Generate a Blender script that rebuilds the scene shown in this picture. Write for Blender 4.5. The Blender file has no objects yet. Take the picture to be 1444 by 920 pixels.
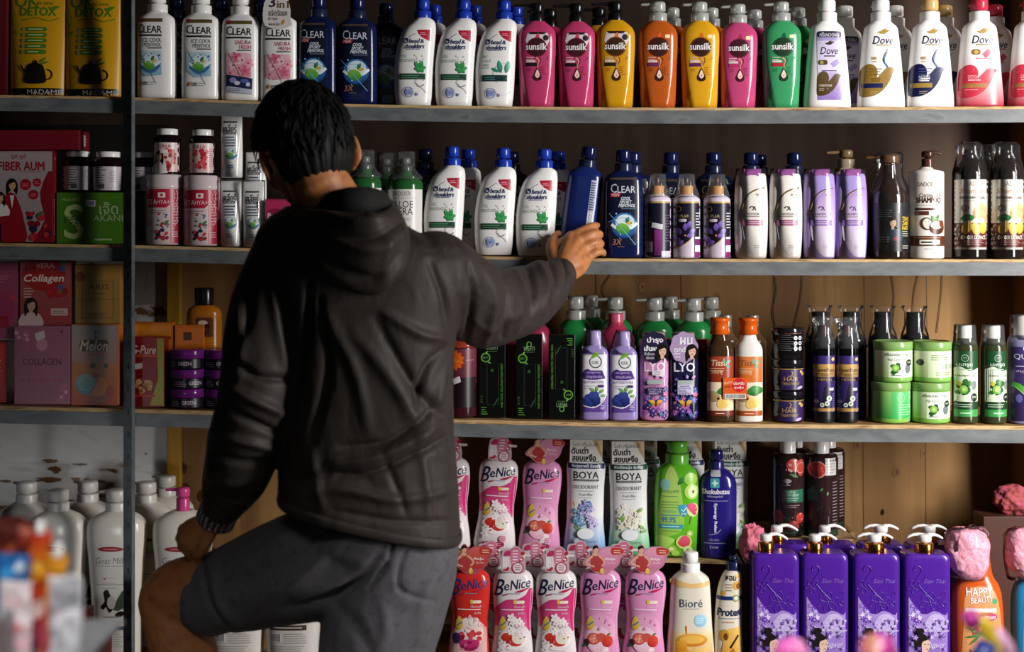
import bpy, bmesh, math, random
import numpy as np
from mathutils import Vector, Matrix, noise
from mathutils.geometry import tessellate_polygon

random.seed(7)
SC = bpy.context.scene
COL = SC.collection
# ------------------------------------------------------------------ camera, world, light, exposure
F, HX, HY, CD, CZ = 2048.0, 722.0, 330.0, 3.2, 1.42     # focal length in photo pixels, principal point, camera distance and height
def S(y): return (CD + y) / F                            # metres per photo pixel at depth y
def PX(px, y): return (px - HX) * S(y)
def PZ(py, y): return CZ + (HY - py) * S(y)
cd = bpy.data.cameras.new('camera'); cam = bpy.data.objects.new('camera', cd); COL.objects.link(cam)
cam.location = (0, -CD, CZ); cam.rotation_euler = (math.pi / 2, 0, 0)
cd.sensor_width = 36.0; cd.lens = 36.0 * F / 1444.0
cd.shift_y = (HY - 460.0) / 1444.0
cd.clip_start = 0.05
cd.dof.use_dof = True; cd.dof.focus_distance = CD + 0.03; cd.dof.aperture_fstop = 2.7
SC.camera = cam
vs = SC.view_settings
vs.view_transform = 'Standard'; vs.look = 'None'; vs.gamma = 1.0; vs.use_curve_mapping = False
vs.exposure = 0.0
wd = bpy.data.worlds.new('world'); SC.world = wd; wd.use_nodes = True
bg = wd.node_tree.nodes['Background']; bg.inputs[0].default_value = (0.75, 0.85, 1.0, 1); bg.inputs[1].default_value = 0.008
def area(name, loc, aim, sx, sy, power, col, spread=180):
    l = bpy.data.lights.new(name, 'AREA'); l.shape = 'RECTANGLE'; l.size = sx; l.size_y = sy; l.energy = power; l.color = col
    l.spread = math.radians(spread)
    o = bpy.data.objects.new(name, l); COL.objects.link(o); o.location = loc
    d = Vector(aim) - Vector(loc); o.rotation_euler = d.to_track_quat('-Z', 'Y').to_euler()
    return o
area('doorway_daylight', (2.3, -1.55, 1.62), (0.95, 0.1, 1.1), 0.42, 1.8, 52, (1.0, 0.97, 0.94), 118)      # the open shop front, to the side
area('low_gap_daylight', (-1.5, -4.4, .55), (-1.02, 0.4, .74), 0.4, 0.3, 0.17, (0.9, 0.95, 1.0), 15)  # added narrow fill to brighten the lower left wall and lotion bottles
area('street_daylight', (-0.2, -4.8, 2.4), (0.2, 0.0, 1.1), 2.6, 1.2, 1.5, (0.85, 0.92, 1.0))
area('counter_lamp', (0.0, -2.55, 2.4), (0.0, -1.75, .98), 1.2, 0.3, 6, (1.0, 0.97, 0.93), 54)          # added fill to brighten the near packets and sweets, no lamp there

# ------------------------------------------------------------------ materials
def lin(h):
    h = h.lstrip('#'); c = [int(h[i:i+2], 16) / 255 for i in (0, 2, 4)]
    return tuple(x / 12.92 if x <= 0.04045 else ((x + 0.055) / 1.055) ** 2.4 for x in c)
MATS = {}
def mat(key, col=None, rough=0.4, metal=0.0, trans=0.0, coat=0.0, ior=1.45, alpha=1.0, sss=0.0, spec=0.5):
    if key in MATS: return MATS[key]
    m = bpy.data.materials.new(key); m.use_nodes = True
    b = m.node_tree.nodes['Principled BSDF']
    if col: b.inputs['Base Color'].default_value = (*lin(col), 1)
    b.inputs['Roughness'].default_value = rough; b.inputs['Metallic'].default_value = metal
    b.inputs['Transmission Weight'].default_value = trans; b.inputs['IOR'].default_value = ior
    b.inputs['Coat Weight'].default_value = coat; b.inputs['Coat Roughness'].default_value = 0.08
    b.inputs['Specular IOR Level'].default_value = spec
    b.inputs['Alpha'].default_value = alpha
    if sss: b.inputs['Subsurface Weight'].default_value = sss; b.inputs['Subsurface Scale'].default_value = 0.01
    MATS[key] = m; return m
def plas(col, rough=0.3):
    rough *= .72; return mat('plastic_' + col + '_%d' % (rough * 100), col, rough)
def noisy(key, cols, scale=(1, 1, 1), nscale=6, detail=6, rough=0.6, bump=0.0, dist=0.3, stops=None, metal=0):
    m = mat(key, cols[0], rough, metal); nt = m.node_tree; b = nt.nodes['Principled BSDF']
    tc = nt.nodes.new('ShaderNodeTexCoord'); mp = nt.nodes.new('ShaderNodeMapping'); nz = nt.nodes.new('ShaderNodeTexNoise'); rp = nt.nodes.new('ShaderNodeValToRGB')
    mp.inputs['Scale'].default_value = scale; nz.inputs['Scale'].default_value = nscale; nz.inputs['Detail'].default_value = detail; nz.inputs['Distortion'].default_value = dist
    nt.links.new(tc.outputs['Object'], mp.inputs[0]); nt.links.new(mp.outputs[0], nz.inputs['Vector']); nt.links.new(nz.outputs['Fac'], rp.inputs[0])
    while len(rp.color_ramp.elements) < len(cols): rp.color_ramp.elements.new(0.5)
    for i, (e, c) in enumerate(zip(rp.color_ramp.elements, cols)):
        e.position = stops[i] if stops else 0.3 + 0.4 * i / max(1, len(cols) - 1)
        e.color = (*lin(c), 1)
    nt.links.new(rp.outputs[0], b.inputs['Base Color'])
    if bump:
        bp = nt.nodes.new('ShaderNodeBump'); bp.inputs['Strength'].default_value = bump; bp.inputs['Distance'].default_value = 0.01
        nt.links.new(nz.outputs['Fac'], bp.inputs['Height']); nt.links.new(bp.outputs[0], b.inputs['Normal'])
    return m
def film_mat(key, tint='ffffff', fac=0.02, rough=0.1, haze=0.0, ior=1.3):
    if key in MATS: return MATS[key]
    m = bpy.data.materials.new(key); m.use_nodes = True; nt = m.node_tree; N = nt.nodes.new; nt.nodes.remove(nt.nodes['Principled BSDF'])
    gl = N('ShaderNodeBsdfGlossy'); gl.inputs['Roughness'].default_value = rough
    df = N('ShaderNodeBsdfDiffuse'); df.inputs[0].default_value = (*lin(tint), 1)
    tr = N('ShaderNodeBsdfTransparent'); m1 = N('ShaderNodeMixShader'); m2 = N('ShaderNodeMixShader'); fr = N('ShaderNodeFresnel'); ad = N('ShaderNodeMath')
    fr.inputs[0].default_value = ior; ad.operation = 'ADD'; ad.inputs[1].default_value = fac; ad.use_clamp = True; m1.inputs[0].default_value = haze
    nt.links.new(tr.outputs[0], m1.inputs[1]); nt.links.new(df.outputs[0], m1.inputs[2])
    nt.links.new(fr.outputs[0], ad.inputs[0]); nt.links.new(ad.outputs[0], m2.inputs[0]); nt.links.new(m1.outputs[0], m2.inputs[1]); nt.links.new(gl.outputs[0], m2.inputs[2])
    nt.links.new(m2.outputs[0], nt.nodes['Material Output'].inputs[0])
    MATS[key] = m; return m
def ink_mat(key, rough):
    m = mat(key, 'ffffff', rough); nt = m.node_tree; a = nt.nodes.new('ShaderNodeVertexColor'); a.layer_name = 'ink'
    nt.links.new(a.outputs[0], nt.nodes['Principled BSDF'].inputs['Base Color']); return m
INK = ink_mat('printed_ink', 0.34)
FILM = film_mat('clear_film', 'ffffff', 0.012, 0.12, 0.01, 1.17); OVERCAP = film_mat('clear_overcap', 'e8ecf0', 0.03, 0.1, 0.05, 1.3)
FROST = film_mat('frosted_plastic', 'c8ccc6', 0.05, 0.25, 0.55, 1.3)

# ------------------------------------------------------------------ mesh helpers
class MB:
    def __init__(s): s.v = []; s.f = []; s.m = []; s.sm = []
    def add(s, vs, fs, m=0, smooth=True):
        b = len(s.v); s.v += [tuple(v) for v in vs]
        for f in fs: s.f.append([i + b for i in f]); s.m.append(m); s.sm.append(smooth)
        return s
    def lathe(s, pts, cx=0, cy=0, seg=28, m=0, smooth=True, rib=0, nrib=0):
        vs = []; fs = []; n = len(pts)
        for r, z in pts:
            for k in range(seg):
                a = 2 * math.pi * k / seg
                rr = r * (1 + (rib if (nrib and k % 2) else 0))
                vs.append((cx + rr * math.cos(a), cy + rr * math.sin(a), z))
        for i in range(n - 1):
            for k in range(seg):
                k2 = (k + 1) % seg
                fs.append((i * seg + k, i * seg + k2, (i + 1) * seg + k2, (i + 1) * seg + k))
        if pts[0][0] > 0.01: fs.append(tuple(range(seg - 1, -1, -1)))
        if pts[-1][0] > 0.01: fs.append(tuple((n - 1) * seg + k for k in range(seg)))
        return s.add(vs, fs, m, smooth)
    def box(s, x0, x1, y0, y1, z0, z1, m=0, bev=0.0):
        b = bmesh.new(); bmesh.ops.create_cube(b, size=1)
        for v in b.verts: v.co = Vector(((x0 + x1) / 2 + v.co.x * (x1 - x0), (y0 + y1) / 2 + v.co.y * (y1 - y0), (z0 + z1) / 2 + v.co.z * (z1 - z0)))
        if bev: bmesh.ops.bevel(b, geom=list(b.edges), offset=bev, segments=2, affect='EDGES', profile=0.5)
        b.verts.index_update()
        s.add([v.co[:] for v in b.verts], [[v.index for v in f.verts] for f in b.faces], m, False); b.free(); return s
    def tube(s, path, rad, seg=12, m=0, cap=True, flat=1.0, up=None):
        P = [Vector(p) for p in path]; n = len(P); vs = []; fs = []
        R = rad if isinstance(rad, (list, tuple)) else [rad] * n
        t0 = (P[1] - P[0]).normalized(); u = Vector(up) if up else (Vector((0, 0, 1)) if abs(t0.z) < 0.9 else Vector((0, 1, 0)))
        for i in range(n):
            t = (P[min(i + 1, n - 1)] - P[max(i - 1, 0)]).normalized()
            a = t.cross(u)
            if a.length < 1e-4: a = t.cross(Vector((1, 0, 0)))
            a.normalize(); b_ = a.cross(t).normalized(); u = b_ if not up else Vector(up)
            r = R[i]; ra, rb = (r if isinstance(r, (tuple, list)) else (r, r * flat))
            for k in range(seg):
                th = 2 * math.pi * k / seg
                vs.append(P[i] + a * (math.cos(th) * ra) + b_ * (math.sin(th) * rb))
        for i in range(n - 1):
            for k in range(seg):
                k2 = (k + 1) % seg; fs.append((i * seg + k, i * seg + k2, (i + 1) * seg + k2, (i + 1) * seg + k))
        if cap: fs.append(tuple(range(seg - 1, -1, -1))); fs.append(tuple((n - 1) * seg + k for k in range(seg)))
        return s.add(vs, fs, m, True)
    def prism(s, pts, y0, y1, m=0, smooth=False):           # outline in x-z pushed from y0 to y1
        n = len(pts); vs = [(x, y0, z) for x, z in pts] + [(x, y1, z) for x, z in pts]
        tr = tessellate_polygon([[Vector((x, z, 0)) for x, z in pts]])
        fs = [tuple(t) for t in tr] + [tuple(i + n for i in t[::-1]) for t in tr]
        fs += [(i, (i + 1) % n, n + (i + 1) % n, n + i) for i in range(n)]
        return s.add(vs, fs, m, smooth)
    def mesh(s, name, mats, k=1.0):
        me = bpy.data.meshes.new(name)
        me.from_pydata([(x * k, y * k, z * k) for x, y, z in s.v], [], s.f)
        for i, m_ in enumerate(mats if isinstance(mats, (list, tuple)) else [mats]): me.materials.append(m_)
        me.polygons.foreach_set('material_index', s.m); me.polygons.foreach_set('use_smooth', s.sm)
        b = bmesh.new(); b.from_mesh(me); bmesh.ops.recalc_face_normals(b, faces=b.faces[:]); b.to_mesh(me); b.free()
        me.update(); return me
REF = [0.06]                       # depth at which the sizes of the product being built were measured in the photo
def KS(): return S(REF[0])

def pchip(xs, ys, q):
    xs = np.array(xs, float); ys = np.array(ys, float); h = np.diff(xs); d = np.diff(ys) / h
    m = np.zeros_like(ys)
    m[0] = d[0]; m[-1] = d[-1]
    for i in range(1, len(xs) - 1):
        if d[i-1] * d[i] > 0:
            w1 = 2 * h[i] + h[i-1]; w2 = h[i] + 2 * h[i-1]; m[i] = (w1 + w2) / (w1 / d[i-1] + w2 / d[i])
    q = np.clip(q, xs[0], xs[-1]); k = np.clip(np.searchsorted(xs, q) - 1, 0, len(h) - 1)
    t = (q - xs[k]) / h[k]; hh = h[k]
    return (2*t**3-3*t**2+1)*ys[k] + (t**3-2*t**2+t)*hh*m[k] + (-2*t**3+3*t**2)*ys[k+1] + (t**3-t**2)*hh*m[k+1]

class Body:                        # a bottle body: width profile with superellipse sections
    def __init__(s, prof, n=2.5, seg=48, rows=None, power_rows=None):
        P = [(t, -a[0], a[0], a[1]) if len(a) == 2 else (t, *a) for t, *a in prof]
        s.t, s.l, s.r, s.d = [np.array(c, float) for c in zip(*P)]; s.n = n; s.seg = seg; s.H = s.t[-1]
    def at(s, z):
        l = float(pchip(s.t, s.l, z)); r = float(pchip(s.t, s.r, z)); d = float(pchip(s.t, s.d, z))
        return (l + r) / 2, (r - l) / 2, d
    def front(s, x, z):
        c, w, d = s.at(z); u = min(0.985, abs(x - c) / max(w, 1e-6))
        return -d * (1 - u ** s.n) ** (1 / s.n)
    def mesh(s, name, m, crease=None):
        zs = [0.0, 0.6, 1.6] + list(np.linspace(3.5, s.H - 0.01, max(14, int(s.H / 3.2)))) + [s.H]
        mb = MB(); vs = []; fs = []; g = s.seg
        for i, z in enumerate(zs):
            c, w, d = s.at(z); k = (0.93, 0.98, 1.0)[i] if i < 3 else 1.0
            for j in range(g):
                a = 2 * math.pi * j / g; ca, sa = math.cos(a), math.sin(a); e = 2 / s.n
                vs.append((c + k * w * math.copysign(abs(ca) ** e, ca), k * d * math.copysign(abs(sa) ** e, sa), z))
        for i in range(len(zs) - 1):
            for j in range(g):
                j2 = (j + 1) % g; fs.append((i * g + j, i * g + j2, (i + 1) * g + j2, (i + 1) * g + j))
        fs.append(tuple(range(g - 1, -1, -1))); fs.append(tuple((len(zs) - 1) * g + j for j in range(g)))
        mb.add(vs, fs, 0, True)
        me = mb.mesh(name, m, KS())
        me.polygons[-1].use_smooth = False; me.polygons[-2].use_smooth = False
        return me
class Flat:                        # a flat front at depth -d
    def __init__(s, d): s.d = d
    def front(s, x, z): return -s.d

# ------------------------------------------------------------------ printed art
TXT = {}
def text_tris(st):
    if st in TXT: return TXT[st]
    cu = bpy.data.curves.new('t', 'FONT'); cu.body = st; cu.resolution_u = 2
    o = bpy.data.objects.new('t', cu); COL.objects.link(o); bpy.context.view_layer.update()
    ev = o.evaluated_get(bpy.context.evaluated_depsgraph_get()); me = ev.to_mesh()
    V = [(v.co.x, v.co.y) for v in me.vertices]; T = [tuple(p.vertices) for p in me.polygons]
    ev.to_mesh_clear(); bpy.data.objects.remove(o); bpy.data.curves.remove(cu)
    xs = [a for a, b in V]; ys = [b for a, b in V]
    x0, x1, y0, y1 = min(xs), max(xs), min(ys), max(ys)
    TXT[st] = ([((a - x0) / (x1 - x0), (b - y0) / (y1 - y0)) for a, b in V], T, (x1 - x0) / (y1 - y0)); return TXT[st]
def tess(pts):
    return [tuple(t) for t in tessellate_polygon([[Vector((x, z, 0)) for x, z in pts]])]
def spline(pts, closed=False, k=5):
    n = len(pts); out = []
    for i in range(n if closed else n - 1):
        p0, p1, p2, p3 = [pts[(i + j) % n] if closed else pts[min(max(i + j, 0), n - 1)] for j in (-1, 0, 1, 2)]
        for q in range(k):
            t = q / k
            out.append(tuple(0.5 * ((2*b) + (c-a)*t + (2*a-5*b+4*c-d)*t*t + (3*b-a-3*c+d)*t**3) for a, b, c, d in zip(p0, p1, p2, p3)))
    if not closed: out.append(tuple(pts[-1]))
    return out
class Art:
    def __init__(s): s.L = []; s.ox = s.oz = 0; s.k = 1.0; s.clip = None
    def _a(s, V, T, c, c2=None, axis=1, bump=1):
        V = [(s.ox + x * s.k, s.oz + z * s.k) for x, z in V]
        if s.clip: V = [(min(max(x, s.clip[0]), s.clip[2]), min(max(z, s.clip[1]), s.clip[3])) for x, z in V]
        bump = max(bump, .12); s.L.append((V, T, lin(c), lin(c2) if c2 else None, axis, bump)); return s
    def at(s, ox=0, oz=0, k=1.0): s.ox, s.oz, s.k = ox, oz, k; return s
    def r(s, x0, z0, x1, z1, c, c2=None, axis=1, b=1): return s._a([(x0, z0), (x1, z0), (x1, z1), (x0, z1)], [(0, 1, 2), (0, 2, 3)], c, c2, axis, b)
    def rr(s, x0, z0, x1, z1, rad, c, c2=None, b=1):
        P = []
        for cx, cz, a0 in ((x1 - rad, z1 - rad, 0), (x0 + rad, z1 - rad, 90), (x0 + rad, z0 + rad, 180), (x1 - rad, z0 + rad, 270)):
            for q in range(5): a = math.radians(a0 + q * 22.5); P.append((cx + rad * math.cos(a), cz + rad * math.sin(a)))
        return s._a(P, tess(P), c, c2, 1, b)
    def e(s, cx, cz, rx, rz=None, c='000000', c2=None, rot=0, n=18, b=1):
        rz = rz or rx; ca, sa = math.cos(math.radians(rot)), math.sin(math.radians(rot)); P = []
        for q in range(n):
            a = 2 * math.pi * q / n; x, z = rx * math.cos(a), rz * math.sin(a); P.append((cx + x * ca - z * sa, cz + x * sa + z * ca))
        return s._a([(cx, cz)] + P, [(0, i + 1, (i + 1) % n + 1) for i in range(n)], c, c2, 1, b)
    def p(s, pts, c, c2=None, smooth=0, axis=1, b=1):
        if smooth: pts = spline(pts, True, smooth)
        return s._a(pts, tess(pts), c, c2, axis, b)
    def l(s, pts, w, c, smooth=4, w2=None, b=1):
        if smooth and len(pts) > 2: pts = spline(pts, False, smooth)
        n = len(pts); V = []; w2 = w if w2 is None else w2
        for i in range(n):
            a, b2 = pts[max(i - 1, 0)], pts[min(i + 1, n - 1)]; dx, dz = b2[0] - a[0], b2[1] - a[1]; q = math.hypot(dx, dz) or 1
            ww = (w + (w2 - w) * i / max(1, n - 1)) / 2
            V += [(pts[i][0] - dz / q * ww, pts[i][1] + dx / q * ww), (pts[i][0] + dz / q * ww, pts[i][1] - dx / q * ww)]
        T = []
        for i in range(n - 1): T += [(2*i, 2*i+1, 2*i+3), (2*i, 2*i+3, 2*i+2)]
        return s._a(V, T, c, None, 1, b)
    def ring(s, cx, cz, r, w, c, a0=0, a1=360, rz=None):
        n = max(8, int(abs(a1 - a0) / 15)); return s.l([(cx + r * math.cos(math.radians(a0 + (a1 - a0) * i / n)), cz + (rz or r) * math.sin(math.radians(a0 + (a1 - a0) * i / n))) for i in range(n + 1)], w, c, 0)
    def t(s, st, cx, cz, w, h, c, sh=0.0, rot=0, bold=0.0, al=0, serif=0):   # words fitted to w x h, centred (al -1: starts at cx, 1: ends at cx)
        V, T, asp = text_tris(st)
        if w is None: w = h * asp
        if h is None: h = w / asp
        off = {-1: 0, 0: -w / 2, 1: -w}[al]; ca, sa = math.cos(math.radians(rot)), math.sin(math.radians(rot))
        for q, (bx, bz) in enumerate([(0, 0)] if not bold else [(-bold, 0), (bold, 0), (0, bold), (0, -bold)]):
            P = []
            for a, b2 in V:
                x = off + a * w + (b2 - 0.5) * h * sh + bx; z = (b2 - 0.5) * h + bz
                P.append((cx + x * ca - z * sa, cz + x * sa + z * ca))
            s._a(P, T, c, None, 1, 1 if q == 0 else 0)
        return s
    def lines(s, x0, x1, z, n, dz, w, c, rag=0.25, seed=0):   # rows of print too fine to read
        rn = random.Random(seed * 31 + int(z * 7))
        for i in range(n):
            q = rn.random() * rag * (x1 - x0); s.r(x0, z - i * dz - w / 2, x1 - q, z - i * dz + w / 2, c, b=1 if i == 0 else 0)
        return s
    def bar(s, x0, z0, x1, z1, bg='f0f0f0', c='202020'):     # a bar code
        s.r(x0, z0, x1, z1, bg); rn = random.Random(int(x0 * 13 + z0)); x = x0 + 0.8
        while x < x1 - 1: w = 0.25 + 0.5 * rn.random(); s.r(x, z0 + 0.7, min(x + w, x1 - 0.5), z1 - 0.7, c, b=0); x += w + 0.35 + 0.4 * rn.random()
        s.L[-1] = s.L[-1][:5] + (1,); return s
    def leaf(s, x, z, ln, w, ang, c, c2=None):
        ca, sa = math.cos(math.radians(ang)), math.sin(math.radians(ang)); P = []
        for u, v in ((0, 0), (0.3, 0.8), (0.6, 0.9), (1, 0), (0.6, -0.9), (0.3, -0.8)): P.append((x + u * ln * ca - v * w / 2 * sa, z + u * ln * sa + v * w / 2 * ca))
        return s.p(P, c, c2, 3)
    def flower(s, x, z, r, c, cc='e8c840', n=5, a0=0):
        for q in range(n):
            a = a0 + 360 * q / n; s.e(x + 0.55 * r * math.cos(math.radians(a)), z + 0.55 * r * math.sin(math.radians(a)), r * 0.5, r * 0.34, c, rot=a, n=9, b=0)
        s.L[-1] = s.L[-1][:5] + (1,)
        return s.e(x, z, r * 0.22, None, cc, n=8)
    def scatter(s, x0, z0, x1, z1, n, r0, r1, cols, seed=1, fn=None):
        rn = random.Random(seed)
        for i in range(n):
            x = rn.uniform(x0, x1); z = rn.uniform(z0, z1); r = rn.uniform(r0, r1); c = rn.choice(cols)
            if fn: fn(s, x, z, r, c, rn)
            else: s.e(x, z, r, r * rn.uniform(0.7, 1), c, rot=rn.uniform(0, 180), n=9, b=1 if i % 6 == 0 else 0)
        return s
    def mesh(s, name, surf, limx=2.5, limz=6.0, lift=0.25, material=None):
        vs = []; fs = []; cols = []; layer = 0
        for V, T, c, c2, axis, bump in s.L:
            layer += bump; off = lift + layer * 0.03
            V = list(V); todo = list(T); done = []; mid = {}
            if isinstance(surf, Flat): done = todo
            else:
                def sp(i, j):
                    k = (min(i, j), max(i, j))
                    if k not in mid: V.append(((V[i][0] + V[j][0]) / 2, (V[i][1] + V[j][1]) / 2)); mid[k] = len(V) - 1
                    return mid[k]
                while todo:
                    t = todo.pop(); best = 1.0; bi = -1
                    for q in range(3):
                        a, b = V[t[q]], V[t[(q + 1) % 3]]; e = max(abs(a[0] - b[0]) / limx, abs(a[1] - b[1]) / limz)
                        if e > best: best = e; bi = q
                    if bi < 0: done.append(t)
                    else:
                        i, j, k = t[bi], t[(bi + 1) % 3], t[(bi + 2) % 3]; m = sp(i, j); todo += [(i, m, k), (m, j, k)]
            b = len(vs); lo, hi = min(p[axis] for p in V), max(p[axis] for p in V)
            vs += [(x, surf.front(x, z) - off, z) for x, z in V]
            for t in done:
                a, b2, c3 = V[t[0]], V[t[1]], V[t[2]]
                ar = (b2[0] - a[0]) * (c3[1] - a[1]) - (b2[1] - a[1]) * (c3[0] - a[0])
                if abs(ar) < 1e-9: continue
                if ar < 0: t = (t[0], t[2], t[1])
                fs.append(tuple(i + b for i in t))
                for i in t:
                    if c2 is None: cols.append((*c, 1))
                    else: w = (V[i][axis] - lo) / max(1e-6, hi - lo); cols.append(tuple(c[q] + (c2[q] - c[q]) * w for q in range(3)) + (1,))
        me = bpy.data.meshes.new(name); k = KS()
        me.from_pydata([(x * k, y * k, z * k) for x, y, z in vs], [], fs)
        at = me.color_attributes.new('ink', 'FLOAT_COLOR', 'CORNER'); at.data.foreach_set('color', np.array(cols, np.float32).ravel())
        me.polygons.foreach_set('use_smooth', [not isinstance(surf, Flat)] * len(me.polygons))
        me.materials.append(material or INK); me.update(); return me

# ------------------------------------------------------------------ things, parts and sub-parts
def tag(o, label, cat, group=None):
    o['label'] = label; o['category'] = cat
    if group: o['group'] = group
    return o
def link(name, me, parent=None, label=None):
    o = bpy.data.objects.new(name, me); COL.objects.link(o)
    if parent is not None: o.parent = parent
    if label: o['label'] = label
    return o
def struct(name, me):
    o = link(name, me); o['kind'] = 'structure'; return o
KIT = {}
def K(key, obj, cat, *parts):      # parts: (name, mesh, [sub-parts]) ; sizes in photo pixels at depth REF
    KIT[key] = (obj, cat, parts, REF[0])
def put(key, px, sh, y, label, group=None, rot=0.0, sc=1.0, tilt=0.0, dz=0.0, z=None):
    obj, cat, parts, ref = KIT[key]
    if sh is SH3: sc *= .975
    elif key[:3] in ('bn_', 'hs_') or key.startswith('sun_pink'): sc *= .98
    x = PX(px, y); r = bpy.data.objects.new(obj, None); COL.objects.link(r); r.empty_display_size = 0.02
    r.location = (x, y, (max(sh(x - .065), sh(x), sh(x + .065)) + .0008 + abs(tilt) * .05 if z is None else z + .001) + dz); r.rotation_euler = (0, tilt, rot); r.scale = (sc, sc, sc)
    tag(r, label, cat, group)
    for p in parts:
        o = link(p[0], p[1], r, p[3] if len(p) > 3 else None)
        for q in (p[2] if len(p) > 2 else ()): link(q[0], q[1], o)
    return r

# ------------------------------------------------------------------ the setting
def shelf_fn(pts, y=0.0):          # height of a shelf's top along its bowed front edge
    xs = np.array([PX(a, y) for a, b in pts]); zs = np.array([PZ(b, y) for a, b in pts])
    return lambda x: float(pchip(xs, zs, np.clip(x, xs[0], xs[-1])))
SH0 = shelf_fn([(-90, 133), (0, 134), (190, 137.5), (500, 147), (740, 150.5), (1000, 152), (1444, 150), (1530, 149)])
SH1 = shelf_fn([(-90, 341), (0, 343), (180, 346), (340, 350), (700, 362), (900, 365), (1444, 366), (1530, 366)])
SH2 = shelf_fn([(-90, 571), (0, 573), (180, 577), (300, 580), (650, 592), (900, 597), (1444, 601), (1530, 602)])
SH4 = shelf_fn([(-90, 943), (700, 945), (1530, 948)])
SHT = shelf_fn([(-90, -72), (1530, -60)])
SH3 = shelf_fn([(560, 775), (645, 780), (1050, 792)], 0.15)
SHP = shelf_fn([(1080, 759), (1204, 760)], 0.17)
WOOD = noisy('plywood', ['8f6a3c', 'a8804c', '77542c'], (1.2, 1, 0.12), 9, 6, 0.62, 0.15)
EDGE = noisy('plywood_edge', ['8a6a42', 'c9a878', '6a4c2c'], (0.5, 1, 6), 30, 5, 0.7)
IRON = noisy('worn_grey_paint', ['585b5e', '6e7173', '484a4c'], (0.6, 1, 1.5), 24, 6, 0.42, 0.1, stops=[0.35, 0.6, 0.8])
def board(z, x0, x1, y0, y1, th, n=30):
    mb = MB(); vs = []; fs = []
    for i in range(n + 1):
        x = x0 + (x1 - x0) * i / n; t = z(x)
        vs += [(x, y0, t), (x, y1, t), (x, y1, t - th), (x, y0, t - th)]
    for i in range(n):
        for j in range(4): j2 = (j + 1) % 4; fs.append((4*i+j, 4*i+j2, 4*i+4+j2, 4*i+4+j))
    fs += [(0, 1, 2, 3), tuple(4 * n + j for j in (3, 2, 1, 0))]
    return mb.add(vs, fs, 0, False)
rack = bpy.data.objects.new('shelving_unit', None); COL.objects.link(rack); rack.location = (0, 0, 0)
tag(rack, 'long slotted steel shelving unit with plywood boards holding all the bottles', 'shelf')
XL, XR = PX(-85, 0), PX(1525, 0)
for z, th in ((SHT, 0.008), (SH0, 0.007), (SH1, 0.007), (SH2, 0.009), (SH4, 0.009)):
    b = board(z, XL, XR, 0.0, 0.375, th).mesh('shelf_board', WOOD); b.materials.append(EDGE)
    for p in b.polygons:
        if p.normal.y < -0.9: p.material_index = 1
    bo = link('shelf_board', b, rack, 'plywood shelf board')
    m = board(lambda x: z(x) - th + 0.0005, XL, XR, -0.004, -0.0005, 0.029)
    m2 = board(lambda x: z(x) - th, XL, XR, -0.0005, 0.03, 0.0025)
    m.add(m2.v, m2.f, 0, False)
    link('edge_angle', m.mesh('edge_angle', IRON), bo, 'grey painted steel angle')
def post(px, name='upright_post'):
    mb = MB(); x = PX(px, -0.01); w = 0.0125
    mb.box(x - w, x + w, -0.0105, -0.0075, 0.0, 2.3, 0, 0.0008); mb.box(x + w - 0.003, x + w, -0.03, -0.0105, 0.0, 2.3, 0, 0.0008)
    o = link(name, mb.mesh(name, IRON), rack, 'grey slotted upright post')
    a = Art()
    dk = '333537'
    for i in range(42): zz = 0.08 + i * 0.05; a.rr(-2.4, zz / KS() - 4, 0.6, zz / KS() + 4, 1.4, dk, b=0)
    sl = link('slot', a.mesh('slot', Flat(0)), o); sl.location = (x, -0.0106, 0)
post(182); post(-40); post(1490)
# inserts in the lowest bay
m3 = link('shelf_board', board(SH3, PX(600, .15), PX(1046, .15), 0.145, 0.37, 0.007).mesh('shelf_board', EDGE), rack, 'narrow raised inner board')
m4 = link('shelf_board', board(SHP, PX(1080, .17), PX(1206, .17), 0.165, 0.37, 0.005, 4).mesh('shelf_board', EDGE), rack, 'short raised inner board')
for px in (606, 1040):
    mb = MB(); x = PX(px, .2); mb.box(x - .008, x + .008, 0.2, 0.36, SH4(x), SH3(x) - 0.0072); link('riser_block', mb.mesh('riser_block', WOOD), rack)
for px in (1086, 1198):
    mb = MB(); x = PX(px, .3); mb.box(x - .006, x + .006, 0.27, 0.36, SH4(x), SHP(x) - 0.0052); link('riser_block', mb.mesh('riser_block', WOOD), rack)

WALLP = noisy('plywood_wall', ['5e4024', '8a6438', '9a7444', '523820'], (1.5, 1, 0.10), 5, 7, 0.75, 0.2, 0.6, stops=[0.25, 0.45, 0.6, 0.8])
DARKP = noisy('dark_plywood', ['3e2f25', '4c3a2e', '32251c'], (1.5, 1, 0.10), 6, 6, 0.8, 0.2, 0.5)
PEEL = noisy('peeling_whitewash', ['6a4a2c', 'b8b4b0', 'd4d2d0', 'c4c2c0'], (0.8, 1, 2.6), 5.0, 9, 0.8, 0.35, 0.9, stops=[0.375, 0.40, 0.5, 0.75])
YW = 0.40
def panel(name, x0, x1, z0, z1, m, y=YW, th=0.02):
    return struct(name, MB().box(x0, x1, y, y + th, z0, z1).mesh(name, m))
xs0 = PX(238, YW); zc1 = SH1(0) - 0.012
zm = SH1(1.0) - 0.012
panel('wall_back', xs0, 2.2, 0, zm, WALLP)
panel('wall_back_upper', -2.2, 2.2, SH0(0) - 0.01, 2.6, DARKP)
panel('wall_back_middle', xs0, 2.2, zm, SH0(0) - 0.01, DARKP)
struct('shade_panel_right', MB().box(1.235, 1.26, 0.20, YW, 0, 2.6).mesh('shade_panel_right', WALLP))  # unseen end panel, added to shade the right end of the back wall
panel('wall_back_side', -2.2, xs0, 0, zc1, PEEL)
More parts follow.
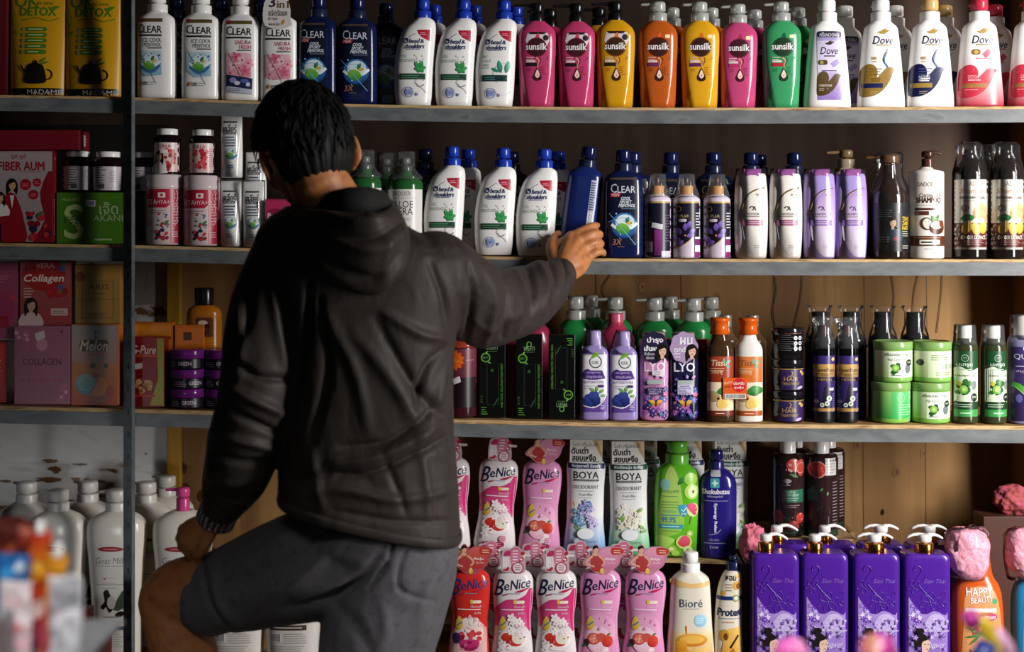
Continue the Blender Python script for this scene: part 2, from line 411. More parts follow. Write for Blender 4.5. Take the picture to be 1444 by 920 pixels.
panel('wall_back_side_upper', -2.2, xs0, zc1, SH0(0) - 0.01, noisy('near_black_plywood', ['1c1816', '24201c', '161210'], (1.5, 1, 0.10), 6, 6, 0.85))  # near-black plywood tone on this side panel
YEL = noisy('ochre_stud', ['8a6410', 'a87c18', '70500c'], (4, 1, 0.3), 8, 5, 0.6)
struct('trim_1', MB().box(PX(237, .39), PX(256, .39), 0.375, YW, 0, zc1, 0, .002).mesh('trim_1', YEL))
FLOORM = noisy('concrete_floor', ['4a4844', '5a5852', '3c3a38'], (1, 1, 1), 3, 6, 0.7, 0.1)
struct('floor', MB().box(-3.2, 3.4, -6, 0.6, -0.05, 0).mesh('floor', FLOORM))
# knots, cracks and seams of the plywood backing
REF[0] = YW; a = Art(); k = lambda px, py: (px - HX, HY - py)
for px in (1218, 1306, 1090, 960, 700, 840):
    a.l([k(px, 380), k(px + 1, 470), k(px - 1, 600), k(px, 760)], 0.8, '4a3218')
for px, py, r in ((1208, 628, 4), (1264, 666, 5), (1301, 640, 3), (905, 405, 4), (1012, 420, 4)):
    a.e(*k(px, py), r * 1.1, r * 1.7, '8a6238', rot=px % 30 - 15); a.e(*k(px + 1, py), r * .5, r * .8, '6a4626' if px % 3 else '44290f')
a.p([k(1245, 718), k(1247, 724), k(1243, 727), k(1242, 722)], '1a1208', None, 3)
for px, py in ((258, 660), (285, 700), (300, 780), (262, 690)): a.e(*k(px, py), 6, 9, '4a300f'); a.e(*k(px, py), 2.5, 4, '2e1c0a')
rn = random.Random(3)                     # bare wood where the whitewash has flaked off, in ragged level strips
for px, py, w, h in ((8, 679, 26, 5), (66, 677, 46, 9), (78, 662, 22, 12), (72, 650, 24, 6), (108, 676, 18, 8), (110, 655, 26, 4), (76, 694, 50, 4), (162, 598, 26, 8), (30, 690, 14, 3), (206, 640, 6, 4), (140, 700, 20, 4), (96, 706, 30, 3)):
    P = []
    for q in range(16):
        an = 2 * math.pi * q / 16; rr_ = rn.uniform(.45, 1.1); P.append(k(px + .5 * w * rr_ * math.cos(an), py + .5 * h * rr_ * math.sin(an)))
    a.p(P, '6a4a30', '7c5638')
ko = struct('trim_2', a.mesh('trim_2', Flat(0))); ko.location = (0, YW - 0.0002, CZ)
wm = mat('wire_black', '120e0c', 0.5)
for i, pts in enumerate([[(805, 386), (803, 410), (806, 440), (800, 470)], [(1092, 384), (1096, 410), (1090, 440), (1098, 470)], [(1132, 386), (1130, 420), (1118, 470)],
                         [(1296, 386), (1290, 415), (1288, 445), (1284, 480)], [(1330, 384), (1328, 420), (1322, 470)], [(862, 386), (850, 410), (868, 440)], [(1258, 386), (1262, 420), (1256, 460)]]):
    P = [(PX(px, .39), 0.3965, PZ(py, .39)) for px, py in pts]; P.insert(0, (P[0][0], .3965, SH1(P[0][0]) - 0.0095))
    tag(link('electric_wire', MB().tube([tuple(q) for q in spline(P, False, 5)], 0.0009, 6).mesh('electric_wire', wm)),
        'thin black wire on the plywood behind the ' + ['held shelf end and green pumps', 'stack of black jars', 'film wrapped spray bottles', 'green jars, the curvier of two', 'green jars, the straighter of two', 'lavender bottles', 'dark capped bottles'][i], 'wire', 'loose wires on the back wall')

# ------------------------------------------------------------------ caps and pumps (sizes in photo pixels)
def cap_mesh(name, pts, m, cx=0, cy=0, seg=28, rib=0.0):
    return MB().lathe(pts, cx, cy, seg if not rib else 60, 0, True, rib, 1 if rib else 0).mesh(name, m, KS())
def cyl(r, z0, z1, e=1.2, r2=None):
    r2 = r if r2 is None else r2
    return [(r - e * .6, z0), (r, z0 + e * .5), (r, z0 + e), (r2, z1 - e), (r2 - e * .35, z1 - e * .3), (r2 - e, z1)]
def pump(cx, z0, rc, hc, rh, hh, nl, ang, mh, mc, cy=0, gap=2.0, flat=False, curve=0.0, collar='collar', nz=0.30):
    col = cap_mesh(collar, cyl(rc, z0, z0 + hc), mc, cx, cy, rib=0.03)
    mb = MB(); zt = z0 + hc + gap
    mb.lathe([(rh * .45, z0 + hc - 1), (rh * .45, zt), (rh * .9, zt), (rh, zt + 1), (rh, zt + hh - 3), (rh * .93, zt + hh - 1.2), (rh * .75, zt + hh - .2), (0.02, zt + hh)], cx, cy, 24)
    ca, sa = math.cos(math.radians(ang)), math.sin(math.radians(ang)); zz = zt + hh - 3.4
    if nl:
        P = [(cx + ca * u * nl, cy + sa * u * nl, zz + curve * math.sin(u * math.pi) * nl - (curve * .9 + .03) * nl * u * u) for u in (0.0, .25, .5, .75, .92, 1.0)]
        h = rh * nz
        mb.tube(P, [(h * 1.5, 3), (h * 1.3, 2.8), (h * 1.1, 2.5), (h, 2.2), (h * .9, 2.0), (h * .8, 1.6)], 12, up=(0, 0, 1))
    return ('pump', mb.mesh('pump', mh, KS()), [(collar, col)])
def tube_film(name, pts, m=None, cx=0, cy=0, seg=28, crumple=0.0, seed=0):
    mb = MB().lathe(pts, cx, cy, seg)
    if crumple:
        z1 = max(p[2] for p in mb.v); z0 = min(p[2] for p in mb.v)
        mb.v = [(x + crumple * w * noise.noise((x * .25, y * .25, z * .12 + seed)) , y + crumple * w * noise.noise((x * .25 + 9, y * .25, z * .12 + seed)), z + crumple * .5 * w * noise.noise((x * .3, y * .3 + 5, seed)))
                for x, y, z in mb.v for w in [min(1, max(0.15, (z - z0) / (z1 - z0)) * 1.2)]]
    return (name, mb.mesh(name, m or FILM, KS()))
def carton(name_mat, w, h, d, rough=0.35):                    # a closed folding box, front at y = -d/2
    return ('carton', MB().box(-w / 2, w / 2, -d / 2, d / 2, 0, h, 0, 0.5).mesh('carton', mat('card_' + name_mat, name_mat, rough), KS()))

WHITE = plas('eeecea', .28); CREAM = plas('e6e0d4', .3); NAVY = plas('111a44', .22); BLUE = plas('1c3aa8', .3); BLACK = plas('121212', .3)
GREYC = plas('b8b6b0', .4)

# ---- white anti-dandruff bottles (globe and blossom labels)
def globe(a, x, z, r, c0='3f7fb0', c1='9cc8dc', lime=True):
    a.e(x, z, r, r, c0, c1); a.e(x + r * .05, z + r * .25, r * .75, r * .62, 'd8e8ec')
    a.l([(x - r, z + r * .1), (x - r * .3, z - r * .35), (x + r * .5, z - r * .2), (x + r, z + r * .2)], r * .22, 'e8f2f4'); a.l([(x - r * .9, z - r * .3), (x, z - r * .8), (x + r * .9, z - r * .25)], r * .16, '2c5c94')
    if lime: a.e(x - r * .12, z - r * .25, r * .55, r * .42, '2f8a34', '7cc040', rot=-20); a.leaf(x + r * .1, z + r * .2, r * .55, r * .3, 60, '2a7a3c'); a.leaf(x + r * .15, z + r * .15, r * .5, r * .3, 10, 'd0b040')
    return a
CLEARP = [(0, 26, 16), (6, 27, 17), (60, 27, 17), (104, 26.2, 16), (113, 24.5, 15), (119, 17, 12.5), (122, 12.5, 11)]
def clear_art(kind, dx=0.0):
    a = Art().at(dx)
    a.r(-18, 106.5, 18, 111.5, '6a5a30', '4a3a20'); a.r(-18, 108.5, -11, 112, 'a82430'); a.t('C', -13.4, 97.4, 8.4, 12.4, '1a1a1e'); a.t('LEAR', 4.4, 96, 25.6, 9.6, '1a1a1e', bold=.12)
    a.r(-18, 86.5, 17, 89, '1c1c20'); a.r(4, 86, 17, 88, '5a5a60')
    tw, c = (('ICE COOL', 'MENTHOL'), '50606e') if kind == 'ice' else (('SAKURA', 'FRESH'), 'c0405c')
    a.t(tw[0], 17, 81, 27 if kind == 'ice' else 22, 5.6, c, al=1); a.t(tw[1], 17, 74.3, 25 if kind == 'ice' else 16, 5.6, c, al=1); a.r(-2, 69, 17, 70.5, '3a3a40')
    if kind == 'ice':
        a.p([(-18, 66), (17, 66), (17, 32), (-6, 30), (-18, 40)], '8cb4cc', 'c4d8e0'); globe(a, 1, 49, 15); a.scatter(-16, 33, 16, 64, 12, .6, 1.6, ['e8f4f8', '4a88b8', '2c5c94'], 3)
    else:
        a.p([(-18, 66), (17, 66), (17, 32), (-6, 30), (-18, 40)], 'd88ca0', 'e8b8c4')
        for q in range(7): a.flower(-12 + 4.2 * q % 26, 38 + (q * 11) % 26, 7.5, ['e8a0b0', 'f0c8d0', 'd86c88'][q % 3], 'c04060', 5, q * 20)
    a.l([(-18, 72), (10, 20)], .7, '7a7a74', 0)
    a.leaf(-14, 17, 8, 3, 70, 'c8902c'); a.t('10X', -6, 20.5, 8, 5, '3a3a44', bold=.2); a.lines(0, 9, 22, 2, 3, .8, '8a8a90')
    return a
def clear_kit(key, kind, dx, extra=None):
    b = Body(CLEARP, 3.0)
    parts = [('bottle', b.mesh('bottle', WHITE)), ('label', clear_art(kind, dx).mesh('label', b)), pump(0, 121, 14, 12, 12, 17, 34, 95, WHITE, WHITE)]
    if extra: parts.append(extra(b))
    K(key, 'shampoo_bottle', 'bottle', *parts)
REF[0] = .055
clear_kit('clear_ice_turned', 'ice', -7); clear_kit('clear_ice', 'ice', 0)
def promo(b):
    a = Art(); a.p([(-17.5, 36), (19, 30.5), (18, 8), (-18.5, 12)], '22284e'); a.p([(-17, 20), (18.5, 15), (18, 8.4), (-18.3, 12.4)], 'b8bccc'); a.e(-8, 28, 5, 4, '8a90b8'); a.e(-2, 24, 4, 3, 'd8d8e4'); a.e(8, 27, 6, 3, '5060a0'); a.e(13, 22, 3, 3, 'c4cce0'); a.lines(-15, 5, 16, 2, 2.4, .8, '505878')
    return ('promo_sticker', a.mesh('promo_sticker', b, lift=1.6), [], 'dark blue picture sticker')
clear_kit('clear_sakura_sticker', 'sakura', 0, promo)
def hang31(b):
    mb = MB(); pts = spline([(-18, 106), (15, 104), (17, 120), (14, 140), (-6, 148), (-19, 138)], True, 4)
    mb.prism(pts, -18.6, -18.0); me = mb.mesh('hang_tag', plas('ded8d4', .45), KS()); f = Flat(18.6)
    a = Art(); a.t('3', -8, 139, 9, 14, '3a3440', bold=.4); a.t('in1', 7, 136, 16, 10, '6a5a30', bold=.3); a.t('ขจัดรังแค', 0, 124, 26, 9, '34303c'); a.t('บำรุง', -7, 115.5, 13, 6, '34303c'); a.t('ผมนุ่ม', -5, 108, 15, 6, '34303c'); a.leaf(5, 107, 9, 4, 60, 'c8902c')
    return ('hang_tag', me, [('tag_print', a.mesh('tag_print', f))], 'paper hang tag')
clear_kit('clear_sakura_tag', 'sakura', 0, hang31)

# ---- dark blue men's bottles
def men_art(dx=0.0, dim=False):
    a = Art().at(dx)
    a.r(-20, 18, 20, 113, '0a1230', '0c1026'); a.r(-18, 109, 18, 112, '3a3030', '5a4a3a')
    a.t('C', -12.6, 97, 8.4, 12.4, 'c8ccd4'); a.t('LEAR', 5, 95.6, 25, 9.4, 'c8ccd4', bold=.1); a.p([(-17, 90.5), (-2, 90.5), (-5, 85), (-17, 85)], 'a8202c'); a.t('MEN', -10.5, 87.8, 10, 4, 'e0d0d0', sh=.2)
    a.t('COOL', 4, 83, 13, 4.2, 'd0d8e4', sh=.25, bold=.2); a.t('SPORT', 4, 78, 16, 4.2, 'd0d8e4', sh=.25, bold=.2); a.t('MENTHOL', 6, 73, 23, 4.4, 'd0d8e4', sh=.25, bold=.2); a.r(-2, 68, 18, 69, '6a7a94')
    globe(a, 2, 45, 18, '143c80', '2f78b8'); a.l([(-19, 62), (-4, 44), (18, 18)], .9, '7cb4dc', 0); a.l([(-20, 50), (0, 56), (18, 50)], .7, '6ca4d0'); a.scatter(-19, 26, 19, 64, 16, .5, 1.2, ['7cb4dc', 'b8dcf0', '2c64a8'], 5)
    a.t('3X', -8, 22, 12, 8, 'a87050', sh=.2, bold=.2); a.r(-8, 15, 2, 16, '7a5a48')
    return a
def men_kit(key, dx, art=True):
    b = Body([(0, 27, 17), (5, 28, 18), (60, 28, 18), (106, 27, 17), (114, 25, 15), (119, 18, 12), (122, 13, 11)], 3.0)
    K(key, 'shampoo_bottle', 'bottle', ('bottle', b.mesh('bottle', NAVY)), ('label', men_art(dx).mesh('label', b)), pump(0, 121, 12, 12, 10.5, 17, 32, 95, NAVY, plas('1c2440', .3)))
men_kit('men', -2); men_kit('men_turned', -7)
# back print of the bottle that is being lifted
b = Body([(0, 25, 17), (5, 26, 18), (60, 26, 18), (106, 25, 17), (114, 23, 15), (119, 16, 12), (122, 12, 11)], 2.6)
a = Art(); a.r(8, 30, 17, 104, '9aa2ba'); a.bar(9, 34, 16, 58, 'dde0e8')
a.lines(8.6, 16.4, 100, 12, 3.4, 1.7, '27304e', .3)
K('men_held', 'shampoo_bottle', 'bottle', ('bottle', b.mesh('bottle', plas('16245e', .25))), ('back_label', a.mesh('back_label', b), [], 'pale printed strip with a bar code'), pump(0, 121, 12, 11, 10.5, 17, 30, 80, NAVY, plas('1c2440', .3)))

# ---- white bottles with slanted shoulder and blue cap
HSP = [(0, -24.5, 24.5, 15), (4, -25.4, 25, 16), (15, -27.3, 26.5, 17), (52, -28.5, 29, 18), (76, -26, 30.4, 18), (99, -20, 31.6, 17), (111, -14, 32, 15.5), (120, -4, 31, 13.5), (125, 2, 27, 12), (127, 4, 23, 11)]
def hs_art(kind='mint'):
    a = Art(); n = '1c2c64'
    a.p([(6, 108), (24, 108.5), (24, 92), (18, 94.5), (12, 98), (7.5, 103)], 'b01c34'); a.lines(10, 20, 104, 2, 2.6, .9, 'e0a0a8')
    a.l([(-16, 84), (-11, 92), (-3, 99), (4, 103)], .6, '6a7484'); a.l([(-16, 84), (-18, 78), (-16, 74)], .5, '8a94a0')
    a.ring(-10, 92.6, 3.2, 1.4, n); a.e(-8.8, 93.8, 1.2, 1.2, n); a.t('head', 2.6, 92, 14, 6.6, n, sh=.22, bold=.12); a.t('&', 13.6, 91.6, 5, 5.4, n, sh=.2, bold=.1); a.t('shoulders', 2.4, 84.4, 28, 6.6, n, sh=.22, bold=.12); a.r(-9, 79.6, 10, 80.6, '5a6a94')
    if kind == 'mint':
        a.t('COOL', -19, 70.5, 11, 4.4, '9ab09c', al=-1); a.t('MENTHOL', -19, 64, 24, 4.6, '9ab09c', al=-1)
        a.scatter(2, 60, 18, 72, 14, .5, 1.3, ['c8ccc8', 'b4bcb8', 'dce0dc'], 4)
        for an, ln in ((10, 9), (70, 11), (130, 11), (190, 8), (250, 7), (310, 8)): a.leaf(10, 53, ln, 6.5, an, '1f7a3c', '3fa85c')
        a.r(-19, 37, 17.5, 45.5, '143c26', '1c4c30'); a.lines(-17, 12, 42.5, 2, 3, .9, '6a9478')
        a.ring(10, 33, 6, .6, '7a8084', 20, 200); a.l([(4, 32), (10, 27), (16, 30)], .8, '3a4448'); a.l([(6, 28), (14, 24), (18, 18)], .6, '8a9094')
    else:
        a.t('DRY', -18, 71, 8, 4, '7ea08c', al=-1); a.t('SCALP', -18, 65, 13, 4, '7ea08c', al=-1); a.t('CARE', -18, 59, 10, 4, '7ea08c', al=-1); a.r(-18, 54.5, -8, 55.5, '8a9a90')
        a.ring(14, 46, 16, .7, 'b8ccc4', 60, 230); a.leaf(9, 48, 18, 7, 100, '1f7c60', '3fa890'); a.leaf(16, 48, 18, 8, 75, '1f7c60', '3fa890'); a.leaf(6, 49, 12, 5, 150, '2a8c74')
        a.r(-18, 36, 17.5, 45, '102c2c', '143c3c'); a.lines(-15, 2, 41.5, 2, 3, .9, '5a8484'); a.ring(12, 28, 12, .5, 'd0d4d0', 200, 330)
    a.ring(-6, 19, 7, .9, '7c8cc8'); a.e(-6, 19, 5, 5, '98a6d4'); a.t('H&S', -6, 19, 7, 3.4, '4458a8'); a.r(4, 14, 7, 18, '7c8cb8')
    return a
for kind in ('mint', 'dry'):
    b = Body(HSP, 2.5)
    K('hs_' + kind, 'shampoo_bottle', 'bottle', ('bottle', b.mesh('bottle', WHITE)), ('label', hs_art(kind).mesh('label', b)), pump(13, 126, 12, 11, 10, 15, 30, 100, BLUE, BLUE, collar='collar'))

# ---- coloured bottles with the round dark emblem and drop
SSP = [(0, 23, 14), (4, 24, 15.5), (30, 25.3, 16.5), (60, 26.5, 17), (92, 27.6, 17.5), (104, 27.2, 17), (113, 24, 15), (120, 16.5, 12.5), (124, 11, 10.5)]
def sun_art(dark, brown, strip, plate, swirl):
    a = Art()
    # the tapering front shield is outlined by fine ridges
    if plate: a.p([(-14, 106), (15, 106), (17, 95), (12, 84), (-12, 84), (-17, 95)], 'd8ccd0'); a.r(-12.5, 104, 12, 107.4, '2c1416'); a.e(12, 99, 4.2, 4.2, '241a20')
    else: a.rr(8, 98, 15, 103, 1.5, 'e8d8a0')
    a.leaf(-1, 94, 12, 6, 80, swirl); a.e(-1, 85.5, 14.6, 14, brown); a.ring(-1, 85.5, 13.2, .5, dark)
    a.t('sunsilk', -1.5, 86.5, 29.5, 9.2, 'f0ecec', bold=.22)
    a.lines(-16, -4, 71, 2, 3.2, 1, 'd8c0b8'); a.r(-16, 64, -3, 66.8, 'dcd0cc'); a.r(-16, 58.4, -1, 63.2, strip)
    a.l([(-2, 71), (2.2, 66), (.5, 60), (0, 52)], 2.4, 'd89078', 4, .8); a.l([(4, 71), (5, 66), (2, 60)], .6, brown)
    a.p([(0, 56), (-4.2, 48), (-6, 44), (-5, 39.5), (0, 37.5), (5, 39.5), (6, 44), (4.2, 48)], brown, None, 3); a.p([(0, 54), (-2.8, 48), (-3.4, 45), (0, 41.6), (3.4, 45), (2.8, 48)], 'f0d0c0', None, 3); a.e(0, 45.5, 1, 1.6, 'c88070')
    a.lines(4, 14, 57, 5, 2.5, .9, dark, .5, 3); a.lines(-14, -6, 55, 2, 2.6, .8, dark, .4, 4); a.l([(13, 68), (16, 70), (15, 72)], .8, dark)
    return a
PUMPCLR = mat('translucent_pump', 'd8d4cc', .3, trans=0.35)
def sun_kit(key, col, dark, brown, strip, black, swirl):
    b = Body(SSP, 2.7); m = plas(col, .27)
    me = b.mesh('bottle', m); k = KS()
    # facet: the front is pushed flatter inside a downward shield, leaving a curved crease on both flanks
    for v in me.vertices:
        x, z = v.co.x / k, v.co.z / k
        if v.co.y < 0 and z < 108:
            edge = 25.5 - 14 * max(0, (78 - z) / 78) ** 1.1
            t = max(0.0, min(1.0, (abs(x) - edge) / 2.2)); v.co.y += t * 2.4 * k * min(1, (108 - z) / 40)
    p = pump(0, 123, 10.5, 12, 10, 14, 34, 185, BLACK, BLACK) if black else pump(0, 123, 12.5, 12, 10.5, 14, 25, 180, FROST, FROST)
    K(key, 'shampoo_bottle', 'bottle', ('bottle', me), ('label', sun_art(dark, brown, strip, black, swirl).mesh('label', b)), p)
sun_kit('sun_pink_b', 'b83a68', '7c1c40', '3c1018', '1c1416', 1, 'c84058'); sun_kit('sun_yellow_b', 'cc9214', 'a84c10', '38200c', '241c10', 1, 'e07820')
sun_kit('sun_orange', 'b4551a', '702a0c', '3a140c', '6a2858', 0, 'e06020'); sun_kit('sun_yellow', 'd89e1c', 'a85810', '301410', '5a2858', 0, 'd86818'); sun_kit('sun_pink', 'bc4474', '841c4a', '3c0c1c', 'b83068', 0, 'b02050'); sun_kit('sun_green', '3a9460', '1c603a', '14301c', 'b02838', 0, '145c30')

# ---- white tapering bottles with a bird emblem
DVP = [(0, 32.6, 19), (3, 33.2, 20), (40, 30.5, 19), (80, 27, 17.5), (108, 23.8, 16), (114, 22.6, 15), (119, 17, 13), (122.5, 13.5, 12)]
def bird(a, x, z, k, c):           # the small flying bird
    a.p([(x - 9*k, z + 0*k), (x - 4*k, z + 1.2*k), (x - 1*k, z + 3.6*k), (x + 4*k, z + 5*k), (x + 3*k, z + 3.2*k), (x + 9*k, z + 3.2*k), (x + 5*k, z - .5*k), (x + 1*k, z - 3*k), (x - 5*k, z - 2.6*k)], c, None, 3); return a
def bigbird(a, x0, z0, w, h, c, c2=None):
    P = [(0, .05), (0, .55), (.02, .8), (.12, .95), (.28, 1.0), (.42, .92), (.48, .75), (.46, .58), (.6, .72), (.72, .86), (.86, .9), (1.0, .84), (.92, .72), (.86, .55), (.74, .34), (.58, .16), (.38, .04), (.18, 0)]
    return a.p([(x0 + u * w, z0 + v * h) for u, v in P], c, c2, 3)
def dove_art(kind):
    a = Art()
    if kind == 'micellar':
        a.r(-17, 11, 17, 100, '8c70b8', 'e4dcec'); a.r(-17, 70, 17, 104, 'dcd4e6', '8474b0'); a.rr(-16.6, 99, 17, 107.5, 3, '1c1834'); a.t('ครีมนวดผม', 0, 103.2, 27, 6.5, 'e8e4f0'); a.r(-16.9, 50, 16.9, 94, 'dcd6e6', 'c8bcdc')
        bird(a, 0, 90.5, .75, '3a2c1c'); a.t('Dove', 0, 80, 24, 10, '201c3c', sh=.22, bold=.15); a.r(-8, 71.6, 8, 73.4, '5a4c74')
        a.rr(-16, 60, -3, 67, 3, '4a4428'); a.e(-11, 63.5, 2.6, 2.6, 'a89450'); a.l([(3, 59), (13, 66)], 7, 'a894d0', 0); a.r(-11, 51, 10, 52.6, '6a5c94')
        bigbird(a, -17, 17, 33, 34, '4a3618', '5c4a28'); a.t('CONDITIONER', -6, 31, 18, 3, 'e8e0d0'); a.lines(-15, -7, 27, 2, 2.4, .8, 'b8a888'); a.scatter(-4, 13, 16, 30, 14, .4, .9, ['c0a8e0', 'b094d8'], 3)
        return a
    gold = 'a88438'; bc = {'gold': '907030', 'navy': '161a44', 'red': 'b8283c'}[kind]
    bird(a, 0, 106, .95, gold); a.t('Dove', 0, 94.5, 28, 11, '1c2040', sh=.22, bold=.15); a.r(-10, 86.6, 11, 88.4, 'a89468' if kind != 'red' else '9a7c48')
    if kind != 'red':
        a.l([(6, 82), (1, 74), (-1, 66), (4, 58), (8, 50)], .5, '2a3c6c', 4, 3.2); a.l([(5, 78), (2, 72), (1, 64), (7, 52)], .5, '5a7cb8', 4, 1.4); a.t('10X', -13, 69, 7, 4, 'b89c5c', bold=.2); a.r(-16, 63.5, -10, 65, 'b8a070')
        bigbird(a, -32, 15, 48, 46, bc); a.r(-31, 27.5, -2, 34, '18204c' if kind == 'gold' else '9a7c34'); a.lines(-20, -2, 54, 3, 4, 1, '5a4418' if kind == 'gold' else '4a5490'); a.lines(-18, -4, 40, 2, 3, 1.6, 'e4e0d8' if kind == 'navy' else '5a4418'); a.lines(-20, -8, 22, 2, 2.4, .8, 'b8a468')
        if kind == 'navy': a.t('INTENSE', -20, 42.5, 15, 3.4, 'd8d8e0', al=-1); a.t('REPAIR', -20, 38, 12, 3.4, 'd8d8e0', al=-1)
    else:
        a.rr(-16, 73, -4, 81, 3.6, '8a6c38'); a.e(-10, 77, 2.6, 2.6, 'c8a860'); a.l([(1, 71), (10, 79)], 8, 'd0506c', 0); a.r(-10, 67, 9, 68.6, 'c8788c')
        bigbird(a, -32, 13, 51, 46, bc, 'c83448'); a.r(-30, 27, 5, 33, '9a6c38'); a.t('DETOX', -21, 42, 14, 4.6, 'e8b8bc', al=-1); a.lines(-21, -3, 37.5, 1, 3, 1.6, 'e8b0b4'); a.lines(-26, -4, 24, 1, 3, 1, 'e08890'); a.scatter(-30, 16, -8, 58, 14, .5, 1.1, ['e0707c', 'd85064'], 4)
    return a
PINKW = None
def dove_kit(key, kind, capm, nl=36, ang=95):
    b = Body(DVP, 2.6); m = WHITE
    if kind == 'red':
        if 'graded_pink_plastic' not in MATS:      # this product's plastic runs from white to red at the foot
            m = mat('white_to_red_plastic', 'eeecea', .28); nt = m.node_tree; tc = nt.nodes.new('ShaderNodeTexCoord'); sx = nt.nodes.new('ShaderNodeSeparateXYZ'); rp = nt.nodes.new('ShaderNodeValToRGB')
            nt.links.new(tc.outputs['Generated'], sx.inputs[0]); nt.links.new(sx.outputs[2], rp.inputs[0]); nt.links.new(rp.outputs[0], nt.nodes['Principled BSDF'].inputs['Base Color'])
            for e, p, c in zip(rp.color_ramp.elements, (0.02, .62), ('b03448', 'efeae8')): e.position = p; e.color = (*lin(c), 1)
    K(key, 'shampoo_bottle', 'bottle', ('bottle', b.mesh('bottle', m)), ('label', dove_art(kind).mesh('label', b)), pump(0, 121.5, 13.5, 14, 12, 16, nl, ang, capm, WHITE))
dove_kit('dove_micellar', 'micellar', WHITE); dove_kit('dove_gold', 'gold', WHITE); dove_kit('dove_navy', 'navy', plas('c8a468', .35)); dove_kit('dove_red', 'red', plas('c03048', .3))

# ---- yellow stand-up pouches
b = Body([(0, 38, 12), (2, 39, 15), (30, 39, 14), (80, 38.5, 10), (120, 38, 7), (150, 38, 4), (168, 37.5, 1.5), (170, 37.4, 1.2)], 1.8, 56)
a = Art(); g = '4a7818'
a.r(-37, 0.8, 37, 11, '0c0c0a'); a.t('MADAME', 12, 5.6, 46, 6.5, 'b0aeb0')
a.t('OK', -14, 134, 34, 17, g, bold=.4); a.t('in one', 12, 131, 22, 5, g); a.t('DETOX', 2, 119, 50, 12, g, bold=.45); a.l([(-20, 107), (0, 110), (16, 106), (32, 110)], 1.2, g); a.leaf(18, 122, 14, 5, 20, g)
for q in range(5): a.rr(-15, 91 - q * 8, 15, 97 - q * 8, 2.8, '4a7820'); a.e(-18, 94 - q * 8, 2.8, 2.8, '8a8c4c'); a.lines(-11, 10, 94 - q * 8, 1, 1, 1.1, 'd8d8a8', .3, q)
a.p([(-13, 18), (13, 18), (15, 28), (11, 42), (4, 46), (-4, 46), (-11, 42), (-15, 28)], '140f06', None, 3); a.e(0, 47, 3, 3.2, '140f06'); a.ring(16, 30, 7, 1.8, '140f06', -90, 90); a.l([(-13, 32), (-19, 40), (-21, 44)], 2.6, '140f06')
for q in range(4): a.leaf(-33 + q, 84 + q * 9, 13, 4, 40 + q * 25, '8a9418')
a.leaf(6, 47, 12, 3, 35, g); a.leaf(8, 45, 12, 3, 15, g)
K('pouch', 'stand_up_pouch', 'pouch', ('pouch', b.mesh('pouch', mat('pouch_yellow', 'c8940c', .38))), ('label', a.mesh('label', b)))

# ------------------------------------------------------------------ second shelf
def face(a, x, z, k=1.0, skin='d8a888', hair='1c1210', shirt=None):    # a small printed figure with long dark hair
    if shirt: a.p([(x - 9*k, z - 16*k), (x - 7*k, z - 7*k), (x - 2*k, z - 5*k), (x + 2*k, z - 5*k), (x + 7*k, z - 7*k), (x + 9*k, z - 16*k)], shirt, None, 2)
    a.p([(x - 4.6*k, z - 8*k), (x - 5*k, z + 1*k), (x - 2*k, z + 5.6*k), (x + 2*k, z + 5.6*k), (x + 5*k, z + 1*k), (x + 4.4*k, z - 8*k), (x + 2*k, z - 5*k), (x - 2*k, z - 5*k)], hair, None, 3)
    a.r(x - 1.3*k, z - 6*k, x + 1.3*k, z - 2*k, skin); a.e(x + .3*k, z, 2.9*k, 3.8*k, skin); a.p([(x - 3*k, z + 1*k), (x - 1*k, z + 4.6*k), (x + 3.4*k, z + 3*k), (x + 1*k, z + 2.6*k)], hair, None, 2)
    a.r(x - 1.6*k, z + .2*k, x - .6*k, z + .7*k, hair); a.r(x + 1.1*k, z + .2*k, x + 2.1*k, z + .7*k, hair); a.e(x + .4*k, z - 2*k, .9*k, .4*k, 'b04848', n=8); return a
REF[0] = .05
# red cartons
def card(key, col, w, h, d, art=None, obj='carton', cat='box', side=None, rough=.35):
    parts = [carton(col, w, h, d, rough)]
    if art: parts.append(('front_print', art.mesh('front_print', Flat(d / 2))))
    if side:
        sm = side.mesh('side_print', Flat(0)); sm.transform(Matrix.Translation((w / 2 * KS(), 0, 0)) @ Matrix.Rotation(math.pi / 2, 4, 'Z')); parts.append(('side_print', sm))
    K(key, obj, cat, *parts)
a = Art(); a.clip = (-41, 1, 41, 129)
a.r(-41, 1, 41, 128, '988a8a', 'a09494'); a.p([(14, 1), (30, 30), (24, 70), (41, 100), (41, 1)], '7c1420', None, 3); a.t('ดูดี ดูดี', -6, 120, 20, 7, 'a02030', bold=.2); a.t('FIBER AUM', -2, 107, 64, 12, '8c1826', bold=.5); a.r(-6, 98.5, 26, 99.4, 'a05058')
for x, z, r in ((4, 81, 8), (20, 84, 6), (15, 67, 7)): a.e(x, z, r, r, 'a01c28', '8c1420'); a.lines(x - r * .6, x + r * .6, z + 1, 2, 2.4, .8, 'd88088')
a.p([(-36, 1), (-34, 30), (-24, 66), (-12, 68), (-4, 52), (2, 30), (4, 1)], '8c1420', None, 3); a.p([(-18, 66), (-12, 66), (-15, 48)], 'd8d4d0'); face(a, -15, 80, 1.6, 'c89878'); face(a, -32, 62, 1.5, 'd0a080', '2a1614', 'e0d8d4')
a.r(-41, 1, -30, 26, '1c1618'); a.scatter(8, 4, 36, 42, 16, 3, 6, ['a01822', 'b82830', '7c1018', '2c1c3c'], 8); a.leaf(20, 36, 12, 5, 40, '3c6c30')
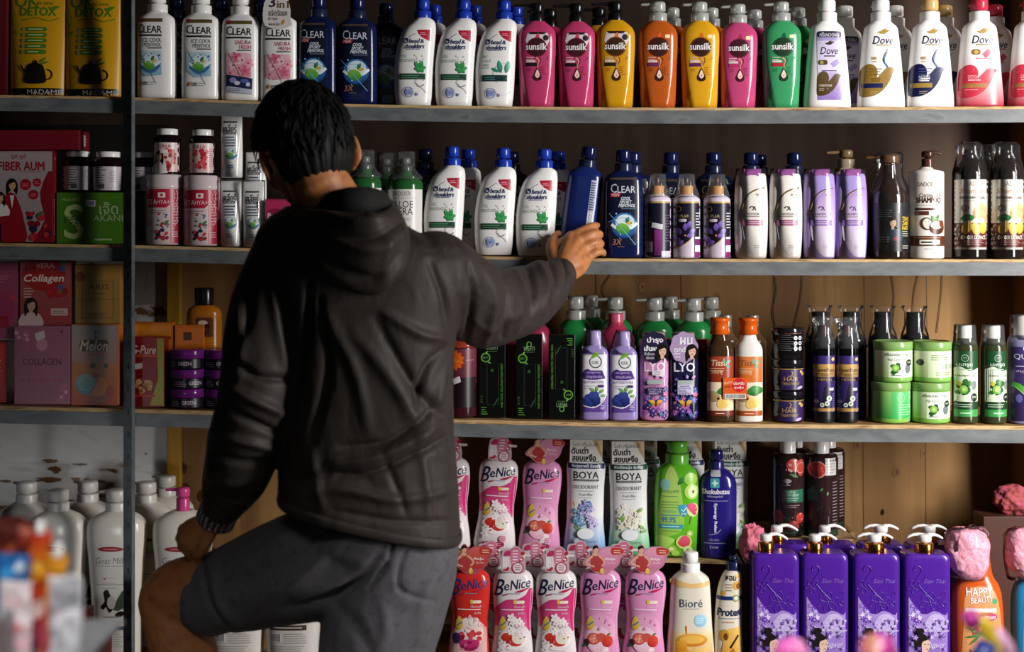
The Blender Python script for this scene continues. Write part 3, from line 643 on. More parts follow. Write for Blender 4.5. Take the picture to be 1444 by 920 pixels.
sd = Art(); sd.r(-6, 2, 6, 126, '7c1018'); sd.lines(-4, 4, 60, 16, 3.2, 1, 'c07078'); sd.e(0, 118, 3, 3, 'a83844')
card('fiber', '6a121c', 84, 130, 16, a, side=sd)
sd = Art(); sd.lines(-14, 12, 20, 4, 4, 1.4, 'b08080'); sd.rr(-4, 5, 4, 22, 2, 'c8a8a8')
card('flatbox', '6e1420', 130, 27, 52, None, side=sd)
# white-capped pill bottles
def pill(key, kind, h=63, r=18.5):
    mb = MB().lathe([(r - 1.4, 0), (r, 1), (r, h * .78), (r - 1.5, h * .82), (r * .8, h * .86), (r * .78, h * .88)], seg=36)
    s = Body([(0, r, r), (h, r, r)], 2.0); a = Art()
    if kind == 'berry':
        a.r(-r * .97, 3, r * .97, h * .70, 'd8b4b4', 'e0ccc8'); face(a, -8, 24, 1.4, 'd8b090', '180c0c', 'e8e0dc'); a.scatter(0, 6, 15, 34, 16, 2, 4, ['b01c28', 'c83038', '8c1420'], 5); a.t('COLLA', 0, 39, 18, 4.5, 'a83848'); a.r(-6, 29, 5, 34, 'e8e4e0')
    elif kind == 'berry2':
        a.r(-r * .97, 3, r * .97, h * .70, 'd4b0b0', 'e0c8c4'); a.scatter(-10, 8, 10, 34, 26, 2, 4, ['b01c28', 'c02c34', '8c1420', 'd85058'], 6); a.t('COLLA', -2, 39, 18, 4.5, 'a83848'); a.lines(12, 17, 36, 9, 3, .9, '987078')
    else:
        a.r(-r * .97, 3, r * .97, h * .64, 'b8b0b4', 'c4bcc0'); a.lines(-13, 4, 35, 8, 3.6, 1.2, '605860', .5, len(key)); a.r(-8, 5, 0, 12, '504850'); a.lines(7, 15, 30, 6, 3, .8, '807880')
    K(key, 'pill_bottle', 'bottle', ('bottle', mb.mesh('bottle', mat('dark_glass', '160a0c', .12), KS())), ('label', a.mesh('label', s)), ('cap', cap_mesh('cap', cyl(r * .78, h * .87, h + 1), WHITE, rib=.02)))
pill('pill_berry', 'berry', 63, 18.5); pill('pill_berry2', 'berry2', 63, 18.5); pill('pill_plain', 'plain', 57, 20.5); pill('pill_plain2', 'plain2', 57, 21.5)
a = Art(); a.r(-56, 1, 56, 71, '42701c'); a.t('VEGALAFETY', -36, 62, 26, 3.6, 'a8b878'); a.t('S', -32, 31, 27, 48, 'a8c078', bold=.6); a.t('vegi', -34, 33, 26, 20, '28501c', sh=.3, rot=6); a.p([(-15, 62), (-1, 61), (-2, 52), (-15, 53)], 'c8c0cc'); a.t('160', -8, 57, 9, 5, '2c2450', bold=.2)
a.t('เจ๊ด', 17, 50, 26, 17, '98a87c', bold=.2); a.t('by', -13, 36, 5, 4, '8aa060'); a.t('AKANE', 18, 36, 46, 9, '98a87c'); a.r(-3, 4.5, 22, 7, '98a878')
card('green_box', '42701c', 113, 72, 40, a)
# pink cans
def can():
    r, h = 25.5, 98
    mb = MB().lathe([(r - 1, 0), (r, 1), (r, 80), (r - .6, 80.5)], seg=40); s = Body([(0, r, r), (h, r, r)], 2.0); a = Art()
    a.r(-24.9, 2, 24.9, 78, 'c4b4b4', 'ccb8b8'); a.r(13, 2, 24.9, 78, 'a01c38'); a.p([(-24.9, 78), (13, 78), (13, 56), (8, 52), (-24.9, 52)], 'a81c38'); a.r(-3, 66, 7, 73, 'e4dcd8'); a.e(2, 69.5, 2.2, 2.2, 'c02838')
    a.t('VITA', -14, 60, 18, 7, 'e8c8cc', bold=.2); a.t('HYA+', 4, 60, 17, 6, 'e8c8cc'); a.lines(-22, 8, 48, 2, 3, 1, 'a06070'); a.lines(-22, -12, 40, 3, 3, .8, 'b08890'); a.e(-17, 30, 4, 4, 'c88090')
    a.scatter(-6, 8, 10, 32, 18, 1.8, 3.4, ['b81c24', 'c83c34', '8c1418', '24203c'], 7); a.scatter(-4, 24, 12, 44, 14, .8, 1.8, ['34508c', 'b81c24', '3c7040'], 9); a.leaf(6, 28, 9, 4, 50, '3c7040'); a.lines(16, 23, 58, 8, 4, 1, 'd0a0a8'); a.lines(15, 23, 18, 3, 3, 1, 'd8b0b8')
    return r, h, mb, a, s
r, h, mb, a, s = can()
K('can', 'supplement_can', 'can', ('can', mb.mesh('can', plas('c8b4b6', .3), KS())), ('label', a.mesh('label', s)), ('lid', cap_mesh('lid', [(r - .4, 79.6), (r + .6, 80.2), (r + .6, 83), (r + .1, 83.6), (r + .1, 97), (r - 1.4, 98.5)], plas('d0c0c2', .25)), [], 'pale pink plastic lid'))
# white tubes with a clear cap
def tube(key, h=92):
    b = Body([(0, 14.6, 13), (3, 15, 14), (40, 15, 10), (h - 20, 14.5, 4), (h - 3, 14.4, 1.5), (h, 14.4, 1.4)], 2.0); a = Art()
    a.r(-11, h * .83, 8, h * .855, '3a3428'); a.t('เคลียร์', -2, h * .74, 19, 12, '26282c', bold=.2); a.r(-10, h * .655, 7, h * .67, '3a4450'); a.lines(-8, 8, h * .61, 4, 4, 2, '4a5c74', .25, 3)
    globe(a, 1, h * .36, 8.5, '5a98b8', 'a8d0d8'); a.lines(-4, 5, h * .18, 2, 3, 1.6, '4a80b0')
    K(key, 'shampoo_tube', 'tube', ('tube', b.mesh('tube', WHITE)), ('label', a.mesh('label', b)), tube_film('sleeve', [(15.6, .5), (15.8, h * .5), (15.8, h + 1.5), (15.2, h + 2), (0.02, h + 2)], OVERCAP))
tube('tube'); tube('tube_tall', 93)
a = Art(); a.r(-16, 2, 16, 66, 'a83058', 'b8305c'); a.e(4, 30, 11, 14, 'd04888'); a.t('BuBar', 0, 46, 25, 8, 'e8c8d4', bold=.2); a.e(-2, 44, 15, 11, '901c44'); a.t('BuBar', -1, 45, 25, 7, 'e8c8d4', bold=.2); a.lines(-12, 4, 28, 5, 3.4, 1, 'e0a0b8')
card('bubar', '982850', 34, 68, 10, a)
# aloe bottles with clear overcap
b = Body([(0, 24, 24), (2, 25, 25), (92, 25, 25), (99, 23.5, 23.5), (104, 18, 18), (108, 10, 10), (116, 8, 8)], 2.0); a = Art()
a.r(-24, 6, 24, 88, 'd8d6d2'); a.t('SADOER', -4, 82, 26, 6, '5a5a58'); a.r(-18, 75.5, 16, 76.2, '8a8a88'); a.t('ALOE', -2, 67, 28, 9.5, '3a3a3a'); a.t('VERA', -2, 57, 28, 9.5, '3a3a3a'); a.t('SHAMPOO', -3, 46, 24, 4, '8a8a88'); a.p([(-10, 20), (0, 38), (8, 34), (16, 22), (4, 14)], '8cb060', None, 3); a.leaf(-8, 16, 26, 6, 50, '5a9040'); a.leaf(4, 16, 22, 6, 80, '7cac54'); a.leaf(8, 12, 18, 6, 30, 'e0d0a0')
K('aloe', 'pump_bottle', 'bottle', ('bottle', b.mesh('bottle', mat('clear_green_plastic', '2c6c34', .15, trans=.3))), ('label', a.mesh('label', b)), pump(0, 114, 9, 8, 7, 9, 0, 90, plas('6a6c68', .3), plas('4a5048', .3)), tube_film('overcap', [(24, 102), (24, 106), (18, 112), (13.5, 118), (13.5, 140), (12.5, 142), (0.02, 142)], OVERCAP, crumple=1.0))
# dark bottles with wooden collars
def woodcap(key, turned):
    b = Body([(0, 18.4, 18.4), (2, 19.3, 19.3), (80, 19.3, 19.3), (85, 18, 18), (88, 12, 12), (90, 9, 9)], 2.0); a = Art()
    a.r(-19, 1, 19, 77, '140f20', '1a1428'); a.r(-19, 77, 19, 79.5, 'b89858'); a.r(-19, 79.5, 19, 80.5, 'd8cce0')
    if turned:
        a.r(-6, 4, 4, 40, '5c1c5c', '84307c'); a.r(4, 0.8, 19, 10, 'c8c0cc'); a.p([(-9, 50), (6, 47), (5, 40), (-10, 43)], 'd8d4d8'); a.lines(-8, 4, 46.5, 2, 3, .7, '8a8090'); a.bar(-17, 8, -8, 24, '3a3444', 'b8b0c0'); a.lines(8, 16, 60, 10, 4, 1, '6a5c78'); a.e(-12, 51, 1.6, 1.6, '3c7c3c')
    else:
        a.p([(-19, 12), (-8, 17), (2, 24), (8, 31), (9, 0.8), (-19, 0.8)], 'c8bccc', None, 0); a.l([(-18, 14), (-8, 18), (2, 25), (8, 33)], 1.2, 'b89858')
        for q, (x, z, an) in enumerate(((-4, 38, 90), (-9, 34, 130), (0, 42, 70), (-2, 30, 20), (-10, 26, 170), (2, 34, 40), (-6, 24, 210))): a.leaf(x, z, 11, 7, an, ['5a3aa0', '7450b8', '4a2c88'][q % 3], '8c6cc8')
        a.e(-4, 32, 1.4, 1.4, 'd88040'); a.ring(-13, 69, 3.4, .8, 'a08c58'); a.t('AUPLAIR', -8, 59, 18, 4, 'b8a878'); a.rr(-13, 51, -2, 55, 2, 'd8d0dc'); a.r(9, 0.8, 19, 9, '7c2868'); a.lines(11, 18, 63, 6, 4, 1.6, 'c8c0d0', .3, 5); a.r(10, 27, 19, 30, 'e0d8e4'); a.r(10, 18, 19, 26, '7c2868'); a.r(10, 9, 18, 18, 'e8e4e8')
    K(key, 'pump_bottle', 'bottle', ('bottle', b.mesh('bottle', plas('cfc4d4', .25))), ('label', a.mesh('label', b)), ('collar', cap_mesh('collar', cyl(9.5, 89, 102), noisy('light_wood', ['c8904c', 'b07c3c', 'd8a460'], (1, 1, .2), 40, 4, .5)), [], 'light wooden collar'),
      ('sprayer', cap_mesh('sprayer', [(3, 101), (3.4, 112), (2, 114)], plas('503038', .3))), tube_film('overcap', [(18.6, 86), (18, 90), (12.5, 104), (12, 117), (11, 118.6), (0.02, 118.6)], OVERCAP))
woodcap('wood_turned', 1); woodcap('wood', 0)
# white and lilac oval bottles in a clear sleeve
def oval(key, main, panel0, panel1, bandc, tw, cap='8c4c8c'):
    b = Body([(0, 20.6, 14), (3, 21.4, 15), (60, 23.6, 16.5), (90, 23, 16), (112, 21, 14.5), (118, 20.4, 13), (119, 19, 12)], 2.3); a = Art()
    if panel0: a.p(spline([(17, 100), (4, 92), (-8, 78), (-14, 60), (-15, 40), (-10, 20), (2, 4), (19, 2)], False, 5) + [(19, 100)], panel0, panel1)
    a.l([(-16, 66), (-13, 78), (-7, 88), (2, 95), (17, 99)], 2.6, '3a2c20', 5, 1.4); a.l([(-15, 68), (-6, 88.6), (16, 99.8)], .6, 'c0a050', 5); a.l([(-15, 50), (-10, 22), (2, 4)], .6, 'c8c0c8'); a.r(5, 88, 14, 90.4, '8a7050')
    a.ring(-1.5, 70, 2.6, 1.1, '2a1c20', -90, 180); a.l([(2, 73), (4, 67)], 1.2, '2a1c20', 0); a.e(-3.6, 71, 1, 1, '2a1c20'); a.t(tw, 0, 62, 28, 3.8, '5a4a50'); a.lines(-14, 14, 58.5, 1, 2, 1.2, '8a7a80', .1); a.r(-14.5, 46, 14.5, 54, bandc); a.lines(-11, 11, 51.4, 2, 2.8, .8, 'd8c0d4', .2); a.lines(2, 14, 18, 2, 3, .8, 'a898a4')
    K(key, 'shampoo_bottle', 'bottle', ('bottle', b.mesh('bottle', plas(main, .3))), ('label', a.mesh('label', b)),
      ('cap', MB().prism(spline([(-12, 119.5), (-7, 114), (0, 112.6), (7, 114), (12, 119.5)], False, 4) + [(12, 125), (-12, 125)], -13.4, 8).mesh('cap', plas(cap, .3), KS())),
      tube_film('sleeve', [(0.02, 0)] and [(22.4, 1), (24.4, 60), (22, 118), (20.8, 126)], FILM))
    # flatten the sleeve to the oval section
    KIT[key][2][-1][1].transform(Matrix.Diagonal((1, .74, 1, 1)))
oval('oval_white', 'dcd6d0', None, None, '94486c', 'CONDITIONER'); oval('oval_lilac', '9c88c4', 'd8ccdc', '9c7cb4', '70509c', 'SHAMPOO')
# amber bottle, film wrapped
b = Body([(0, 25, 25), (2, 26, 26), (84, 26, 26), (92, 24.5, 24.5), (102, 17, 17), (112, 11.5, 11.5), (130, 9.5, 9.5), (134, 9.5, 9.5)], 2.0, 48); a = Art()
a.r(-24, 10, 25.4, 78, '0e1016', '12141a'); a.lines(-20, 0, 68, 4, 3, .7, '8a8478', .3); face(a, -2, 50, 1.5, 'c8a890', '140e0c', '2a3448'); a.e(2, 28, 4, 3, '8c2c2c'); a.t('TSAO', 18, 56, 12, 5.4, 'c0a428', bold=.2); a.t('ZABY', 18, 49.5, 12, 5.4, 'c0a428', bold=.2); a.t('HAD', 17, 43, 10, 5.4, 'c0a428', bold=.2); a.lines(12, 24, 38, 3, 3, .8, 'b8b4a8'); a.lines(-20, -4, 30, 3, 3, .7, '8a8478', .3); a.lines(12, 24, 18, 2, 3, 1, 'b8b4a8')
K('amber', 'pump_bottle', 'bottle', ('bottle', b.mesh('bottle', mat('amber_glass', '241208', .08, coat=.5))), ('label', a.mesh('label', b)), pump(0, 132, 10, 0.5, 13.5, 12, 34, 178, plas('5a4028', .35), plas('5a4028', .35)), tube_film('film_wrap', [(27, 2), (27.2, 90), (26, 100), (19, 116), (17, 134), (19, 146), (15, 150), (0.02, 150)], FILM, crumple=3))
# white coconut bottle
b = Body([(0, 23.5, 23.5), (2, 24.5, 24.5), (120, 24.5, 24.5), (124, 23, 23), (126, 10, 10), (129, 8, 8)], 2.0); a = Art()
a.t('SADOER', -5, 104, 24, 6, '8a7c64'); a.t('Coconut Oil', 0, 89, 30, 6, '5a4030', sh=.3); a.t('SHAMPOO', -2, 82, 33, 7.6, '4a2c1c', bold=.25); a.lines(-18, 16, 75, 1, 2, .8, 'a89888'); a.r(-20, 68, 6, 71, '4a2418'); a.rr(-20, 61, -3, 66.5, .8, '5a3020'); a.e(-18, 63.5, 2.8, 2.8, '8c6850')
a.e(-6, 49, 8, 9, '5a3418', rot=20); a.e(-5, 49, 6, 7.4, 'e8e0d0', rot=20); a.e(9, 44, 12, 10, '4a2412', '6a3c20'); a.e(8, 47, 9, 5.4, 'ece4d8'); a.leaf(6, 52, 11, 5, 60, '4a8030'); a.leaf(4, 52, 9, 5, 110, '5a9038'); a.e(16, 49, 4, 5, '7c3c20')
a.r(-24, 18, 24, 32, '5a3018'); a.rr(-15, 20, 13, 26.5, .8, 'ece6dc'); a.r(-13, 22, 2, 24.4, '3a3034'); a.lines(-20, 18, 29.4, 1, 2, .9, 'b89878'); a.lines(-8, 8, 14, 1, 2, .9, 'a89c94')
K('coconut', 'pump_bottle', 'bottle', ('bottle', b.mesh('bottle', plas('e4ded8', .25))), ('label', a.mesh('label', b)), pump(2, 128, 8, 13, 8.5, 9, 20, 0, plas('3a2018', .25), plas('4a2c24', .3), curve=.08), )
# ginger bottles, film wrapped
b = Body([(0, 22, 22), (2, 23, 23), (118, 23, 23), (128, 20, 20), (136, 12, 12), (142, 9, 9)], 2.0); a = Art()
a.r(-22.6, 13, 22.6, 111, 'd8d2c6'); a.r(-22.6, 16, 22.6, 50, '5c1c1c'); a.t('SADOER', 2, 105, 24, 6, '6a6258'); a.t('Shampoo', 0, 94, 36, 9, 'a85c3c', sh=.25); a.t('REFRESHING PLIABLE', 0, 85.5, 36, 3.4, '4a3430', bold=.15); a.lines(-14, 14, 81, 1, 2, .8, '9a8c80'); a.ring(-12, 71, 4, 1.1, '2c2438'); a.leaf(-12, 69, 4, 2, 80, '4a5c3c')
for x, z, rx, rz, ro in ((4, 66, 6, 10, -15), (14, 70, 6, 9, 20), (10, 60, 9, 8, 0), (17, 58, 5, 8, -20)): a.e(x, z, rx, rz, 'b88c5c', 'd8b488', rot=ro)
a.p([(-18, 56), (-10, 63), (0, 58), (-8, 52)], '2a6c34', '3c8c48', 3); a.e(-10, 44, 6, 10, 'd8a830', 'e8cc58', rot=-20); a.e(2, 42, 6, 9, 'e0b848', 'ecd470', rot=15); a.e(13, 44, 7, 9, 'd8a02c', 'e8c468', rot=-10); a.e(10, 54, 5, 4, 'e8dcc8')
a.t('GINGER EXTRACT', 0, 30, 34, 5, 'e0d0c4', bold=.2); a.lines(-14, 14, 25, 3, 2.6, .8, 'b89088')
K('ginger', 'pump_bottle', 'bottle', ('bottle', b.mesh('bottle', mat('dark_brown_glass', '140a08', .1))), ('label', a.mesh('label', b)), pump(0, 140, 9, 7, 7, 7, 0, 90, plas('181210', .3), plas('181210', .3), gap=.5), tube_film('film_wrap', [(23.8, 1), (23.8, 122), (20, 138), (17, 150), (18, 159), (14, 164), (0.02, 164)], FILM, crumple=4))

# ------------------------------------------------------------------ third shelf
a = Art(); a.r(-30, 1, 30, 107, '94405c', '9c4864'); a.e(0, 40, 26, 26, 'a03058'); a.t('Colla', -4, 66, 46, 12, 'a83858', bold=.3); a.e(10, 24, 9, 9, '9c1430'); a.e(24, 58, 4, 4, 'c83858'); a.lines(-20, 20, 88, 3, 4, 1, 'c87890')
card('pink_box', '94405c', 62, 108, 30, a)
card('red_box', '981414', 32, 86, 30, Art().r(-15, 4, 12, 82, 'a01414', 'c02020').lines(-10, 8, 60, 6, 5, 1.4, 'e0a090'))
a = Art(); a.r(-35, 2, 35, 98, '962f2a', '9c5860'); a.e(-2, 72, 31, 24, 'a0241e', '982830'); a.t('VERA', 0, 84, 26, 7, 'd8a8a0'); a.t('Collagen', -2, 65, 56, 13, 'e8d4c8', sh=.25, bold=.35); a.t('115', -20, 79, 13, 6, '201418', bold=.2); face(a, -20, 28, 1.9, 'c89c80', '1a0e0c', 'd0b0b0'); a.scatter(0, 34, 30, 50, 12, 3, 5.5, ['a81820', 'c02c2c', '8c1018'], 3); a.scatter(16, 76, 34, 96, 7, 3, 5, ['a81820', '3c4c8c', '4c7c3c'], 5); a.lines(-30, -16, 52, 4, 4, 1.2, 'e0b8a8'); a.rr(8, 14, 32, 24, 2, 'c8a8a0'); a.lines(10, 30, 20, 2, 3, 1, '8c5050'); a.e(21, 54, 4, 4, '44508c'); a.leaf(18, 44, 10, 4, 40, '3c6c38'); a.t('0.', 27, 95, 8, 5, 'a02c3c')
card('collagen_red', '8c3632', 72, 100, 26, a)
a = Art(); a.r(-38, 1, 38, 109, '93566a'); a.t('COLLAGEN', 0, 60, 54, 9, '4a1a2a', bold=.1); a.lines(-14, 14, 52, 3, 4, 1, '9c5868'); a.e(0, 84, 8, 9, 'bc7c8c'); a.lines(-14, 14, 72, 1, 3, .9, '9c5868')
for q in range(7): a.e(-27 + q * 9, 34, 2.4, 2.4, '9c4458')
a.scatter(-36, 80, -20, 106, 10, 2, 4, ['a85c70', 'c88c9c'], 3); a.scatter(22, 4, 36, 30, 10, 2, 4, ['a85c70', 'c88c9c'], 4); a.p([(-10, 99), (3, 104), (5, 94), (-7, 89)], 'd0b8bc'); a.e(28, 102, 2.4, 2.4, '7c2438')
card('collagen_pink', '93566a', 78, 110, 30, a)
a = Art(); a.r(-31, 1, 31, 82, '9c7434', 'a47c3a'); a.l([(-22, 8), (22, 8), (22, 60), (-22, 60), (-22, 8)], .8, '2c1c0c', 0); a.t('ARIS', 1, 52, 30, 8, '4a3418'); a.lines(-12, 12, 42, 1, 3, .9, '4a3418'); a.e(-24, 66, 7, 7, '7c4430'); a.lines(-14, 14, 14, 2, 3, .8, '4a3418'); a.r(-30, 34, 30, 34.6, '6a4c20')
card('gold_box', '9c7434', 63, 83, 24, a, rough=.22)
a = Art(); a.r(-32, 1, 32, 112, 'a04418', '8c8884'); a.r(-32, 1, 32, 60, '9a3a18', 'a06834'); a.t('t', 2, 100, 8, 12, '4a4438'); a.rr(-21, 76, 20, 92, 6, '3c3828'); a.t('Melon', 0, 84, 38, 14, 'c8b090', sh=.2, bold=.4); a.t('Jelly Fiber', 2, 71, 28, 5, 'b8541c', bold=.2)
a.e(-12, 30, 15, 15, '48707c', '6c8c80'); a.ring(-12, 30, 9, .8, '88a098'); a.p([(-4, 14), (14, 16), (18, 30), (10, 40), (2, 28)], 'd0741c', None, 3); a.e(-2, 56, 4, 4, '201820'); a.e(16, 56, 3.4, 3.4, '2a5048'); a.e(2, 42, 4.6, 3.4, '8c1c1c'); a.e(22, 20, 6, 8, '8c2c14')
card('melon', 'b06030', 66, 114, 26, a)
a = Art(); a.r(-22, 2, 12, 96, '6c1010', '84181a'); a.p([(12, 96), (22, 96), (22, 2), (2, 2), (14, 40)], '8c8c28', None, 0); a.t('G-Pure', -6, 80, 34, 12, 'd0b0a0', sh=.2, bold=.3); a.r(-18, 70, 12, 73, 'b04830'); a.p([(-20, 60), (-8, 62), (-8, 54), (-20, 52)], 'c8b8b4'); a.scatter(-20, 20, 8, 36, 16, 3, 4.4, ['b07c4c', 'c89868', '8c5c30'], 5); a.r(-22, 14, 10, 17, 'b03020')
card('gpure', '7c1414', 46, 98, 24, a)
a = Art(); a.r(-40, 2, 24, 20, 'b85c14', 'd07818'); a.lines(-30, 10, 14, 2, 5, 1.6, '7c3808')
card('orange_flat', 'b8600f', 84, 116, 20, Art().r(-40, 2, 40, 112, '9c480c', 'd0801c').r(-40, 92, 40, 96, '7c3808'))
card('orange_pack', 'c06410', 40, 114, 14, Art().r(-18, 2, 18, 110, 'a84c0c', 'd07018').rr(-8, 92, 4, 104, 2, '4a2810'))
# purple hair masks: each jar a thing
def jar(key, r, h, bodym, lidm, art, lidh, obj='jar', lname='lid', foot=0):
    mb = MB().lathe([(r - 1.5, 0), (r - .3, 1), (r - .3, h - lidh - .6)], seg=36)
    s = Body([(0, r - .3, r - .3), (h, r - .3, r - .3)], 2.0)
    K(key, obj, 'jar', ('jar', mb.mesh('jar', bodym, KS())), ('label', art.mesh('label', s)), (lname, cap_mesh(lname, [(r - .8, h - lidh - .5), (r, h - lidh), (r, h - 1), (r - .8, h - .2), (r - 2, h - .1), (r - 3, h - .6), (0.02, h - .6)], lidm, seg=36)))
a = Art(); a.r(-23, 1.5, 23, 14, '140c18'); a.t('GREEN', 6, 8, 18, 5, 'b8a8b8', bold=.15); a.lines(-20, -6, 10, 3, 3, 1, '9888a0')
jar('purple_jar', 24.5, 27, plas('1c0c20', .2), plas('6a2074', .22), a, 12)
b = Body([(0, 24, 18), (3, 25, 19), (50, 25, 19), (60, 22, 17), (65, 13, 12)], 2.6); a = Art(); a.rr(-8, 20, 16, 48, 3, '5a2c10'); a.e(2, 40, 7, 4, 'c8b8a8'); a.scatter(-4, 22, 12, 38, 8, 2, 4, ['1c1210', '6c1c28', '302010'], 4)
K('orange_black_cap', 'lotion_bottle', 'bottle', ('bottle', b.mesh('bottle', plas('a86414', .35))), ('label', a.mesh('label', b)), ('cap', cap_mesh('cap', cyl(14, 65, 90, 2), BLACK)))
# dark red bottle with burst sticker
b = Body([(0, 24, 24), (2, 25, 25), (96, 25, 25), (98, 24, 24)], 2.0); a = Art(); a.r(-24.6, 40, 24.6, 96, '54202c', '6c2c3c'); a.r(-24.6, 14, 24.6, 56, '1c0e14'); a.p([(-10, 54), (0, 58), (2, 50), (-8, 46)], 'd0ccd0'); a.lines(8, 22, 80, 1, 3, 1, '98707c')
P = []
for q in range(24): an = q * 15; rr_ = 15 if q % 2 else 11.5; P.append((-8 + rr_ * math.cos(math.radians(an)), 80 + rr_ * math.sin(math.radians(an))))
a.p(P, 'd85c10'); a.t('99.-', -8, 80, 14, 7, 'e0b020', bold=.2)
K('dark_red', 'lotion_bottle', 'bottle', ('bottle', b.mesh('bottle', plas('38141c', .18))), ('label', a.mesh('label', b)), ('cap', cap_mesh('cap', [(24.6, 97), (25.4, 98), (25.4, 102), (24.8, 102.6), (24.6, 110), (23, 112)], plas('9c3c28', .3))))
# black cartons with green print
def qbox(key, flip):
    a = Art(); g = '5a9c30'
    if flip: a.at(0, 118, -1)
    a.ring(0, 104, 3.2, 1.2, g); a.r(-3.6, 97, -2.2, 106, g); a.t('พรศา', 0, 98, 15, 6.4, '7c9c70'); a.r(-7, 92.5, 7, 93.3, '4a6840')
    a.ring(-9, 84, 5.8, 1.8, g); a.l([(-7, 79), (-2, 76)], 2, g, 0); a.t('BEST', -9, 84, 7, 3, g); a.leaf(-9, 89, 5, 2.4, 60, '7cb848')
    a.l([(-7, 18), (-7, 76), (9, 76), (9, 18), (-7, 18)], .5, '3c4440', 0); a.t('HAIR TONIC SOLUTION TREATMENT', 13.6, 45, 62, 3.0, g, rot=90); a.lines(-15, -6, 14, 4, 3, .9, g, .5); a.leaf(1, 14, 18, 2, 60, '2c4c24'); a.e(0, 66, 2.4, 2.4, '2c4c24'); a.lines(-16, -13, 30, 5, 2.4, .7, '486c38')
    sd = Art(); sd.r(-8.5, 112, 8.5, 117, '1c201c'); card(key, '0c0e0d', 37, 118, 18, a, side=sd, rough=.22)
qbox('qbox', 0); qbox('qbox_flip', 1)
REF[0] = .16
b = Body([(0, 26, 21), (3, 27, 22), (100, 27, 22), (116, 26, 21.5), (126, 19, 17), (131, 13, 13)], 2.2)
K('green_pump', 'pump_bottle', 'bottle', ('bottle', b.mesh('bottle', plas('1f7c3c', .3))), pump(0, 129, 14, 14, 11, 18, 28, 182, FROST, FROST))
b = Body([(0, 28, 22), (3, 29, 23), (90, 29, 23), (112, 24, 20), (124, 13, 12), (130, 10, 10)], 2.2)
K('rose_bottle', 'lotion_bottle', 'bottle', ('bottle', b.mesh('bottle', plas('9c2c4c', .3))), ('cap', cap_mesh('cap', cyl(11, 129, 142), plas('b04860', .3))))
REF[0] = .045
# lavender bottles
b = Body([(0, 19.6, 14), (3, 20.5, 15), (50, 20.5, 15), (92, 20, 14.5), (99, 17, 13), (103, 11, 10), (104.5, 9, 9)], 3.2); a = Art()
a.r(-17, 14, 17, 92, 'dcd8e2', 'e4e0e6'); a.p([(-14, 70), (10, 70), (16, 58), (-14, 58)], '4a2c7c', None, 0); a.p([(-16, 58), (-16, 68), (-10, 72), (-2, 68), (10, 69), (10, 58)], '4a2c7c', None, 3); a.t('แชมพูสระผม', -2, 66.5, 20, 3.4, 'c8b8dc'); a.t('อัญชันขิง', -1, 61, 22, 4, 'd8c8e8')
a.ring(1, 82, 8.2, 1.4, '2c3c38', 150, 430); a.leaf(-6, 86, 15, 5.4, 42, '5a9428', '8cc050'); a.leaf(0, 89, 7, 3, 30, '7cb040'); a.t('ISSK', 1, 81, 10, 4.6, '3c7c4c'); a.t('BUTTERFLY PEA', -1, 53.6, 28, 3.4, '7a5ca8'); a.lines(-14, 0, 48, 2, 3, .8, '9a8cb4'); a.rr(4, 46, 13, 50, 1.6, '4a2c7c')
for q, (x, z) in enumerate(((-9, 31), (-3, 35), (-4, 25), (3, 29), (-12, 27), (4, 22), (-8, 22), (1, 35))): a.e(x, z, 5, 6, ['1c2464', '28347c', '141a50'][q % 3], ['2c3c8c', '3a4c98', '202c70'][q % 3])
for an, x, z in ((40, 6, 38), (80, 2, 40), (10, 8, 34), (140, 0, 40)): a.leaf(x, z, 9, 4.4, an, '4c8c3c', '7cb45c')
a.p(spline([(-17, 20), (-2, 17), (10, 24), (17, 36)], False, 4) + [(17, 12), (-17, 12)], '5a3c90', '6a4ca0'); a.l([(-17, 21), (-2, 18), (10, 25), (17, 37)], 1.4, 'e8e4ec'); a.lines(8, 14, 21, 3, 2.4, .9, 'd8d0e4')
K('lavender', 'shampoo_bottle', 'bottle', ('bottle', b.mesh('bottle', plas('9484bc', .28))), ('label', a.mesh('label', b)), ('cap', cap_mesh('cap', [(9, 103.6), (10, 104.4), (9.6, 122), (8.6, 124.4), (6, 125), (0.02, 125)], plas('a494c8', .3))), tube_film('neck_film', [(20, 94), (18, 104), (13, 118), (11, 126)], FILM, crumple=2))
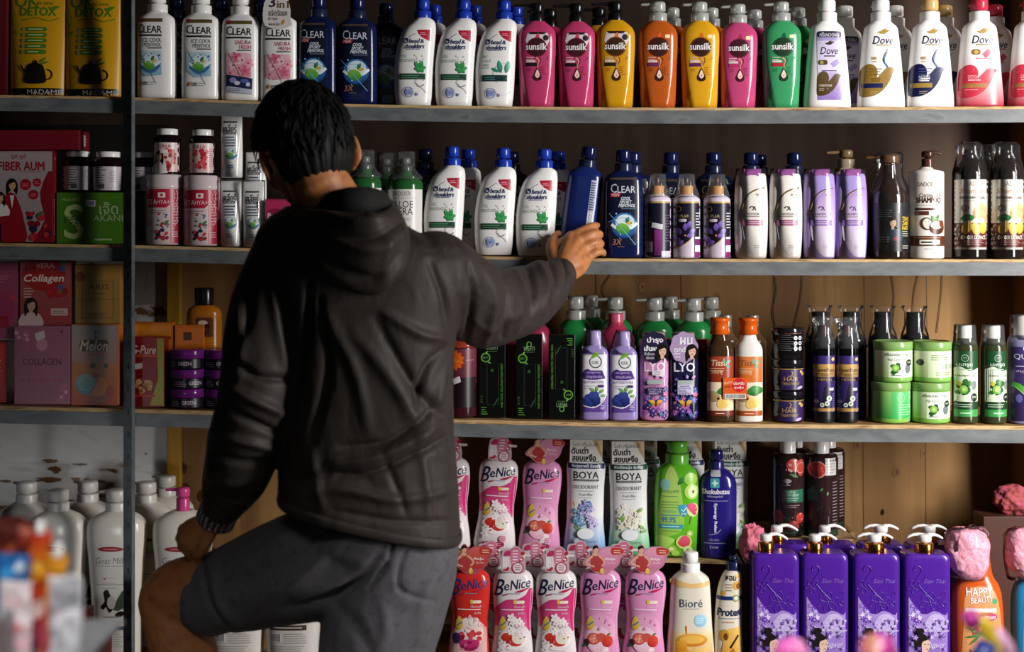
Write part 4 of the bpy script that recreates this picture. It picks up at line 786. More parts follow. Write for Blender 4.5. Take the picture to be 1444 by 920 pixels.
# tall oval bottles with floral art and round hang tags
def lyo(key, main, word, tagc, tagt, lines_):
    b = Body([(0, 15, 12), (2, 18.5, 13.5), (8, 20.6, 15), (96, 20.6, 15), (108, 20.2, 14.6), (113, 19, 13), (114, 17, 12)], 3.0); a = Art()
    a.t('LYO', 0, 76, 29, 12.5, word, bold=.35); a.r(-14, 70.4, -5, 71.2, word); pal = ['4a3c8c', '6a5cb0', '2c4c94', '8c5cac', '3c74a8', 'c85c98', '2c2c60']
    def fl(s, x, z, r, c, rn): s.flower(x, z, r, c, 'd8a0c0', 5, rn.uniform(0, 70))
    a.scatter(-17, 6, 17, 34, 26, 3, 5, pal, 11 + len(key), fl); a.scatter(-17, 30, -10, 60, 7, 2.4, 3.6, pal, 5, fl); a.scatter(8, 34, 17, 48, 5, 2.4, 4, pal, 6, fl); a.scatter(-17, 5, 17, 40, 26, .6, 1.3, ['2c6c8c', 'd888b8', '1c2450'], 3)
    a.leaf(0, 26, 8, 6, 160, 'd89428', 'e8b848'); a.leaf(2, 26, 9, 6, 20, 'd89428', 'e8b848'); a.leaf(0, 25, 5, 4, 220, 'c07c20'); a.leaf(2, 25, 5, 4, -40, 'c07c20'); a.leaf(4, 60, 6, 4, 100, 'b8a0d8'); a.leaf(10, 60, 7, 4, 40, 'b080b8')
    if lines_ == 'dark': a.rr(-10, 38, 12, 58, 1, 'c8c0dc'); a.r(-10, 52, 12, 58, 'a8b0b0'); a.lines(-7, 8, 49.6, 1, 2, 1, '5a4c80'); a.t('BUTTERFLY PEA', 0, 46.6, 18, 2.6, '4a3c78'); a.t('HERBAL', -3, 43, 12, 2.6, '4a3c78'); a.t('SHAMPOO', 0, 39.8, 17, 2.8, '4a3c78')
    else: a.r(-11, 52, 11, 58, '9ca8a4'); a.t('บัวหิมะ', 0, 49.4, 12, 3.4, '5a4c80'); a.rr(-11.5, 37, 11.5, 47.4, .8, '2c2454'); a.t('BUTTERFLY PEA', 0, 44.6, 19, 2.4, 'c8b8dc'); a.t('HERBAL HAIR', 0, 41.4, 17, 2.4, 'c8b8dc'); a.lines(-9, 8, 38.6, 1, 2, .9, 'c8b8dc'); a.p([(-4, 71), (12, 72), (12, 62), (-4, 65)], 'd8d0d8'); a.lines(-2, 9, 69, 2, 3, .7, '6a6080')
    f = Flat(17.4); mb = MB(); P = []
    for q in range(32): an = q * 11.25; rr_ = 20.6 + (.9 if q % 4 < 2 else -.5); P.append((-1 + rr_ * .93 * math.cos(math.radians(an)), 104 + rr_ * 1.05 * math.sin(math.radians(an))))
    mb.prism(P, -17.4, -16.8); t = Art(); w = 'e8e4ec'
    if key == 'lyo_pink': t.t('บำรุง', 0, 113, 22, 9.5, w, bold=.35); t.t('เส้นผม', -5, 102.5, 20, 7.5, w, bold=.3); t.t('ให้แข็งแรง', -8, 94.6, 14, 4, w); t.t('มีน้ำหนัก', -7, 89, 11, 4, w)
    else: t.t('ผม', 2, 113, 17, 10, w, bold=.35); t.t('ดกดำ', -5, 101, 19, 7.5, w, bold=.3); t.r(-16, 94.4, -6, 95.6, w); t.r(-14, 90, -6, 91, w)
    face(t, 10, 98, 1.75, 'dcb49c', '160e10')
    K(key, 'shampoo_bottle', 'bottle', ('bottle', b.mesh('bottle', plas(main, .26))), ('label', a.mesh('label', b)), ('cap', cap_mesh('cap', cyl(16, 113.6, 124, 2), plas('8c7c74', .3))), ('hang_tag', mb.mesh('hang_tag', plas(tagc, .4), KS()), [('tag_print', t.mesh('tag_print', f))], 'round scalloped paper tag'))
lyo('lyo_pink', 'c888b4', 'e8dce8', '24203c', '', 'pink'); lyo('lyo_dark', '1c1c3c', 'e4e0ec', 'a890b4', '', 'dark')
# orange capped pair
def orange(key, main, top):
    b = Body([(0, 19.4, 16), (2, 20.2, 17), (98, 20.2, 17), (106, 18.6, 16), (114, 13, 12), (120, 11, 11), (122, 10.5, 10.5)], 2.4); a = Art()
    a.r(-18.5, 9, 18.5, 56, 'dcc4a4', 'e8d4b8'); a.r(-18.5, 9, 18.5, 16, 'a84c1c' if top else '6c2818'); a.r(-18.5, 56, 18.5, 92, 'c86424' if top else '8c3018', 'd07838' if top else 'a03c24')
    a.t('Tissu', -3, 83, 22, 8, 'd8c4a4' if not top else '7c5434', sh=.15, bold=.2); a.leaf(6, 82, 9, 5, 30, '5a9c84'); a.leaf(6, 80, 8, 4, -30, '4a8c74'); a.leaf(4, 82, 8, 4, 90, '6cac94'); a.lines(-16, 10, 75, 2, 3, 1, 'e0b890'); a.t('แชมพู', -6, 69, 16, 5, 'e8c8a0')
    a.leaf(-6, 42, 26, 15, 10, '1c5c24', '3c8c40'); a.leaf(2, 46, 18, 10, -10, '2a7030', '4c9c48'); a.e(-10, 36, 9, 7, 'a08858', 'b89c70', rot=-30); a.e(4, 28, 9, 8, 'd8b050', 'e8cc7c'); a.e(0, 25, 6, 6, 'e0bc60'); a.e(-4, 33, 2, 2, '3c2c1c'); a.lines(-8, 8, 12.4, 1, 2, 1, 'e0c0a0')
    K(key, 'shampoo_bottle', 'bottle', ('bottle', b.mesh('bottle', main)), ('label', a.mesh('label', b)), ('cap', cap_mesh('cap', [(11, 121.6), (13.4, 122.6), (12.4, 132), (12.6, 140), (14, 141), (14, 144), (12, 145.6), (0.02, 145.8)], plas('c85410', .3), rib=.02)))
orange('orange_clear', mat('brown_clear_plastic', '3c2818', .12), 0); orange('orange_white', plas('dcd8d0', .25), 1)
a = Art(); a.r(-17, 4, 16, 26, 'd8581c'); a.e(5, 16, 9.6, 9.6, 'c01c28'); a.t('ประหยัด', 5, 19, 15, 4.4, 'f0d0c8', bold=.15); a.t('สุดคุ้ม', 5, 12.6, 13, 4.4, 'f0d0c8', bold=.15); a.t('พิเศษ', -10, 20, 12, 4, 'f0c8a0', rot=12); a.t('สุดคุ้ม', -10, 14, 11, 4.4, '3c1c10'); a.bar(-15, -3, 15, 4, 'dcd8d0', '2c2420')
K('pair_sticker', 'price_sticker', 'sticker', ('sticker', MB().box(-17.4, 16.4, -18.4, -17.9, -3.4, 26.4, 0, .1).mesh('sticker', plas('d8581c', .4), KS())), ('print', a.mesh('print', Flat(18.4))))
# black and purple treatment jars
def treat(key, back):
    a = Art()
    if back:
        a.lines(-19, 0, 34, 8, 3, .8, '5a5a5c', .3); a.r(-21, 36, 21, 37, '5c1c14')
        for q in range(6): a.e(3 + (q % 2) * 7.4, 30 - (q // 2) * 7.4, 2.9, 2.9, 'c8c8c8'); a.e(3 + (q % 2) * 7.4, 30 - (q // 2) * 7.4, 1.2, 1.2, '3c3c3c')
    else:
        a.r(-15, 2, 21, 30, '2a1c48', '342458'); a.r(-21.6, 30, 21.6, 31.4, '9c7c38'); a.l([(-1, 28), (1, 25), (-1, 22)], 1, 'b89850'); a.t('HAIR', -1, 17, 20, 6, 'b0904c', serif=1); a.t('TREATMENT', -1, 10.4, 25, 3.6, 'b0904c'); a.e(12, 4.6, 5, 2, 'b8a0cc', rot=15); a.e(17, 24, 2.4, 2.4, 'b8984c'); a.e(14, 27, 2, 2, 'c8a85c'); a.r(-6, 20.6, 4, 21.4, 'b0904c')
    jar(key, 22.6, 44, plas('100e12', .15), plas('16141a', .2), a, 10)
treat('treat', 0); treat('treat_back', 1)
# slim black spray bottles
b = Body([(0, 15.2, 15.2), (1.5, 16, 16), (106, 16, 16), (112, 14.4, 14.4), (118, 8, 8), (124, 6, 6)], 2.0); a = Art()
a.r(-15, 17, 15, 94, '2c2054', '382864'); a.r(-15, 12, 15, 94, '2a1e50', '3a2a6c'); a.r(-15.4, 64, 15.4, 82, 'a07c3c', 'b8904c'); a.t('TawnPuss', -1, 74, 27, 5.6, '2a1c30', bold=.15); a.r(-15.4, 68, 15.4, 68.8, '2a1c30'); a.t('HERBAL', 0, 66.2, 14, 2.6, '2a1c30'); a.r(-15.4, 58, 15.4, 63.4, '1c1438'); a.t('HERBAL', 0, 60.6, 20, 4, 'a8884c'); a.r(-15.4, 16, 15.4, 20.4, 'a07c3c'); a.r(-15.4, 0.5, 15.4, 15, '0e0c12')
a.p([(-2, 48), (2, 56), (6, 46), (4, 30), (8, 22), (-6, 22), (-4, 34)], '1c1420', None, 3); a.e(11, 89, 2.6, 2.6, 'c8b070'); a.r(5, 45, 12, 49, 'c8c0dc'); a.lines(10, 14, 40, 9, 3, .8, '8c80b0'); a.lines(-14, -11, 40, 6, 3, .8, '8c80b0')
for x, z, r in ((5, 34, 4), (2, 27, 3.4), (-5, 25, 3), (-12, 30, 2.4)): a.e(x, z, r, r, 'c8ccc4'); a.e(x, z, r * .5, r * .5, '4c7c4c')
K('spray', 'spray_bottle', 'bottle', ('bottle', b.mesh('bottle', mat('black_gloss', '0c0c10', .1))), ('label', a.mesh('label', b)), ('sprayer', cap_mesh('sprayer', cyl(6.6, 122, 136, 1), plas('3c1c1c', .3))), tube_film('film_wrap', [(16.8, 104), (15.8, 114), (12, 126), (13, 138), (16, 144), (17, 147), (0.02, 148)], OVERCAP, crumple=3))
# green conditioner tubs
def tub(key, kind):
    r, h = 27.5, 57; a = Art(); x1 = 26.6
    a.r(-x1, 7, x1, 44, 'a8c878', 'dce4c4')
    if kind == 'front':
        a.r(-12, 7, 26, 42, 'e0e8d4', 'e8ece0'); a.t('ครีมนวดผมมะกรูด', 0, 38.6, 34, 5.4, '345c34', bold=.15); a.t('Hair Conditioner', 0, 32, 26, 4, '2c4c34'); a.scatter(-10, 13, 4, 26, 14, 2.4, 4, ['1c5024', '2c6c2c', '143818', '58a038'], 4); a.e(-3, 20, 5, 5, '68a838', '8cc450'); a.e(-3, 20, 2.4, 2.4, 'b8d878'); a.e(15, 19, 4.4, 6.4, '6a7478'); a.e(17, 27.6, 4.6, 4.6, '1c2c20'); a.t('300', 17, 28, 6, 2.6, 'd8dcd4'); a.lines(-9, 10, 10, 1, 2, 1, '3c5c3c')
    elif kind == 'code':
        a.r(-12, 7, 26, 44, 'ccdcb0', 'dce8c8'); a.bar(2, 18, 24, 27, 'dce8d0', '2c3c2c'); a.lines(-8, 20, 38, 3, 3, .9, '5a7c4c', .3); a.lines(-2, 24, 14, 2, 3, .9, '5a7c4c'); a.e(-21, 28, 4, 4.6, '1c2c20')
    else:
        a.r(-x1, 7, -6, 44, '3a9444', '8cc468'); a.r(-6, 7, x1, 44, '34a850', '5cb86c'); a.ring(8, 36, 5.4, .8, '9cd0a0'); a.t('ST', 8, 36, 5, 3.4, '9cd0a0'); a.lines(4, 24, 26, 5, 3.4, .9, 'a8dcb0', .3)
    s = Body([(0, r - .8, r - .8), (h, r - .8, r - .8)], 2.0)
    mb = MB().lathe([(r - 3, 0), (r - 1, 1.6), (r - .8, 3), (r - .8, 46)], seg=40)
    K(key, 'conditioner_tub', 'tub', ('tub', mb.mesh('tub', plas('7cb050', .3), KS())), ('label', a.mesh('label', s)), ('lid', cap_mesh('lid', [(r - .4, 45.4), (r, 46), (r, h - 1.5), (r - 1, h - .4), (r - 2.4, h), (r - 3.4, h - .8), (0.02, h - .8)], mat('clear_green_lid', '8cb468', .2, trans=.2), seg=40)))
tub('tub_front', 'front'); tub('tub_code', 'code'); tub('tub_side', 'side')
# dark green bottles with white caps
def gbot(key, dx):
    b = Body([(0, 17, 17), (2, 18, 18), (106, 18, 18), (112, 16, 16), (117, 11, 11), (120, 9, 9)], 2.0); a = Art().at(dx)
    a.clip = (-17.2, 0, 17.2, 200)
    a.r(-18, 10, 18, 102, '1c5028', '1a4826'); a.p(spline([(-18, 76), (-8, 80), (4, 74), (18, 78)], False, 4) + [(18, 28), (-18, 28)], 'd4e4c0', 'dce8cc'); a.r(-18, 10, 18, 20, '3a9448'); a.r(-18, 20, 18, 31, '1c3c24'); a.lines(-15, 10, 27, 2, 3, 1, 'b8d0b0'); a.lines(-8, 10, 15, 1, 3, 1.6, 'b8e0b8')
    a.ring(-2, 92, 4.6, .8, 'a0b8a0'); a.t('ST', -2, 92, 4.6, 3, 'a0b8a0'); a.t('มะกรูด', -2, 82, 20, 5.4, 'c8dcc8', bold=.15); a.lines(-12, 8, 76, 1, 3, 1, 'a8c8a8'); a.t('แชมพูสระผม', 0, 67, 26, 3.6, '2c4c2c')
    a.scatter(-12, 40, 6, 60, 16, 2.6, 4.4, ['1c5024', '2c6c2c', '143818'], 6); a.e(-4, 48, 5.6, 6, '68a838', '90c858'); a.e(-4, 48, 2.6, 2.8, 'c0dc80'); a.e(11, 54, 3.6, 6.6, '7c8480'); a.e(-9, 56, 2.6, 3.4, 'c8c040'); a.e(11, 37, 5, 6, '1c2c20'); a.t('300', 11, 37.4, 6.4, 2.8, 'd8dcd4')
    K(key, 'shampoo_bottle', 'bottle', ('bottle', b.mesh('bottle', mat('dark_olive_plastic', '343820', .15))), ('label', a.mesh('label', b)), ('cap', cap_mesh('cap', cyl(9.6, 118, 137, 1), plas('d8d6d0', .3))), tube_film('overcap', [(17.6, 110), (16, 116), (15, 136), (14, 138), (0.02, 138)], OVERCAP))
gbot('gbot', -3); gbot('gbot_b', 3)
b = Body([(0, 21, 19), (2, 22, 20), (112, 22, 20), (120, 20, 18), (124, 15, 15)], 2.2); a = Art()
a.r(-20.5, 4, 20.5, 108, '2c2048', '3a2c60'); a.t('QUEEN', -1, 94, 34, 8.4, 'c8c4d0'); a.e(-4, 106, 3, 4, 'd0ccd8'); a.t('ครีม', 8, 86, 8, 4, 'b8b0c4'); a.lines(-16, 16, 81, 1, 3, 1.2, 'b0a8c0'); a.t('สมุนไพร', -2, 74, 28, 5, 'b8b0c4'); a.l([(-20, 56), (-10, 52), (0, 40), (4, 22), (14, 6)], 7, '4c9c34', 5, 3); a.l([(-19, 54), (-2, 38), (4, 20)], 1.4, '8ccc5c'); a.ring(12, 16, 6, 2, '4c9c34'); a.e(-12, 36, 4, 6, '5c5c9c')
K('queen', 'lotion_bottle', 'bottle', ('bottle', b.mesh('bottle', plas('7c7898', .25))), ('label', a.mesh('label', b)), ('cap', cap_mesh('cap', cyl(13, 123, 152, 1.4), plas('c8c4bc', .3))), tube_film('overcap', [(20, 118), (18.4, 124), (18.2, 150), (17, 153), (0.02, 153)], OVERCAP))

# ------------------------------------------------------------------ lowest bay
REF[0] = .19
# hourglass shower bottles (bodies as seen from base up)
BNP = [(0, 29.5, 17), (3, 30.6, 18), (20, 29, 17.5), (44, 25.6, 16), (62, 25, 16), (84, 27.2, 17), (104, 28.4, 17), (116, 27.4, 16), (124, 23.5, 14), (128, 17, 12), (131, 13, 11)]
def benice(key, k, kind):
    P = [(t * k, w * k, d * k) for t, w, d in BNP]; b = Body(P, 2.5); a = Art().at(0, 0, k)
    if kind == 'mag': base, mid, wd, ac = 'dcd4d6', 'c8206c', '1c2048', 'a81840'
    elif kind == 'pink': base, mid, wd, ac = 'd48cb8', 'd890bc', '1c2048', 'b01848'
    else: base, mid, wd, ac = 'c82c28', 'c82828', '2c3478', 'b01c38'
    if kind == 'mag':
        a.p(spline([(-25, 78), (-10, 90), (8, 92), (27, 104)], False, 5) + [(25.5, 100), (25, 80), (24.4, 64), (24.6, 50)] + spline([(24, 46), (10, 60), (-6, 62), (-24, 52)], False, 5), 'd85c94', 'b8105c')
        a.p([(18, 98), (26.4, 105), (26, 84), (24.2, 64), (24.8, 48), (20, 52)], 'c8206c', None, 2); a.l([(25, 104), (23.6, 84), (23, 66), (23.6, 52)], .7, 'e8a8c4')
    elif kind == 'pink':
        a.e(0, 46, 22, 26, 'dca8c4', 'd898bc'); a.e(-2, 36, 17, 18, 'e4c0d0'); a.l([(24, 112), (23.6, 84), (22.6, 62), (24, 40)], .8, 'e4b8cc')
    else:
        a.p(spline([(-25, 40), (-12, 62), (8, 66), (24, 50)], False, 5) + [(26, 4), (-27, 4)], 'd8b8b8', 'd88078'); a.e(0, 44, 20, 22, 'e0c4c0', 'e8d8d4')
    a.t('B', -17.6, 107, 11, 22, wd, sh=.36, rot=4, bold=.12); a.t('e', -8.4, 107.6, 7, 8.4, wd, sh=.2, rot=9, bold=.1); a.t('Nice', 10.5, 112.4, 27, 13, wd, sh=.26, rot=9, bold=.1); a.p([(2, 101), (12, 104.5), (24, 107.5), (16, 103), (10, 100.6)], ac, None, 2); a.l([(-14, 96.5), (-7, 98.4)], 1.8, ac, 0); a.lines(-7, 12, 99, 1, 2, 1, '7080a0')
    a.rr(1, 85.5, 16, 89.5, 1.8, 'e4d8c8'); a.e(2.5, 87.8, 2.2, 3, 'd8b040'); lc = 'ecd8e0'
    a.t('ครีมอาบน้ำ', 9, 81.4, 15, 3.8, lc); a.lines(-16, 16, 77, 1, 3, 1.5, lc, .1); a.t('ชุ่มชื้น', 11, 72, 9, 4, lc)
    a.p([(-14, 68), (-18.6, 58), (-17, 50), (-12, 49), (-8.6, 54), (-9.6, 61)], 'd8b02c', 'e8cc58', 3); a.l([(-17, 54), (-9.4, 60)], 2, '5c7c9c', 0)
    wf = lambda s, x, z, r, c, rn: s.flower(x, z, r, c, 'd89ca8', 5, rn.uniform(0, 70))
    if kind == 'mag':
        a.e(0, 36, 20, 14, 'e8e0e0'); a.e(-8, 38, 8, 7.4, 'b01c20', 'd0402c'); a.e(4, 32, 9, 5, 'c03028'); a.e(8, 38, 9, 8, 'dcd8c8'); a.scatter(-4, 42, 14, 62, 10, 4, 5.6, ['e8d8dc', 'f0e8e8', 'd8a8b8'], 5, wf); a.flower(-2, 66, 6.4, 'ece4e4', 'e0c8c8'); a.scatter(-16, 22, -8, 34, 3, 5, 6, ['ece6e8'], 3, wf); a.scatter(-18, 26, 18, 40, 8, .8, 1.4, ['b01c38', 'd87890'], 2)
    elif kind == 'pink':
        a.e(-8, 37, 8.6, 8, 'b83030', 'c8483c'); a.e(-8, 37, 6.8, 6.2, 'd87860'); a.l([(-14, 36), (-2, 38)], 1, 'e8b8a8', 0); a.l([(-9, 31), (-7, 43)], 1, 'e8b8a8', 0); a.e(2, 39, 7, 6, 'c05048'); a.e(11, 34, 7.4, 8, 'b82420', 'd04430'); a.leaf(10, 42, 6, 3, 30, '3c7430'); a.e(-18, 31, 4, 5, '3c2430'); a.leaf(-18, 28, 7, 4, 200, '2c6c34'); a.p([(-16, 28), (-6, 24), (8, 26), (14, 22), (4, 18), (-10, 20)], 'e4b4c4', None, 3); a.scatter(0, 14, 12, 24, 5, 3, 4, ['ece0d8', 'e8d0b8'], 4); a.scatter(-4, 50, 16, 66, 9, 1, 2, ['d070a0', 'e0a0c0'], 5)
    else:
        a.e(-17, 37, 6.4, 7.4, '2c2450', '40306c'); a.scatter(-12, 36, 16, 46, 12, 3, 4.6, ['b81c2c', 'c83440', '901838', 'd04850'], 12); a.p([(-12, 34), (2, 36), (14, 34), (12, 24), (0, 20), (-10, 25)], 'a82058', 'c03070', 3); a.scatter(-10, 22, 12, 33, 9, 1.4, 2.6, ['7c1840', 'd0608c', 'e0a0b8'], 7); a.p([(-14, 20), (2, 14), (16, 22), (12, 17), (0, 10), (-10, 14)], 'e8ccd4', None, 3); a.scatter(-4, 48, 18, 68, 12, 2, 3.4, ['ece0dc', 'e0b0b0'], 5)
    a.e(11, 16, 5, 5, 'd898a8' if kind != 'pink' else 'e0b0c8'); a.lines(7, 15, 19, 3, 2.4, .8, 'b05070')
    a.rr(-19, 5, 14, 11.4, 3, 'a03050'); a.lines(-15, 10, 9.4, 2, 2.6, .9, 'e0b0b8', .1)
    # cardboard neck tag
    y0 = -13.5 * k; mb = MB(); f = Flat(13.5 * k + .5); t = Art().at(0, 0, k)
    if kind == 'mag':
        P = [(-12, 128), (12, 126), (17, 134), (15, 150), (10, 160), (2, 164), (-4, 160), (-14, 158), (-16, 150), (-17, 142), (-16, 130)]
        mb.prism([(x * k, z * k) for x, z in spline(P, True, 3)], y0 - .5, y0)
        t.r(-15, 133, -3, 149, 'd8ccd0')
        for q in range(5): t.r(-14.5 + q * 2.4, 135, -13.3 + q * 2.4, 149, 'ece6e8')
        t.p([(-13, 150), (-4, 151), (-3, 157), (-10, 157)], 'b83060', None, 2); t.p([(-3, 136), (8, 138), (10, 158), (2, 162), (-4, 156)], 'd0889c', 'c86c88', 2); t.lines(-1, 7, 157, 5, 4, 1.4, 'ece0e4'); t.scatter(8, 142, 15, 156, 7, 1.6, 2.8, ['c02838', 'e8dcdc', '3c6c3c'], 4); t.ring(6, 134, 7.4, 1.4, 'b03050'); t.e(6, 134, 6.6, 6.6, 'e0d4d8'); t.lines(2, 10, 137, 3, 2.8, 1, 'b03050'); t.scatter(-15, 130, -4, 134, 6, 1.2, 1.8, ['b01c30'], 4); cardc = 'c4a8b0'
    else:
        P = [(-8, 126), (6, 124), (14, 130), (23, 138), (27, 150), (30, 158), (20, 163), (6, 163), (-2, 160), (-8, 166), (-13, 162), (-14, 152), (-22, 146), (-26, 138), (-18, 134)]
        mb.prism([(x * k, z * k) for x, z in spline(P, True, 3)], y0 - .5, y0); cc = 'b83028' if kind == 'red' else 'c87098'
        t.e(8, 147, 15, 15, cc, 'd0605c' if kind == 'red' else 'd898b4'); t.p([(14, 152), (28, 154), (28, 160), (18, 162), (12, 160)], 'b83c30', None, 3); t.lines(16, 26, 158, 2, 3, 1, 'e8c8b8'); t.t('ผิวนุ่ม', 11, 146, 13, 4, 'f0e0e4', bold=.2); t.t('ชุ่มชื้น', 13, 140.6, 11, 3.6, 'f0e0e4')
        t.p([(-14, 150), (-6, 151), (0, 146), (2, 132), (-6, 128), (-14, 132)], 'a83438', 'b04040', 2); sk = 'd8a488'; t.l([(-13, 149), (-22, 140), (-10, 135)], 3, sk, 4, 2.2); t.l([(-4, 150), (4, 142), (0, 136)], 3, sk, 4, 2.2); t.p([(-14, 150), (-5, 150), (-8, 155), (-11, 155)], sk, None, 2); t.e(-9, 158, 3.4, 4.2, sk); t.p([(-12.6, 158), (-12, 163), (-7, 164), (-5.4, 159), (-8, 161)], '1c1210', None, 2); t.p([(0, 134), (-2.6, 128), (0, 125), (3.4, 127), (3, 131)], 'dca83c', 'e8cc70', 2); cardc = 'b05058' if kind == 'red' else 'c08098'
    K(key, 'shower_bottle', 'bottle', ('bottle', b.mesh('bottle', plas(base, .27))), ('label', a.mesh('label', b)), pump(0, 130 * k, 9 * k, 8 * k, 8 * k, 11 * k, 24 * k, 6, plas('c8bcc0', .35), plas('c8bcc0', .35)), ('neck_tag', mb.mesh('neck_tag', plas(cardc, .4), KS()), [('tag_print', t.mesh('tag_print', f))]))
for k, sfx, rf in ((1.0, '_up', .19), (1.0, '', .05)):
    REF[0] = rf; kk = k * (1.0 if sfx else S(.19) / S(.05))
    for kind in ('mag', 'pink', 'red'):
        if not (sfx and kind == 'red'): benice('bn_' + kind + sfx, kk, kind)
REF[0] = .19
# tall sleeve-topped body wash
def boya(key, tint, tint2, bandc, thai, flow):
    b = Body([(0, 29.6, 17), (3, 30.6, 18), (18, 29.4, 17.4), (50, 26.6, 16), (90, 26.6, 16), (122, 28, 16), (129, 27, 15), (133, 22, 13)], 2.6); k = KS()
    m = mat('fading_plastic_' + tint, 'e8e6e6', .26); nt = m.node_tree; tc = nt.nodes.new('ShaderNodeTexCoord'); sx = nt.nodes.new('ShaderNodeSeparateXYZ'); rp = nt.nodes.new('ShaderNodeValToRGB')
    nt.links.new(tc.outputs['Generated'], sx.inputs[0]); nt.links.new(sx.outputs[2], rp.inputs[0]); nt.links.new(rp.outputs[0], nt.nodes['Principled BSDF'].inputs['Base Color'])
    for e, p, c in zip(rp.color_ramp.elements, (0.03, .42), (tint, 'dcdcdc')): e.position = p; e.color = (*lin(c), 1)
    a = Art(); a.r(-26.6, 122.5, 26.6, 130, bandc); a.t(thai, -1, 126.2, 40, 6, 'd8dce4', bold=.2); a.t('BOYA', 0, 113.5, 36, 10, '20222a', bold=.15); a.r(-18, 104.6, 18, 107.4, '24262c'); a.lines(-16, 16, 106, 1, 2, .8, '9c9ca4', .05); a.t('DEODORANT', 0, 96.5, 36, 5.4, '6a6c74'); a.lines(-12, 12, 90.6, 1, 2, 1, '9c9ca4'); a.t('Fresh Bliss', 0, 85.6, 19, 4, '8c8c98', sh=.3); a.lines(-10, 10, 81, 1, 2, .8, '9c9ca4')
    if flow == 'blue':
        fl = lambda s, x, z, r, c, rn: s.flower(x, z, r, c, 'e0e4ec', 4, rn.uniform(0, 80))
        a.leaf(-20, 46, 14, 7, 20, '4c7c4c'); a.leaf(-16, 40, 14, 6, -30, '6c9464')
        a.scatter(-20, 44, -4, 62, 14, 3.6, 5.4, ['7ca4c8', '5c94b4', '8cb4d4', '6c9cc0'], 5, fl); a.scatter(-8, 58, 8, 76, 14, 3.4, 5, ['6c84c0', '8c9cd0', '9c98cc'], 6, fl); a.scatter(2, 40, 16, 66, 14, 3, 4.6, ['b0a8d4', 'a49ccc', 'c4b8dc'], 7, fl); a.leaf(-16, 68, 9, 3, 110, 'd89c5c')
    else:
        fl = lambda s, x, z, r, c, rn: s.flower(x, z, r, c, 'd8d098', 5, rn.uniform(0, 70))
        a.scatter(-18, 40, 18, 72, 30, 3.2, 5.2, ['e4e0d4', 'ece8de', 'd8d4c4', 'dcdccc'], 5, fl)
        for x, z, an in ((-16, 52, 30), (-12, 48, 60), (2, 36, 200), (14, 44, -40), (16, 34, 10), (-4, 34, 220), (12, 62, 40)): a.leaf(x, z, 10, 4.4, an, '5c8c38', '90b460')
    a.e(0, 30, 12, 8, 'dce0e4'); a.ring(-12, 19, 4.6, 1, '9ca4ac'); a.e(-12, 19, 3.6, 3.6, 'c8ccd0'); a.t('TanaMyra', 9, 19, 18, 3.4, '4c5460', sh=.2); a.lines(-18, 14, 12, 2, 3, .9, '5c7484' if flow == 'blue' else '3c7c5c', .1)
    # card sleeve standing up over the pump
    t = Art(); t.r(-24, 132, 22, 163.5, 'd8d6d0', 'e0deda'); t.p([(8, 163.5), (22, 163.5), (22, 138), (16, 148)], 'c0a070', None, 0); t.p([(14, 163), (22, 163.5), (22, 146)], 'd8c49c', None, 0); t.t('โบย่า ครีมอาบน้ำ', -2, 157.6, 38, 6.6, '2c2c30'); t.t('ดับเต่า', -10, 148.6, 24, 9.6, '202024', bold=.45); t.t('สยบเหงื่อ', -4, 138.6, 34, 9.6, '202024', bold=.45); t.lines(-22, 18, 132.6, 1, 2, 1, '6c6c70', .05)
    mb = MB().box(-24.4, 22.4, -13.4, -12.8, 131, 164, 0, .15).box(-24.4, 22.4, 11, 11.6, 131, 164, 0, .15).box(-24.4, -23.8, -13, 11, 131, 164).box(21.8, 22.4, -13, 11, 131, 164)
    K(key, 'shower_bottle', 'bottle', ('bottle', b.mesh('bottle', m)), ('label', a.mesh('label', b)), ('card_sleeve', mb.mesh('card_sleeve', mat('card_grey', 'ccc9c2', .45), k), [('sleeve_print', t.mesh('sleeve_print', Flat(13.4)))]),
      ('cap', cap_mesh('cap', cyl(10, 132.5, 150), plas('d8d4d0', .3))))
boya('boya_blue', '5c94c8', '', '1c2c5c', 'ผิวสุขภาพดี มีออร่า', 'blue'); boya('boya_green', '4cb070', '', '1c4c34', 'ผิวเนียนนุ่ม ชุ่มชื้น', 'white')
# apple green pump bottle
b = Body([(0, 28, 18), (4, 30, 20), (30, 31, 20.5), (80, 31.6, 21), (112, 30.4, 20), (122, 28, 18), (128, 22, 16), (132, 16.6, 15)], 2.8); a = Art()
a.p([(-29, 30), (-22, 100), (-14, 127), (-6, 127), (3, 104), (8, 70), (10, 50), (4, 36), (-12, 30)], '8cbc48', 'b0cc6c', 2); a.e(-18, 104, 7, 8, '7cb8b0', '8cc4bc'); a.t('โชกุบุสซึ', -12, 94, 26, 5, '3c7c4c', bold=.15); a.lines(-24, 4, 87, 1, 2, 1, '4c8c4c'); a.lines(-24, 4, 79, 3, 4, 1.2, '5c8c4c', .2); a.t('ปกป้อง', -11, 66, 18, 4.6, '4c8c94'); a.lines(-22, 4, 60, 1, 3, 1.6, '4c8c94'); a.t('99.9%', -12, 53.5, 20, 8, '3c7cac', bold=.2)
a.p([(-27, 47), (8, 47), (8, 41), (-26, 41)], '3c94a4'); a.lines(-22, 4, 44, 1, 2, 1.1, 'd0e8e0'); a.lines(-22, 6, 37.4, 1, 2, 1, '5c8c4c')
a.p([(2, 75), (16, 75), (16, 66), (9, 58), (2, 66)], '1c8cac', '3ca4c0', 2); a.l([(5, 69), (8, 66), (13, 72)], 1.4, 'e4f0f0', 0); a.t('24h', 9, 62.6, 8, 3, 'e4f0f0')
